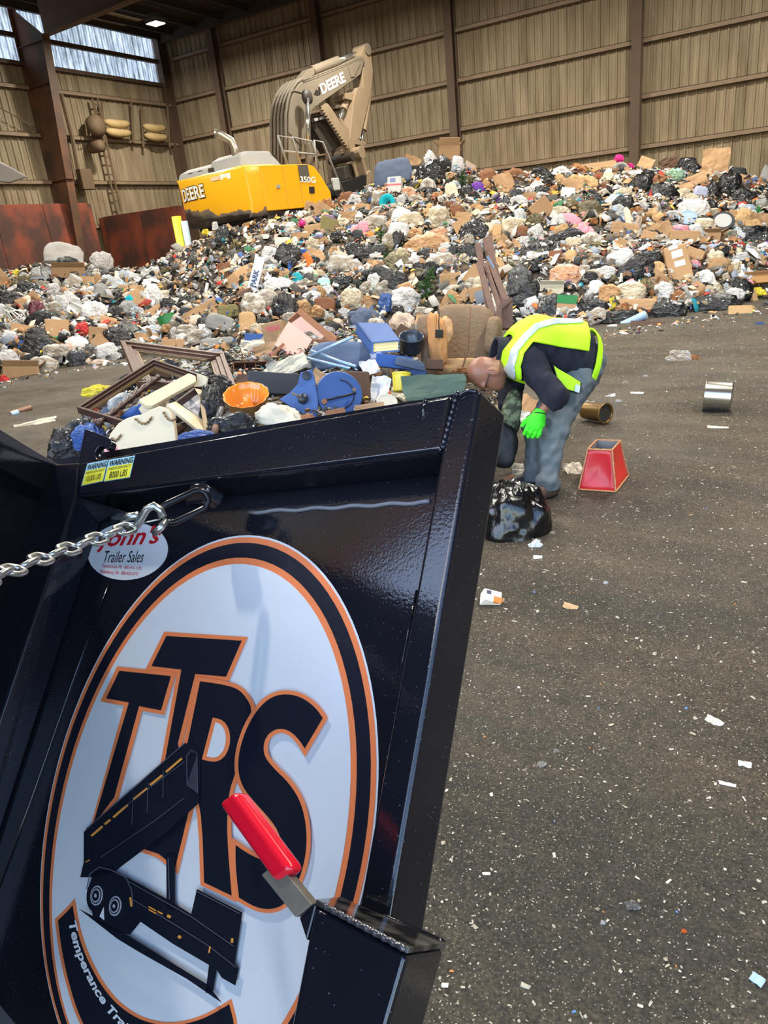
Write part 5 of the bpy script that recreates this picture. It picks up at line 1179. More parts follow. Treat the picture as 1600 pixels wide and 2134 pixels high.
LANDS = [(k, v[0]) for k, v in LANDS.items() if len(v) == 1 and 2 <= len(k.split()) <= 5]
USED = {}
def near_label(x, y, what, grp):
    """names the piece by the nearest well marked thing that leaves its label unused"""
    c = sorted(LANDS, key=lambda q: (q[1][0]-x)**2+(q[1][1]-y)**2)[:7]
    for nm, (lx, ly) in c:
        dx, dy = x-lx, y-ly; d = math.hypot(dx, dy)
        ang = math.degrees(math.atan2(-dy, dx)) % 360
        dr = ('right of', 'above and right of', 'above', 'above and left of', 'left of', 'below and left of', 'below', 'below and right of')[int((ang+22.5)//45) % 8]
        l = f"{what} {'close ' if d < 34 else 'a little way ' if d < 75 else 'well '}{dr} the {nm}"
        if l not in USED and len(l.split()) <= 16: USED[l] = 1; return l
    return None
FR_ = [[float(v) for v in ln.split('|')[0].split(',')[:4]] for ln in FEAT.strip().split('\n')]
# ---------------------------------------------------------------- the rest of the heap: individual pieces nothing tells apart, by place
def zone(x, y):
    if x < 330: return 'left heap'
    if x < 640 and y < 640-.45*(x-330)*0+0 and y < 470+ .62*(640-x)+40: return 'slope under the excavator'
    if y < 400+ (0 if x > 1000 else 60): return 'crest of the heap'
    if x < 1000: return 'middle slope'
    return 'right slope'
ZK = {'left heap': [('bag', 'white', 22), ('bag', 'clear', 12), ('scrap', 'white', 14), ('bag', 'black', 8), ('sheet', 'card', 9), ('paper', 'white', 7), ('cloth', 'grey', 9), ('cloth', 'peach', 6), ('shut', 'card', 5), ('scrap', 'ltblue', 4), ('cloth', 'rust', 4), ('scrap', 'grey', 8)],
      'slope under the excavator': [('scrap', 'grey', 26), ('scrap', 'clear', 18), ('scrap', 'white', 12), ('scrap', 'black', 13), ('scrap', 'olive', 12), ('plank', 'card', 7), ('paper', 'cream', 6), ('scrap', 'char', 10), ('scrap', 'rust', 5)],
      'crest of the heap': [('cloth', 'tan', 14), ('sheet', 'card', 9), ('bag', 'white', 12), ('bag', 'cream', 10), ('scrap', 'amber', 12), ('scrap', 'black', 8), ('bag', 'clear', 9), ('cloth', 'rust', 7), ('bag', 'black', 14), ('scrap', 'olive', 8)],
      'middle slope': [('bag', 'clear', 16), ('bag', 'white', 14), ('bag', 'cream', 8), ('bag', 'tan', 7), ('bag', 'black', 14), ('sheet', 'card', 8), ('scrap', 'white', 9), ('scrap', 'rust', 6), ('cloth', 'peach', 6), ('scrap', 'ltblue', 5), ('shut', 'card', 4), ('scrap', 'olive', 7), ('cloth', 'char', 5)],
      'right slope': [('bag', 'white', 12), ('bag', 'clear', 14), ('bag', 'cream', 12), ('bag', 'black', 22), ('sheet', 'card', 10), ('fold', 'card', 5), ('cloth', 'tan', 8), ('scrap', 'white', 8), ('scrap', 'black', 7), ('scrap', 'amber', 7), ('cloth', 'pink', 3), ('scrap', 'ltblue', 4), ('cloth', 'grey', 6), ('shut', 'card', 4), ('scrap', 'olive', 6)]}
CN = dict(clear='translucent', char='charcoal', ltblue='pale blue', card='brown', olive='drab olive', rust='rust brown', cream='cream', amber='amber', peach='peach')
KN = dict(bag='bag', scrap='crumpled film wrapper', sheet='cardboard scrap', paper='paper scrap', cloth='wad of cloth', shut='closed carton', plank='splinter of wood', fold='folded cardboard scrap')
rf = random.Random(5); pts = []; KC = {}
y = 318.0
while y < 770:
    x = -25.0
    while x < 1625:
        pts.append((x+rf.uniform(-10, 10), y+rf.uniform(-9, 9))); x += 23
    y += 18.5
rf.shuffle(pts)
for x, y in pts:
    if 1000 < x < 1230 and y > 690: continue
    r = hit(x, y)
    if r is None or r[1][2] < .05: continue
    p = r[1]
    if p[0] < XL+1.5 or (p[0] < -22 and p[1] > 22) or p[1] > YB-1.2: continue
    if hgt(p[0], p[1], H2) >= hgt(p[0], p[1], H1): continue
    z = zone(x, y)
    ov = max([0]+[1 for f in FR_ if abs(x-f[0]) < f[2]*.36 and abs(y-f[1]) < f[3]*.36])
    if ov: continue
    k, c, _ = rf.choices(ZK[z], [q[2] for q in ZK[z]])[0]
    nm = KINDS[k][0]
    if KC.get(nm, 0) >= 225: continue
    KC[nm] = KC.get(nm, 0)+1
    s = rf.uniform(10, 21) if z == 'slope under the excavator' else rf.choice((18, 22, 26, 30, 36, 44)) * rf.uniform(.8, 1.1)
    if k in ('scrap', 'cloth', 'paper') and z != 'slope under the excavator': s *= .8
    if c == 'black' and k == 'bag': s *= 1.35
    w, h = s*rf.uniform(.9, 1.5), s*rf.uniform(.7, 1.05)
    if k == 'plank': w, h = s*2.2, s*.35
    wh = f"{'' if k == 'plank' else 'tiny ' if s < 17 else 'small ' if s < 30 else 'mid sized '}{CN.get(c, c)} {KN[k]}"
    lb = near_label(x, y, wh, z) or f"{wh} among the lesser rubbish of the {z}"
    lay(k, x, y, w, h, rf.uniform(-70, 70) if k != 'bag' else rf.uniform(-30, 30), c, lb, f"lesser {CN.get(c, c)} {KN[k]}s of the {z}", lift=.12)
# ---------------------------------------------------------------- the dumped load behind the tailgate, large pieces built one by one
def axes(x, y, d, rx=0, ry=0, rz=0):
    """origin, and three axes one frame pixel long at that distance: right, up, towards the viewer, turned by rx, ry, rz degrees"""
    c = -ray(x, y)/np.linalg.norm(ray(x, y)); a = CM[0]-c*(CM[0] @ c); a /= np.linalg.norm(a); b = np.cross(c, a); B = np.stack([a, b, c], 1)
    R = np.array(Matrix.Rotation(math.radians(rz), 3, 'Z') @ Matrix.Rotation(math.radians(ry), 3, 'Y') @ Matrix.Rotation(math.radians(rx), 3, 'X'))
    B = B @ R*(d/FPX); return at(x, y, d), B[:, 0], B[:, 1], B[:, 2]
def put(VF, ax): return fr(VF, *ax)
def solidpx(pts, d, th, dd=None):
    """a slab whose front outline is seen at these pixels, d one distance or one per point, th metres thick"""
    ds = d if hasattr(d, '__len__') else [d]*len(pts); q = [at(x, y, k) for (x, y), k in zip(pts, ds)]
    n = np.cross(q[1]-q[0], q[2]-q[0]); n /= np.linalg.norm(n); n = n if n @ ray(*pts[0]) > 0 else -n
    return prism(q, n*th)
def board(a, b, w, th, da, db, turn=0.):
    p, q = at(*a, da), at(*b, db); t = (q-p)/np.linalg.norm(q-p); v = ray(*a)/np.linalg.norm(ray(*a)); s = np.cross(t, v); s /= np.linalg.norm(s); n = np.cross(s, t)
    s, n = s*math.cos(turn)+n*math.sin(turn), n*math.cos(turn)-s*math.sin(turn)
    k = [p-s*w/2, p+s*w/2, q+s*w/2, q-s*w/2]; return prism(k, n*th)
M_FRM = mat('walnut_frame', (84, 54, 38), .45, var=.3, vs=14, bump=.15, bs=40); M_FRM2 = mat('dark_walnut', (62, 40, 32), .4, var=.3, vs=16, bump=.1, bs=50); M_GILT = mat('dull_gilt', (120, 96, 60), .5, var=.3, vs=20)
def pframe(name, label, cs, ds, w, th, m, group=None):
    c = [at(x, y, d) for (x, y), d in zip(cs, ds)]; n = np.cross(c[1]-c[0], c[3]-c[0]); n /= np.linalg.norm(n); n = -n if n @ ray(*cs[0]) > 0 else n
    t = thing(name, label, 'picture frame', sum(c)/4-np.array([0, 0, .2])); ce = sum(c)/4
    for i in range(4):
        a, b = c[i], c[(i+1) % 4]; u = (b-a)/np.linalg.norm(b-a); ins_ = np.cross(n, u); ins_ = ins_ if ins_ @ (ce-a) > 0 else -ins_
        L = []
        for k0, k1, z0, z1 in ((0, .35, 0, 1), (.35, .7, 0, .72), (.7, 1, 0, .4)):
            q0, q1, r0, r1 = a+(ins_+u)*w*k0, b+(ins_-u)*w*k0, a+(ins_+u)*w*k1, b+(ins_-u)*w*k1
            L.append(prism([q0, q1, r1, r0], n*th*z1))
        P('rail', merge(*L), m, t, bevel=.003)
        P('gilt_slip', prism([a+(ins_+u)*w, b+(ins_-u)*w, b+(ins_-u)*w*1.12, a+(ins_+u)*w*1.12], n*th*.3), M_GILT, t)
    return t
pframe('picture_frame', 'large stepped walnut picture frame tilted on the dumped load, empty', [(252, 722), (467, 750), (492, 818), (288, 812)], [6.0, 5.8, 5.0, 5.1], .10, .06, M_FRM)
f2 = pframe('picture_frame', 'narrow dark walnut picture frame leaning on the near left of the dumped load', [(163, 862), (322, 760), (440, 800), (300, 905)], [4.7, 5.3, 5.0, 4.5], .05, .05, M_FRM2)
rp = [at(203+ (330-203)*f, 884+(786-884)*f, 4.55+.5*f) for f in np.linspace(0, 1, 40)]
tag(P('carved_rail', tube(rp, [.022+.005*math.sin(i*1.3) for i in range(40)], 9), M_FRM2, smooth=True), 'dark carved rope moulding lying along the narrow walnut frame', 'moulding')
M_CRM = mat('cream_lacquer', (214, 198, 164), .35, var=.06, vs=5); M_IVY = mat('ivory_panel', (208, 190, 156), .4, var=.08, vs=4)
t = thing('headboard', 'cream scalloped headboard with carved gilt garlands at the tailgate', 'headboard', at(290, 950, 4.2))
P('panel', solidpx([(212, 960), (220, 925), (230, 902), (246, 882), (262, 872), (280, 866), (300, 862), (316, 852), (332, 847), (350, 853), (360, 866), (364, 890), (368, 925), (374, 940)], 4.2, .05), M_IVY, t, bevel=.008)
for a, b, c in (((232, 912), (238, 928), (252, 905)), ((281, 872), (302, 896), (316, 868)), ((340, 858), (352, 885), (366, 872))):
    q = [at(a[0]*(1-f)**2+2*b[0]*f*(1-f)+c[0]*f*f, a[1]*(1-f)**2+2*b[1]*f*(1-f)*1.0+c[1]*f*f, 4.19) for f in np.linspace(0, 1, 18)]; P('garland', tube(q, [.006+.004*math.sin(i*2.2) for i in range(18)], 7), M_GILT, t, smooth=True)
tag(P('cream_shelf', solidpx([(289, 832), (393, 777), (408, 783), (409, 795), (318, 845), (303, 845)], [4.5, 4.8, 4.8, 4.8, 4.5, 4.5], .03), M_CRM, bevel=.006), 'long cream shelf board slanting over the white cabinet', 'shelf')
tag(P('cream_shelf_end', solidpx([(409, 777), (426, 783), (433, 791), (430, 802), (418, 806), (402, 806), (410, 795)], 4.85, .025), M_CRM, bevel=.006), 'short rounded cream board end beside the long cream shelf', 'board')
t = thing('white_cabinet', 'open white cabinet carcass tipped over behind the cream headboard', 'cabinet', at(390, 890, 4.6))
P('side', solidpx([(347, 842), (366, 836), (427, 878), (424, 897), (410, 893)], [4.5, 4.6, 4.6, 4.4, 4.4], .02), M_IVY, t, bevel=.004)
P('back_board', solidpx([(372, 838), (409, 806), (419, 815), (424, 858), (427, 878)], [4.8, 4.95, 4.85, 4.75, 4.65], .015), mat('shaded_inside', (196, 188, 186), .5), t)  # greyed to paint the shade inside the white cabinet
P('edge', solidpx([(404, 808), (420, 812), (430, 884), (424, 897), (421, 866), (413, 822)], [4.8, 4.75, 4.5, 4.42, 4.5, 4.7], .02), M_IVY, t, bevel=.004)
P('side', solidpx([(288, 852), (300, 838), (350, 850), (368, 862), (364, 880), (300, 870)], 4.55, .02), M_IVY, t, bevel=.004)
# fluted cake pan
t = thing('bundt_pan', 'orange lined fluted ring cake pan on the dumped load', 'cake pan', at(515, 862, 4.55))
ax = axes(515, 838, 4.55, 34, 0, 8)
def flute(prof, n=72, k=12, amp=.09):
    V, F = [], []
    for r, z, f in prof:
        for j in range(n):
            w = 2*math.pi*j/n; q = r*(1+amp*f*abs(math.sin(w*k/2))-amp*f*.5); V.append((q*math.cos(w), q*math.sin(w), z))
    for i in range(len(prof)-1):
        for j in range(n): F.append((i*n+j, i*n+(j+1) % n, (i+1)*n+(j+1) % n, (i+1)*n+j))
    return np.array(V), F
xyz = lambda VF: (VF[0][:, [0, 2, 1]]*np.array([1, 1, -1]), VF[1])
P('outside', put(xyz(flute([(8, -22, 0), (26, -24, 1), (34, -16, 1), (41, 4, 1), (46, 18, .5), (47, 19, .5)])), ax), mat('tan_enamel', (150, 108, 62), .3, coat=.4), t, smooth=True)
P('lining', put(xyz(flute([(47, 19, .5), (45, 18.5, .6), (39, 4, 1), (32, -15, 1), (24, -21, .8), (13, -20, 0), (9, 6, 0), (6, 14, 0), (4, 14, 0), (4, -20, 0)])), ax), mat('orange_enamel', (222, 136, 44), .25, coat=.5), t, smooth=True)
# blue hose reel
M_RB = mat('reel_blue', (52, 84, 140), .42, var=.1, vs=6)
t = thing('hose_reel', 'royal blue metal reel with a fan shaped bracket at the tailgate', 'reel', at(670, 872, 4.5))
ax = axes(707, 822, 4.55, -12, 14, 0)
P('disc', put(fr(lathe([(2, -3), (48, -3), (50, 0), (48, 3), (2, 3)], 40), (0, 0, 0), (1, 0, 0), (0, .98, 0), (0, 0, 1)), ax), M_RB, t, bevel=.003)
P('slot_arc', put(tube([(31*math.cos(a), 31*math.sin(a)*.98, 3.4) for a in np.linspace(-1.4, 1.5, 20)], 1.8, 6), ax), mat('reel_shadow', (24, 34, 62), .6), t, smooth=True)
P('crank_bar', put(tube([(-38, -14, 6), (0, -6, 6), (34, 2, 6)], 2.0, 8), ax), mat('black_bar', (22, 24, 30), .4), t, smooth=True)
P('bolt', put(xyz(lathe([(.5, -2), (4, -2), (4, 6), (.5, 7)], 8)), axes(738, 812, 4.52, 90, 0, 0)), M_GILT, t)
P('bracket', solidpx([(582, 832), (604, 818), (620, 800), (626, 776), (650, 769), (655, 785), (658, 805), (663, 839), (660, 872), (640, 868), (612, 852)], 4.48, .02), M_RB, t, bevel=.004)
P('hub', put(xyz(lathe([(.5, -3), (11, -3), (10, 5), (5, 9), (.5, 9)], 18)), axes(631, 831, 4.46, 75, 0, 0)), mat('hub_black', (30, 34, 44), .4), t, smooth=False, bevel=.002)
P('axle', put(tube([(0, 0, 4), (-22, 12, 14)], 1.8, 7), axes(631, 831, 4.46)), M_GILT, t, smooth=True)
P('stud', put(xyz(lathe([(.5, -3), (9, -3), (9, 4), (.5, 5)], 14)), axes(638, 783, 4.47, 80, 0, 0)), mat('hub_black', (30, 34, 44)), t)
P('crank_knob', put(xyz(lathe([(.5, -4), (5, -4), (6, 4), (.5, 5)], 10)), axes(676, 838, 4.46, 70, 0, 20)), mat('rust_knob', (120, 72, 44), .6), t)
# box file, pan, armchair, pallet
M_BK = mat('bookcloth_blue', (46, 84, 142), .6, bump=.1, bs=80)
t = thing('box_file', 'thick royal blue ring file lying on the dumped load, pages outward', 'ring file', at(788, 738, 5.6))
q = [at(*p) for p in ((742, 672, 5.9), (806, 673, 5.9), (833, 708, 5.5), (774, 713, 5.5))]; dn_ = at(773, 737, 5.48)-q[3]
P('cover', prism(q, dn_*.1), M_BK, t); P('spine', prism([q[0], q[3], q[3]+dn_, q[0]+dn_], (q[1]-q[0])*.06), M_BK, t); P('cover', prism([p+dn_*.92 for p in q], dn_*.1), M_BK, t)
for k in range(9):
    cc = sum(q)/4; P('page_block', prism([cc+(p-cc)*(.93+.008*(k % 3))+dn_*(.1+k*.091) for p in q], dn_*.083), mat('paper_edge', (226, 206, 150), .8), t)
t = thing('stock_pan', 'dark enamel pan beside the ring file', 'pan', at(857, 735, 5.7)); ax = axes(857, 714, 5.7, 30, 0, 0)
P('bowl', put(xyz(lathe([(1, -20), (20, -20), (24, -12), (25, 14), (27, 15), (25, 16), (23, 13), (21, -16), (1, -17)], 28)), ax), mat('blue_black_enamel', (44, 52, 66), .3, coat=.3), t, smooth=True)
M_UPH = mat('brown_upholstery', (138, 112, 86), .9, var=.2, vs=26, bump=.5, bs=34); M_UPH2 = mat('torn_orange_cloth', (196, 136, 84), .9, var=.2, vs=8, bump=.4, bs=18)
t = thing('armchair', 'brown patterned armchair with torn orange covering behind the tailgate', 'armchair', at(955, 790, 6.0))
P('backrest', put((blob(31, 4, .03, .06, power=5., flatb=False)[0]*np.array([124, 132, 40]), ico(4)[1]), axes(965, 702, 6.05, -8, -6, -2)), M_UPH, t, smooth=True)
P('seat', put((blob(33, 4, .03, .06, power=5., flatb=False)[0]*np.array([92, 40, 60]), ico(4)[1]), axes(958, 772, 5.85, -20, -6, 0)), mat('seat_cloth', (168, 132, 92), .9, var=.15, vs=20, bump=.4, bs=30), t, smooth=True)
P('armrest', put((blob(35, 4, .04, .08, power=4., flatb=False)[0]*np.array([36, 130, 60]), ico(4)[1]), axes(890, 722, 5.85, 0, 14, 4)), M_UPH, t, smooth=True)
P('armrest', put((blob(36, 4, .04, .08, power=4., flatb=False)[0]*np.array([30, 80, 60]), ico(4)[1]), axes(1028, 700, 5.95, 0, -10, -4)), M_UPH, t, smooth=True)
P('torn_cover', put((blob(41, 4, .22, .3, power=2.2, flatb=False)[0]*np.array([40, 124, 26]), ico(4)[1]), axes(912, 712, 5.66, 0, 0, 6)), M_UPH2, t, smooth=True)
P('torn_cover', put((blob(43, 4, .24, .3, power=2.2, flatb=False)[0]*np.array([34, 66, 18]), ico(4)[1]), axes(928, 692, 5.66, 0, 0, -8)), mat('peach_lining', (206, 156, 112), .9, bump=.3, bs=20), t, smooth=True)
t = thing('phone_charger', 'small black plug dangling by its cord over the armchair', 'charger', at(914, 700, 5.6))
P('cord', tube([at(x, y, 5.58) for x, y in ((913, 640), (915, 655), (914, 672), (915, 688))], .004, 6), mat('cord_black', (20, 20, 22), .5), t, smooth=True)
P('plug', put(box(-7, 7, -9, 8, -6, 6), axes(915, 695, 5.57, 0, 20, 0)), mat('cord_black', (20, 20, 22)), t, bevel=.004)
tag(P('bent_stick', tube([at(x, y, 5.5) for x, y in ((980, 640), (976, 690), (975, 728), (966, 758), (957, 782))], .007, 6), mat('stick_brown', (112, 76, 58), .7), smooth=True), 'thin brown cord hanging down the face of the armchair', 'cord')
M_PAL = mat('weathered_boards', (104, 78, 66), .75, var=.35, vs=10, bump=.2, bs=26)
t = thing('wooden_bench_frame', 'weathered brown slatted wooden frame standing behind the stooping worker', 'wooden frame', at(1035, 690, 7.0))
for a, b, w, th, da, db, nm in (((995, 506), (1018, 640), .065, .05, 7.5, 7.2, 'post'), ((1015, 493), (1030, 580), .10, .04, 7.6, 7.4, 'post'), ((997, 545), (1037, 690), .06, .05, 7.3, 6.8, 'rail'), ((1018, 540), (1057, 632), .06, .05, 7.4, 7.0, 'rail'), ((1024, 545), (1050, 640), .09, .02, 7.42, 7.0, 'slat'), ((1010, 548), (1044, 650), .05, .02, 7.36, 6.95, 'slat'),
                               ((1056, 622), (1056, 684), .11, .045, 6.95, 6.9, 'end_board'), ((1040, 640), (1038, 694), .05, .05, 6.85, 6.8, 'leg'), ((1012, 650), (1012, 690), .05, .05, 7.1, 7.05, 'leg')):
    P(nm, board(a, b, w, th, da, db), M_PAL, t, bevel=.004)
P('end_cap', solidpx([(1036, 640), (1066, 618), (1068, 626), (1040, 650)], 6.86, .05), M_PAL, t, bevel=.004)
P('hinge', solidpx([(1013, 535), (1017, 532), (1030, 556), (1028, 560)], 7.2, .01), mat('steel_blue_hinge', (140, 160, 190), .35, metal=.6), t)
# wooden drawer and printed carton
M_DRW = mat('pink_brown_board', (188, 150, 138), .65, var=.08, vs=4); M_DRE = mat('drawer_rim', (150, 98, 66), .6)
t = thing('fallen_drawer', 'pinkish brown wooden drawer tipped on its side on the dumped load', 'drawer', at(630, 745, 7.0))
P('drawer_side', solidpx([(571, 719), (601, 669), (651, 707), (626, 747)], [6.9, 7.15, 6.95, 6.75], .02), M_DRW, t, bevel=.003)
P('bottom', solidpx([(602, 672), (628, 656), (694, 710), (650, 712)], [7.45, 7.5, 7.3, 7.2], .015), mat('drawer_inside', (170, 142, 136), .7), t)
P('rim', board((623, 648), (698, 711), .06, .03, 7.15, 6.92), M_DRE, t, bevel=.003)
P('drawer_side', solidpx([(651, 706), (698, 710), (692, 720), (649, 716)], [6.93, 6.9, 6.92, 6.95], .02), M_DRE, t, bevel=.003)
P('drawer_side', solidpx([(600, 668), (624, 647), (630, 657), (606, 674)], [7.16, 7.16, 7.2, 7.2], .02), M_DRE, t, bevel=.003)
P('slat', board((565, 742), (592, 716), .03, .02, 6.75, 6.85), M_DRE, t, bevel=.003)
t = thing('printed_carton', 'tan printed egg carton with red letters left of the fallen drawer', 'box', at(575, 712, 7.6))
Cq = [(556, 682), (590, 672), (604, 690), (570, 716)]
P('carton', put(solidbox(5, .03)[0]*np.array([46, 42, 34]) if False else (solidbox(5, .03)[0]*np.array([46, 42, 34]), solidbox(5, .03)[1]), axes(574, 694, 7.6, -10, -14, 14)), kmat('card', 'card'), t)
V, F = textmesh('TEGG', .03); P('lettering', put((V*np.array([30, 10, 1])+np.array([-14, 2, 18.6]), F), axes(574, 694, 7.58, -10, -14, 14)), S_RED, t)
# blue and white sign standing on the slope
t = thing('sign_board', 'upright narrow pale blue sign board with dark letters on the left middle slope', 'sign', at(533, 606, hit(533, 600)[0]))
axs = axes(533, 572, hit(533, 604)[0]-.1, 0, 10, 72)
P('board', put(box(-37, 37, -10, 10, -1.5, 1.5), axs), mat('pale_sign', (206, 218, 236), .5), t)
V, F = textmesh('PARK', .03); P('lettering', put((V*np.array([36, 11, 1])+np.array([-26, -5, 2.2]), F), axs), mat('sign_ink', (60, 74, 110), .5), t)
# aluminium tubes, trays and the rest of the load
M_ALU = mat('blue_tube', (160, 188, 216), .3, metal=.4)
t = thing('walking_frame', 'pale blue tubular walking frame lying across the blue cushion', 'walking frame', at(690, 770, 5.6))
for pts in (((627, 743), (680, 756), (744, 772)), ((648, 731), (700, 750), (741, 764)), ((640, 745), (690, 722), (735, 702))): P('tube', tube([at(x, y, 5.6-i*.12) for i, (x, y) in enumerate(pts)], .012, 8), M_ALU, t, smooth=True)
t = thing('drawer_organiser', 'small brown wooden compartment tray behind the cake pan', 'tray', at(522, 790, 6.2)); ax = axes(522, 769, 6.2, -40, 0, 2)
for b in (box(-36, 36, -16, -13, -6, 6), box(-36, 36, 13, 16, -6, 6), box(-36, -33, -16, 16, -6, 6), box(33, 36, -16, 16, -6, 6), box(-12, -10, -16, 16, -6, 4), box(10, 12, -16, 16, -6, 4)): P('divider', put(b, ax), M_FRM, t)
P('tray_floor', put(box(-36, 36, -16, 16, -7, -6), ax), M_FRM2, t)
t = thing('rusty_crowbar', 'rusty black pipe standing out of the load beside the cake pan', 'pipe', at(452, 905, 4.3))
P('grip', tube([at(462, 852, 4.35), at(450, 888, 4.25)], .022, 10), mat('black_bar', (22, 24, 30)), t, smooth=True); P('shaft', tube([at(450, 888, 4.25), at(446, 906, 4.2)], .02, 10), mat('rust_pipe', (116, 84, 66), .7), t, smooth=True)
LOAD = """
720,742,150,60,4,5.7|pillow|slate|large denim blue cushion under the walking frame
600,762,80,34,20,5.5|paper|cream|cream folded papers behind the blue reel
735,812,70,64,0,4.9|shut|dkbrown|black brown suitcase behind the blue reel's disc
578,802,120,44,-4,5.0|shut|char|charcoal case between the cake pan and the reel
520,800,56,34,-12,5.1|sheet|dkbrown|dark brown board behind the cake pan
820,754,74,26,-6,5.4|shut|blue|flat blue folder below the ring file
790,742,40,20,5,5.5|cloth|lav|checked cloth cap below the ring file
783,770,24,30,0,5.2|cloth|amber|amber haired doll below the checked cap
770,765,34,30,20,5.15|paper|white|white torn paper left of the doll
790,815,38,60,-10,4.9|paper|white|long crumpled white paper right of the reel
836,797,40,38,0,4.9|tub|yellow|yellow plastic dish beside the green tarpaulin
806,836,46,30,0,4.6|lid|cream|cream plate at the tailgate rim
905,808,134,50,8,4.8|sheet|tarp|dull green folded tarpaulin by the tailgate's top corner
585,868,110,50,-12,4.35|cloth|cream|cream crumpled sheet at the tailgate below the reel
700,862,40,18,12,4.3|shut|rust|small brown wooden block at the reel's foot
440,845,60,90,0,4.7|bag|black|black plastic bag bulging between the cabinet and the cake pan
480,885,110,50,10,4.3|bag|black|black plastic bag under the cake pan
405,915,90,36,6,4.1|bag|blue|blue plastic sack at the tailgate beside the headboard
140,925,90,70,0,4.7|bag|black|black bag at the left end of the dumped load
185,910,70,60,10,4.6|bag|blue|blue and black bag beside the hook bracket
165,890,70,34,30,4.8|bag|char|dark film bag under the near end of the narrow frame
285,862,80,36,30,4.75|cloth|blue|blue clothes inside the narrow frame
250,835,60,30,30,5.2|cloth|clear|pale striped clothes inside the narrow frame
205,815,70,30,0,6.2|scrap|yellow|yellow plastic bag on the floor left of the frames
878,700,26,70,10,6.0|cloth|grey|grey felt behind the dark pan
870,775,40,14,0,5.6|lid|blue|blue tray lid below the dark pan
855,758,70,18,-6,5.3|pillow|slate|folded slate cloth under the blue folder
560,770,40,20,0,6.4|scrap|white|white wrapper behind the cream papers
640,700,40,20,0,7.3|scrap|clear|clear wrapper beside the fallen drawer
790,700,24,40,-20,6.3|paper|peach|pinkish sheet left of the armchair
405,792,110,44,8,5.5|bag|black|black film heaped inside the large picture frame
455,800,60,40,-10,5.0|bag|black|crumpled black film at the lower right of the large picture frame
372,812,60,26,-25,5.1|sheet|dkbrown|dark board inside the large picture frame
340,775,70,24,-15,5.6|shut|dkbrown|dark box under the large picture frame
445,735,44,18,0,6.8|scrap|white|white wrapper behind the large picture frame
960,772,40,14,0,5.5|scrap|amber|amber packing shred before the armchair seat
232,937,26,9,12,4.05|tubeo|pink|pink and white tube beside the hook bracket
770,850,60,18,8,4.4|sheet|card|small cardboard scrap behind the tailgate's top edge
660,755,60,24,10,5.7|cloth|white|white cloth behind the blue reel
905,760,36,20,0,5.4|shut|dkbrown|brown box at the foot of the armchair
"""
for ln in LOAD.strip().split('\n'):
    a, k, c, l = ln.split('|'); x, y, w, h, r, d = [float(v) for v in a.split(',')]
    lay(k, x, y, w, h, r, c, l, surf=d, lift=0)
LANDS += [(a_, p_) for a_, p_ in (('cake pan', (515, 830)), ('hose reel', (690, 822)), ('ring file', (788, 705)), ('stock pan', (857, 714)), ('brown armchair', (960, 710)), ('fallen drawer', (630, 705)), ('walking frame', (690, 750)), ('cream headboard', (290, 900)), ('cream shelf', (350, 812)), ('large picture frame', (370, 760)), ('narrow picture frame', (240, 820)), ('compartment tray', (522, 769)), ('printed carton', (574, 694)), ('green tarpaulin', (905, 806)))]
# more lesser pieces over the load
LK = [('scrap', 'white'), ('scrap', 'black'), ('cloth', 'slate'), ('scrap', 'char'), ('cloth', 'rust'), ('sheet', 'card'), ('scrap', 'clear'), ('paper', 'cream'), ('shut', 'dkbrown'), ('bag', 'black')]
for k in range(90):
    x, y = rf.uniform(180, 1000), rf.uniform(690, 900); r = hit(x, y)
    if r is None or hgt(r[1][0], r[1][1], H2) < hgt(r[1][0], r[1][1], H1)+.05: continue
    kk, c = rf.choice(LK); s = rf.uniform(18, 44); SM = dict(scrap='wrapper', cloth='rag', sheet='cardboard scrap', paper='paper', shut='box', bag='bag')[kk]
    lay(kk, x, y, s*1.3, s*.8, rf.uniform(-60, 60), c, near_label(x, y, f"small {CN.get(c, c)} {SM} of the dumped load", 0) or f"small {CN.get(c, c)} {SM} wedged among the bigger things of the dumped load", f"lesser {CN.get(c, c)} {SM}s of the dumped load", lift=.1)
# ---------------------------------------------------------------- things on the open floor
V, F = blob(77, 5, .045, .20, neck=False, pleat=.05, power=2.2); V = V*np.array([158, 156, 130])
M_SACK = mat('glossy_sack', (12, 12, 14), .22, var=.3, bump=.8, bs=1., bd=.006, det=6, coat=.3)
nt_ = M_SACK.node_tree; mp_ = nt_.nodes.new('ShaderNodeMapping'); mp_.inputs['Scale'].default_value = (42, 42, 9)
bn_ = [n for n in nt_.nodes if n.bl_idname == 'ShaderNodeTexNoise' and n.inputs['Scale'].default_value == 1.0][0]; nt_.links.new([n for n in nt_.nodes if n.bl_idname == 'ShaderNodeTexCoord'][0].outputs['Object'], mp_.inputs[0]); nt_.links.new(mp_.outputs[0], bn_.inputs['Vector'])
tag(P('refuse_sack', put((V, F), axes(1070, 1072, 4.5, 12, 0, 0)), M_SACK, smooth=True), 'large glossy black refuse sack on the floor beside the tailgate', 'bag')
M_RED = mat('lampshade_red', (206, 30, 40), .42, var=.06, coat=.2); M_TRIM = mat('frayed_trim', (196, 140, 96), .9, bump=.4, bs=90)
t = thing('lampshade', 'red square tapered lampshade with frayed tan edging standing on the floor', 'lampshade', gz(1250, 1005))
b0, b1, b2 = gz(1205, 1022), gz(1283, 1027), gz(1309, 993); b3 = b0+b2-b1; ce = (b0+b1+b2+b3)/4
up_ = np.array([0, 0, .285]); tp = [ce+(b-ce)*.64+up_ for b in (b0, b1, b2, b3)]; bt = [b+np.array([0, 0, .004]) for b in (b0, b1, b2, b3)]
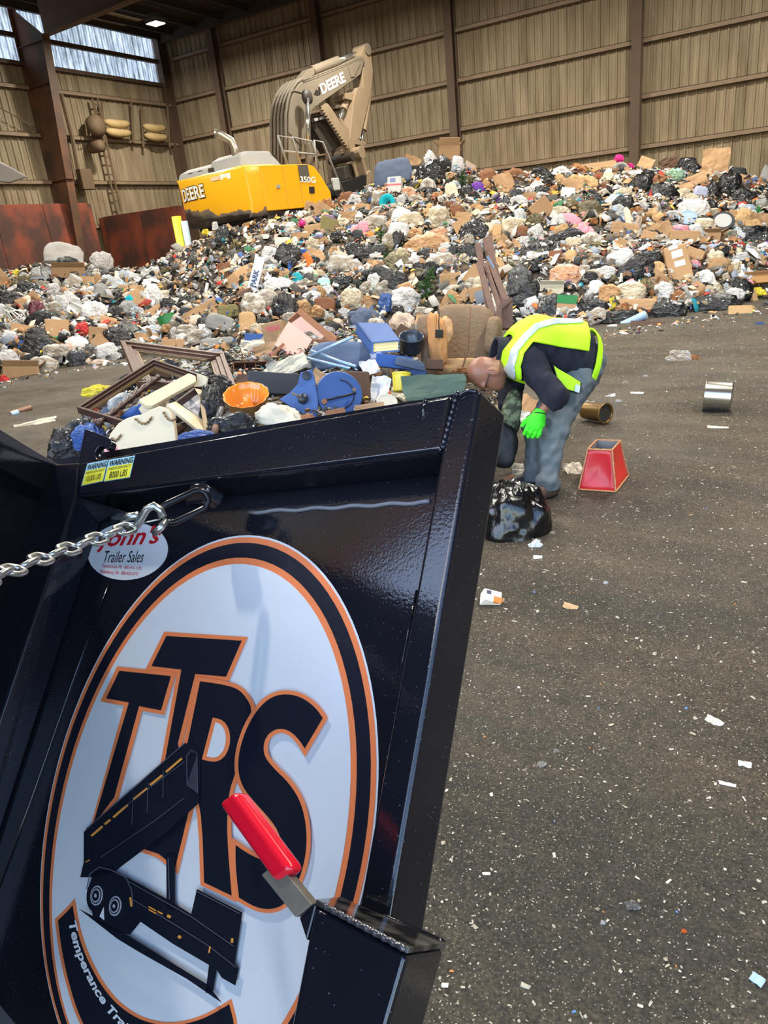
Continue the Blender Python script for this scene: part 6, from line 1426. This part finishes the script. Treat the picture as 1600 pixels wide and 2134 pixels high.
for i in range(4):
    j = (i+1) % 4; cen = (bt[i]+bt[j]+tp[i]+tp[j])/4; n_ = ce+up_/2-cen; n_ /= np.linalg.norm(n_); L = []
    G = [[(bt[i]*(1-u)+bt[j]*u)*(1-v)+(tp[i]*(1-u)+tp[j]*u)*v+n_*.03*math.sin(u*math.pi)*math.sin(v*math.pi)*(1 if i % 2 == 0 else .5) for u in np.linspace(0, 1, 9)] for v in np.linspace(0, 1, 9)]
    V = np.array(G).reshape(-1, 3); F = [(r*9+c_, r*9+c_+1, r*9+c_+10, r*9+c_+9) for r in range(8) for c_ in range(8)]
    P('lining', (V+n_*.010, F), mat('lining_grey', (150, 142, 136), .8), t, smooth=True)
    o = P('panel', (V, F), M_RED if i != 1 else mat('lampshade_scarlet', (222, 46, 34), .45, coat=.2), t, smooth=True); s_ = o.modifiers.new('th', 'SOLIDIFY'); s_.thickness = .004
    P('trim', tube([bt[i]*(1-f)+tp[i]*f for f in np.linspace(0, 1, 14)], [.006+.002*math.sin(k*2.3) for k in range(14)], 6), M_TRIM, t, smooth=True)
    P('trim', tube([tp[i]*(1-f)+tp[j]*f for f in np.linspace(0, 1, 10)], [.007+.002*math.sin(k*2.3) for k in range(10)], 6), M_TRIM, t, smooth=True)
    P('trim', tube([bt[i]*(1-f)+bt[j]*f+np.array([0, 0, .004]) for f in np.linspace(0, 1, 10)], .006, 6), M_TRIM, t, smooth=True)
t = thing('steel_pot', 'shiny steel cooking pot lying on its side on the floor at the right', 'pot', gz(1497, 858))
pd = (gz(1497, 858)-O) @ CM[2]; ax = axes(1496, 825, pd+.02, 0, 0, -4)
P('body', put(fr(lathe([(1, -26), (28, -27), (32, -24), (33, 22), (34, 26), (32.5, 27), (31.5, 22), (30, -20), (1, -22)], 30), (0, 0, 0), (0, 0, 1), (0, 1, 0), (-1, 0, 0)), ax), mat('brushed_steel', (196, 192, 182), .22, metal=.95, var=.1, vs=4), t, smooth=True, bevel=.002)
t = thing('brass_canister', 'dull brass canister lying open on the floor behind the worker', 'canister', gz(1240, 885))
pd = (gz(1255, 886)-O) @ CM[2]; TOV_ = -CM[2]
mo, bk_ = at(1262, 862, pd-.02), at(1222, 851, pd+.10); u_ = mo-bk_; Lc = np.linalg.norm(u_); u_ /= Lc; u_ = u_+TOV_*.55; u_ /= np.linalg.norm(u_); a_, b_2 = frame_of(u_); k_ = pd/FPX
P('body', fr((lathe([(1, -58), (17, -58), (18, -54), (18, -6), (21, -3), (22.5, 0), (20, 1), (18, -2), (16, -50), (1, -50)], 26)[0]*k_, lathe([(1, -58), (17, -58), (18, -54), (18, -6), (21, -3), (22.5, 0), (20, 1), (18, -2), (16, -50), (1, -50)], 26)[1]), mo, a_, b_2, u_), mat('dull_brass', (128, 98, 52), .35, metal=.7, var=.25, vs=8), t, smooth=True)
P('inside', fr((lathe([(.5, -4), (17.5, -4), (17.5, -3), (.5, -3)], 24)[0]*k_, lathe([(.5, -4), (17.5, -4), (17.5, -3), (.5, -3)], 24)[1]), mo, a_, b_2, u_), mat('canister_shade', (46, 40, 34), .8), t)  # dark disc across the mouth stands in for the shade within
M_CRT = mat('carton_print', (236, 226, 206), .5)
t = thing('juice_carton', 'crushed white and orange drink carton on the floor below the black sack', 'carton', gz(1025, 1262))
pd = (gz(1022, 1258)-O) @ CM[2]; ax = axes(1022, 1247, pd, -30, 18, -14)
P('body', put((solidbox(3, .06)[0]*np.array([38, 26, 26]), solidbox(3)[1]), ax), M_CRT, t); P('orange_side', put(box(2, 19.6, -13.5, 0, 8, 13.6), ax), mat('carton_orange', (214, 120, 44), .5), t, bevel=.001)
P('gable', put(prism([(19, -10, -8), (19, 10, -8), (30, 6, -2), (30, -8, -2)], (0, 0, 5)), ax), kmat('card', 'tan'), t); P('print', put(box(-14, -4, 2, 10, 12.6, 13.6), ax), mat('carton_ink', (70, 64, 90), .5), t); P('print', put(box(-12, 6, 12.6, 13.4, -8, 4), ax), mat('carton_ink', (70, 64, 90), .5), t)
FLOOR = """
1420,736,66,34,-10|scrap|clear|crumpled silvery wrapper on the open floor at the right, largest of the litter there
1446,742,26,18,0|scrap|amber|amber scrap touching the crumpled silvery wrapper
1225,838,44,30,10|scrap|cream|wad of shells and paper spilling from the brass canister
1195,972,34,30,20|paper|cream|cream paper square lying left of the red lampshade
1288,834,16,8,0|scrap|white|white crumb near the brass canister, the one to its upper right
1327,818,26,5,-4|paper|white|thin white paper strip on the floor beyond the canister
1272,824,20,6,20|paper|white|short white paper strip beyond the canister
1303,795,12,10,0|scrap|cream|small pale shell on the floor behind the worker
1495,890,40,5,-4|paper|cream|thin cream strip on the floor in front of the steel pot
1188,1262,30,12,-20|paper|tan|torn tan paper on the floor right of the drink carton
1262,1212,12,8,0|scrap|white|white crumb above the torn tan paper
1128,1588,20,14,20|scrap|clear|crumpled foil bit on the open floor, larger of two
1158,1562,14,9,0|scrap|clear|smaller crumpled foil bit beside the larger one
1488,1500,34,14,-35|paper|cream|pale torn paper on the floor at the right
1552,1590,24,12,-10|paper|white|white torn paper near the right edge of the floor, upper
1515,1632,32,7,-10|paper|white|thin white torn strip on the floor below the torn paper
1318,1880,34,20,0|scrap|grey|grey fluffy lint on the near floor
1256,1920,12,8,0|scrap|white|tiny white crumb on the near floor
1425,1937,12,9,0|scrap|orange|orange crumb on the near floor beside the brown stain
1578,2035,20,24,50|paper|ltblue|pale blue torn film at the near right of the floor
1120,1160,18,8,0|paper|white|white scrap below the glossy black sack
1115,1132,24,18,40|paper|clear|clear strip curling out of the glossy black sack
1088,975,44,26,0|paper|cream|cream paper beside the worker's far boot
1075,995,26,20,0|scrap|clear|crumpled clear film beside the worker's far boot
1060,1000,30,20,30|sheet|rust|brown cardboard scrap beside the worker's far boot
1086,838,46,60,-20|fold|card|brown cardboard flap leaning behind the worker's glove
1082,868,44,22,0|paper|white|white magazine behind the worker's glove
45,853,42,12,18|tubeo|rust|brown and silver spray can on the floor at the left
32,858,14,12,18|tubeo|ltblue|pale cap of the spray can on the floor at the left
75,880,80,10,8|paper|cream|long cream strip on the floor at the left
1010,1000,10,10,0|scrap|white|white crumb by the tailgate corner
1150,1108,14,8,0|scrap|cream|cream crumb right of the glossy black sack
1345,782,12,6,0|scrap|white|white fleck far out on the open floor
"""
for ln in FLOOR.strip().split('\n'):
    a, k, c, l = ln.split('|'); x, y, w, h, r = [float(v) for v in a.split(',')]
    lay(k, x, y, w, h, r, c, l, floor=True, lift=.3, tilt=2.0 if k in ('paper', 'sheet', 'fold') else 1)
# ---------------------------------------------------------------- the stooping worker: one body, clothes over it
def sdf_mesh(f, lo, hi, h):
    lo, hi = np.array(lo, float), np.array(hi, float); n = np.ceil((hi-lo)/h).astype(int)+1
    g = np.stack(np.meshgrid(*[lo[i]+np.arange(n[i])*h for i in range(3)], indexing='ij'), -1).astype(np.float32)
    v = f(g.reshape(-1, 3)).reshape(n); s = v < 0
    c = [s[i:n[0]-1+i, j:n[1]-1+j, k:n[2]-1+k] for i in (0, 1) for j in (0, 1) for k in (0, 1)]
    cnt = sum(x.astype(np.int8) for x in c); act = (cnt > 0) & (cnt < 8); idx = -np.ones(act.shape, int); ii = np.argwhere(act); idx[tuple(ii.T)] = np.arange(len(ii))
    acc = np.zeros((len(ii), 3)); num = np.zeros(len(ii))
    crn = [np.array((i, j, k)) for i in (0, 1) for j in (0, 1) for k in (0, 1)]
    for a in range(8):
        for b in range(a+1, 8):
            if np.abs(crn[a]-crn[b]).sum() != 1: continue
            va = v[tuple((ii+crn[a]).T)]; vb = v[tuple((ii+crn[b]).T)]; m = (va < 0) != (vb < 0); t = np.where(m, va/(va-vb+1e-12), 0)
            acc += m[:, None]*(crn[a]+t[:, None]*(crn[b]-crn[a])); num += m
    V = lo+(ii+acc/num[:, None])*h; F = []
    for ax in range(3):
        o = [0, 1, 2]; o.remove(ax); e = np.zeros(3, int); e[ax] = 1; u = np.zeros(3, int); u[o[0]] = 1; w = np.zeros(3, int); w[o[1]] = 1
        sa = s[:n[0]-1, :n[1]-1, :n[2]-1]; sb = s[e[0]:n[0]-1+e[0], e[1]:n[1]-1+e[1], e[2]:n[2]-1+e[2]]
        q = np.argwhere(sa != sb); q = q[(q[:, o[0]] > 0) & (q[:, o[1]] > 0)]
        if len(q) == 0: continue
        a0, a1, a2, a3 = idx[tuple(q.T)], idx[tuple((q-u).T)], idx[tuple((q-u-w).T)], idx[tuple((q-w).T)]
        inside = sa[tuple(q.T)]; fl = inside if ax != 1 else ~inside
        Q_ = np.where(fl[:, None], np.stack([a0, a1, a2, a3], 1), np.stack([a3, a2, a1, a0], 1)); Q_ = Q_[(Q_ >= 0).all(1)]; F += [tuple(r) for r in Q_]
    return V, F
def cap(p, a, b, ra, rb):
    a, b = np.array(a, np.float32), np.array(b, np.float32); ab = b-a; t = np.clip((p-a) @ ab/(ab @ ab), 0, 1); return np.linalg.norm(p-a-t[:, None]*ab, axis=1)-(ra+(rb-ra)*t)
def ell(p, c, ax, r):
    q = (p-np.array(c, np.float32)) @ np.array(ax, np.float32).T/np.array(r, np.float32); k = np.linalg.norm(q, axis=1); return (k-1)*min(r)
def smin(a, b, k):
    h = np.clip(.5+.5*(b-a)/k, 0, 1); return b*(1-h)+a*h-k*h*(1-h)
def smax(a, b, k): return -smin(-a, -b, k)
def fold(p, amp, s, sd=0., st=(1, 1, 1)):
    q = p*np.array(st); return amp*(np.sin(q[:, 0]*s+2.1*np.sin(q[:, 1]*s*.7+sd))*np.sin(q[:, 2]*s*.8+1.7*np.sin(q[:, 0]*s*.6+sd*2)))
J = dict(pel=at(1204, 762, 5.12), hipN=at(1200, 790, 5.02), hipF=at(1188, 785, 5.24), kneN=at(1152, 900, 4.98), ankN=at(1142, 1010, 4.99), kneF=at(1118, 895, 5.16), ankF=at(1116, 985, 5.18),
         wai=at(1178, 738, 5.1), che=at(1112, 722, 5.05), nek=at(1058, 738, 5.03), hed=at(1012, 784, 4.97), shN=at(1096, 752, 4.86), shF=at(1078, 748, 5.22), elN=at(1158, 824, 4.76), wrN=at(1124, 862, 4.80), haN=at(1113, 894, 4.80),
         elF=at(1062, 830, 5.26), wrF=at(1050, 872, 5.16), haF=at(1044, 892, 5.10))
RT, UPV, TOV = CM[0], -CM[1], -CM[2]      # picture right, up, towards the viewer
spn = (J['nek']-J['pel'])/np.linalg.norm(J['nek']-J['pel']); lat = TOV-spn*(TOV @ spn); lat /= np.linalg.norm(lat); dor = np.cross(spn, lat); dor = dor if dor[2] > 0 else -dor
def torso(p, e=0.):
    d = cap(p, J['pel']+lat*.075, J['wai']+lat*.08, .155, .165); d = smin(d, cap(p, J['pel']-lat*.075, J['wai']-lat*.08, .155, .165), .08)
    d = smin(d, cap(p, J['wai']+lat*.08, J['che']+lat*.09, .165, .16), .08); d = smin(d, cap(p, J['wai']-lat*.08, J['che']-lat*.09, .165, .16), .08)
    d = smin(d, cap(p, J['shN'], J['shF'], .105, .105), .09); d = smin(d, ell(p, J['wai']*.6+J['che']*.4-dor*.10, np.stack([spn, lat, dor]), (.2, .16, .13)), .08)
    d = smin(d, cap(p, J['che'], J['nek'], .13, .075), .08); return d-e
def arm(p, s, e=0.):
    return smin(cap(p, J['sh'+s], J['el'+s], .098, .078), cap(p, J['el'+s], J['wr'+s], .072, .044), .035)-e
def leg(p, s, e=0.):
    return smin(cap(p, J['hip'+s], J['kne'+s], .118, .082), cap(p, J['kne'+s], J['ank'+s], .080, .062), .06)-e
crown = J['hed']+(-RT*.80-UPV*.10)*.05; hu = -RT*.86+UPV*.12+TOV*.12; hu /= np.linalg.norm(hu); hf = -UPV*.95-RT*.15-TOV*.12; hf -= hu*(hf @ hu); hf /= np.linalg.norm(hf); hs = np.cross(hu, hf); hs = hs if hs @ TOV > 0 else -hs
HD = np.stack([hu, hf, hs]); hc = J['hed']+UPV*.015
def head(p):
    d = ell(p, hc+hu*.02-hf*.012, HD, (.108, .102, .080)); d = smin(d, ell(p, hc-hu*.055+hf*.035, HD, (.085, .068, .060)), .04)
    d = smin(d, ell(p, hc-hu*.10+hf*.062, HD, (.026, .024, .030)), .03)                                              # chin
    d = smin(d, cap(p, hc-hu*.005+hf*.092, hc-hu*.042+hf*.118, .010, .016), .02)                                       # nose
    d = smin(d, cap(p, hc+hu*.012+hf*.082+hs*.045, hc+hu*.012+hf*.082-hs*.045, .016, .016), .02)                       # brow
    for s in (1, -1):
        d = smin(d, ell(p, hc-hu*.02-hf*.012+hs*s*.080, HD, (.034, .020, .012)), .008)
        d = smax(d, -ell(p, hc-hu*.012+hf*.098+hs*s*.032, HD, (.013, .016, .018)), .012)
    d = smax(d, -ell(p, hc-hu*.072+hf*.108, HD, (.004, .014, .026)), .006)
    return smin(d, cap(p, hc-hu*.06-hf*.02, J['nek']+spn*-.02, .062, .072), .05)
def hand(p, s, e=0.):
    """palm, four unequal bent fingers and the thumb off the palm's side"""
    w, h = J['wr'+s], J['ha'+s]; u = (h-w)/np.linalg.norm(h-w); v = -RT; n_ = np.cross(u, v); n_ /= np.linalg.norm(n_); v = np.cross(n_, u); c = w+u*.055
    if n_ @ TOV > 0: n_ = -n_
    d = cap(p, w, w+u*.03, .031, .032)
    d = smin(d, ell(p, c, np.stack([u, v, n_]), (.060, .052, .024)), .02)
    for k, (o, L) in enumerate(((.040, .062), (.014, .072), (-.013, .068), (-.038, .054))):
        a = w+u*.098+v*o; b = a+u*L*.52+n_*.012+v*o*.15; c2 = b+u*L*.36+n_*L*.42
        d = np.minimum(d, smin(cap(p, a-u*.03, b, .0128, .0120), cap(p, b, c2, .0118, .0100), .004))
    a = w+u*.045+v*.046; b = a+u*.032+v*.026+n_*.014; c2 = b+u*.030+v*.006+n_*.014
    d = smin(d, smin(cap(p, a, b, .0145, .0125), cap(p, b, c2, .0122, .0100), .004), .010); return d-e
def foot(p, s, e=0.):
    a = J['ank'+s]; g = a*np.array([1, 1, 0]); toe = (-RT*.55+TOV*.45 if s == 'N' else -RT*.9+TOV*.1)*np.array([1, 1, 0]); toe /= np.linalg.norm(toe)
    d = smin(cap(p, g+toe*-.05+np.array([0, 0, .05]), g+toe*.14+np.array([0, 0, .042]), .046, .042), cap(p, g+np.array([0, 0, .05]), a, .05, .055), .04); return smax(d-e, -(p[:, 2]-.004), .004)
def body(p):
    d = smin(torso(p, -.022), head(p), .03)
    for s in 'NF':
        d = smin(d, arm(p, s, -.022), .02); d = smin(d, leg(p, s, -.022), .05); d = np.minimum(d, hand(p, s, -.003)); d = smin(d, foot(p, s, -.012), .02)
    return d
def shirt(p):
    d = torso(p, .0); d = smin(d, np.minimum(arm(p, 'N'), arm(p, 'F')), .05); d = d-.003+fold(p, .008, 28., .5)+fold(p, .005, 55., 1.1)
    for s in 'NF':
        ax = (J['wr'+s]-J['el'+s])/np.linalg.norm(J['wr'+s]-J['el'+s]); k = (p-(J['el'+s]*.42+J['wr'+s]*.58)) @ ax; near = np.linalg.norm(p-J['wr'+s], axis=1)-.16; d = smax(d, -np.maximum(-k, near), .004) if True else d
    d = smax(d, -((p-J['pel']) @ spn+.02), .01)                                    # hem at the hips
    nk = (p-J['nek']) @ spn-.035; d = smax(d, nk, .01)                             # neckline
    return d
def collar(p): return np.maximum(np.abs(cap(p, J['nek']-spn*.08, J['nek']+spn*.11, .112, .094))-.012, np.abs((p-J['nek']) @ spn-.03)-.075)
def jeans(p):
    d = smin(leg(p, 'N', .010), leg(p, 'F', .006), .03); pv = smin(cap(p, J['pel']+lat*.07, J['hipN'], .158, .13), cap(p, J['pel']-lat*.07, J['hipF'], .158, .13), .06); d = smin(d, smax(pv, (p-J['pel']) @ spn-.07, .01), .06)
    for s in 'NF': d = smin(d, cap(p, J['ank'+s]+np.array([0, 0, .02]), J['ank'+s]-np.array([0, 0, .035]), .084, .094), .03)
    d = d+fold(p, .008, 26., 2.2)+fold(p, .006, 48., .3)+fold(p, .005, 70., 1.3, (.5, .5, 1.3))
    return smax(d, .055-p[:, 2], .006)
TP = [at(*k) for k in ((1066, 808, 4.9), (1060, 770, 4.84), (1068, 735, 4.84), (1088, 710, 4.88), (1108, 692, 4.94), (1150, 681, 4.98), (1200, 676, 5.0))]
TB = [at(*k) for k in ((1050, 800, 4.9), (1075, 812, 4.9), (1112, 812, 4.9))]; FLAT = np.eye(3)-np.outer(TOV, TOV)*.96
def along_path(p, T, r): return np.min([cap(p @ FLAT, FLAT @ a, FLAT @ b, r, r) for a, b in zip(T[:-1], T[1:])], 0)
def vest(p):
    sh = np.abs(torso(p, .027)+fold(p, .004, 24., 3.))-.009; q = p-J['pel']; S, Lt, Dd = q @ spn, q @ lat, q @ dor; LN = np.linalg.norm(J['nek']-J['pel'])
    low = .035+.0*S; back = (low+.10*np.clip((.33-S)/.33, 0, 1)*0) - Dd
    armh = -(np.linalg.norm(p-(J['shN']-dor*.03-lat*.0+spn*-.04), axis=1)-.135); armh2 = -(np.linalg.norm(p-(J['shF']-dor*.03), axis=1)-.150)
    frontp = np.maximum(S-(LN+.03), LN-.165-S)
    reg = np.maximum(np.maximum(back, S-(LN+.02)), .06-S); reg = np.maximum(reg, armh2); st_ = np.minimum(along_path(p, TP, .062), along_path(p, TB, .035)); reg = np.minimum(reg, np.maximum(st_, -Lt)); reg = np.minimum(reg, np.maximum(np.maximum(np.maximum(frontp, Dd-.06), armh2), Lt))
    belt = np.abs(S+.035+.25*np.clip(-Dd, 0, .2)*0)-.022; hem = np.maximum(belt, -.25-Dd)
    return np.maximum(sh, np.minimum(reg, hem))
def stripe(p):
    q = p-J['pel']; S, Lt, Dd = q @ spn, q @ lat, q @ dor; LN = np.linalg.norm(J['nek']-J['pel']); sh = np.abs(torso(p, .038)+fold(p, .004, 24., 3.))-.008
    return np.maximum(sh, np.maximum(along_path(p, TP, .024), -.02-Lt))
def stripe2(p):
    q = p-J['pel']; S, Lt, Dd = q @ spn, q @ lat, q @ dor; LN = np.linalg.norm(J['nek']-J['pel']); sh = np.abs(torso(p, .037)+fold(p, .004, 24., 3.))-.005
    w = np.abs(S-(LN-.025)+.10*Dd)-.022; return np.maximum(sh, np.maximum(w, np.maximum(Dd-.14, -.14-Dd)))
man = thing('person', 'worker in a lime green vest and jeans stooping beside the dumped load', 'person', [*gz(1150, 1025)[:2], 0])
pts = np.array(list(J.values())); lo, hi = pts.min(0)-.26, pts.max(0)+.26; lo[2] = -.01
M_SKIN = mat('brown_skin', (146, 98, 76), .45, var=.08, vs=20, bump=.05, bs=120, sub=.15); M_NAVY = mat('navy_sweatshirt', (26, 27, 40), .9, var=.15, vs=12, bump=.15, bs=160)
M_JEAN = mat('worn_denim', (94, 102, 104), .85, var=.28, vs=5, bump=.2, bs=120); M_LIME = mat('lime_vest', (186, 244, 20), .65, var=.05, bump=.1, bs=140); M_GLOVE = mat('green_glove', (70, 236, 40), .7, var=.08, bump=.25, bs=200)
M_REFL = mat('silver_tape', (206, 216, 220), .25, metal=.3, var=.1, vs=30)
def grow(name, f, lo, hi, h, m, par=man, **k): return P(name, sdf_mesh(f, lo, hi, h), m, par, smooth=True, **k)
b_ = grow('body', body, lo, hi, .0125, M_SKIN)
box_of = lambda ks, e: (np.min([J[k] for k in ks], 0)-e, np.max([J[k] for k in ks], 0)+e)
grow('head', lambda p: head(p)-.001, *box_of(['hed', 'nek'], .16), .0055, M_SKIN, label='shaved bald head bent face down')
grow('sweatshirt', shirt, *box_of(['pel', 'nek', 'shN', 'shF', 'elN', 'elF', 'wrN', 'wrF', 'hipN'], .24), .0105, M_NAVY, label='dark navy sweatshirt with pushed up sleeves')
grow('hood_collar', collar, *box_of(['nek'], .18), .008, M_NAVY)
L0, H0 = box_of(['pel', 'hipN', 'hipF', 'kneN', 'kneF', 'ankN', 'ankF', 'wai'], .2); L0[2] = .02; grow('jeans', jeans, L0, H0, .0105, M_JEAN, label='faded blue grey jeans')
vs_ = grow('safety_vest', vest, *box_of(['pel', 'nek', 'shN', 'shF', 'wai'], .26), .006, M_LIME, label='lime green safety vest')
grow('reflective_stripe', stripe, *box_of(['pel', 'nek', 'shN', 'shF', 'wai'], .26), .0055, M_REFL, vs_)
fp = [(1152, 760), (1162, 768), (1190, 784), (1210, 797), (1208, 820), (1182, 812), (1164, 800)]; fd = [4.88, 4.88, 4.86, 4.84, 4.83, 4.83, 4.85]
P('vest_flap', solidpx(fp, 4.86, .006), M_LIME, vs_, label='loose front flap of the vest')
P('vest_binding', tube([at(x, y, 4.855) for x, y in ((1152, 760), (1164, 800), (1182, 812), (1208, 820), (1211, 797))], .004, 6), mat('binding_black', (30, 34, 30), .8), vs_, smooth=True)
P('vest_tape', solidpx([(1200, 800), (1209, 804), (1207, 819), (1196, 815)], 4.85, .004), M_REFL, vs_)
for s in 'NF':
    w = J['wr'+s]; u = (J['ha'+s]-w)/np.linalg.norm(J['ha'+s]-w)
    def glove(p, s=s, w=w, u=u):
        d = smin(hand(p, s, .0032), np.maximum(cap(p, w-u*.03, w+u*.02, .036, .036), -((p-w) @ u)-.022), .008); return d+fold(p, .0012, 120.)
    gl = grow('glove', glove, w-.16, w+.16+u*.1, .0035, M_GLOVE, label='bright green knitted glove')
    grow('boot', lambda p, s=s: foot(p, s, .008), J['ank'+s]*np.array([1, 1, 0])-np.array([.26, .26, .01]), J['ank'+s]*np.array([1, 1, 1])+np.array([.26, .26, .09]), .008, mat('brown_boot', (84, 66, 54), .6, var=.2, bump=.2, bs=60) if s == 'N' else mat('black_boot', (30, 30, 34), .5), label='scuffed brown boot' if s == 'N' else 'black boot')
P('glove_band', tube([J['wrN']-0*spn+(lat*math.cos(a)+spn*math.sin(a))*.039 for a in np.linspace(0, 6.2, 20)], .004, 6, True), mat('binding_black', (30, 34, 30)), man, smooth=True)
# spectacles and ear detail
gl = P('spectacle_temple', tube([hc+hf*.095+hu*.004+hs*.072, hc+hf*.03+hu*.0+hs*.085, hc-hf*.03-hu*.01+hs*.084], .0035, 6), mat('spectacle_steel', (60, 60, 58), .3, metal=.6), man, smooth=True)
for s in (1, -1): P('spectacle_lens', tube([hc+hf*.112+hu*(-.012+.020*math.cos(a))+hs*(s*.034+.026*math.sin(a)) for a in np.linspace(0, 2*math.pi, 17)[:-1]], .003, 5, True), mat('spectacle_steel', (60, 60, 58)), man, smooth=True)
P('ear_fold', tube([hc-hu*(.02+.026*math.sin(a))-hf*(.014+.015*math.cos(a))+hs*.090 for a in np.linspace(-1.2, 3.6, 14)], .0042, 6), M_SKIN, man, smooth=True)
# what he holds
t = thing('black_tote', 'black bag with a camouflage flap held low by the stooping worker', 'bag', gz(1048, 985))
P('pouch', put((blob(51, 4, .08, .14, power=3., flatb=False)[0]*np.array([70, 96, 44]), ico(4)[1]), axes(1044, 928, 5.04, 0, 0, -4)), mat('black_nylon', (18, 18, 20), .6, bump=.3, bs=30), t, smooth=True)
P('camouflage_flap', put((blob(53, 4, .14, .2, power=2.6, flatb=False)[0]*np.array([46, 128, 28]), ico(4)[1]), axes(1063, 872, 5.12, 0, 0, -10)), mat('camouflage', (126, 134, 100), .9, vs=26, col2=(62, 66, 48), bump=.3, bs=30), t, smooth=True)
P('handle', tube([at(x, y, 5.03) for x, y in ((1036, 905), (1040, 893), (1050, 892), (1060, 905))], .008, 7), mat('black_nylon', (18, 18, 20)), t, smooth=True)
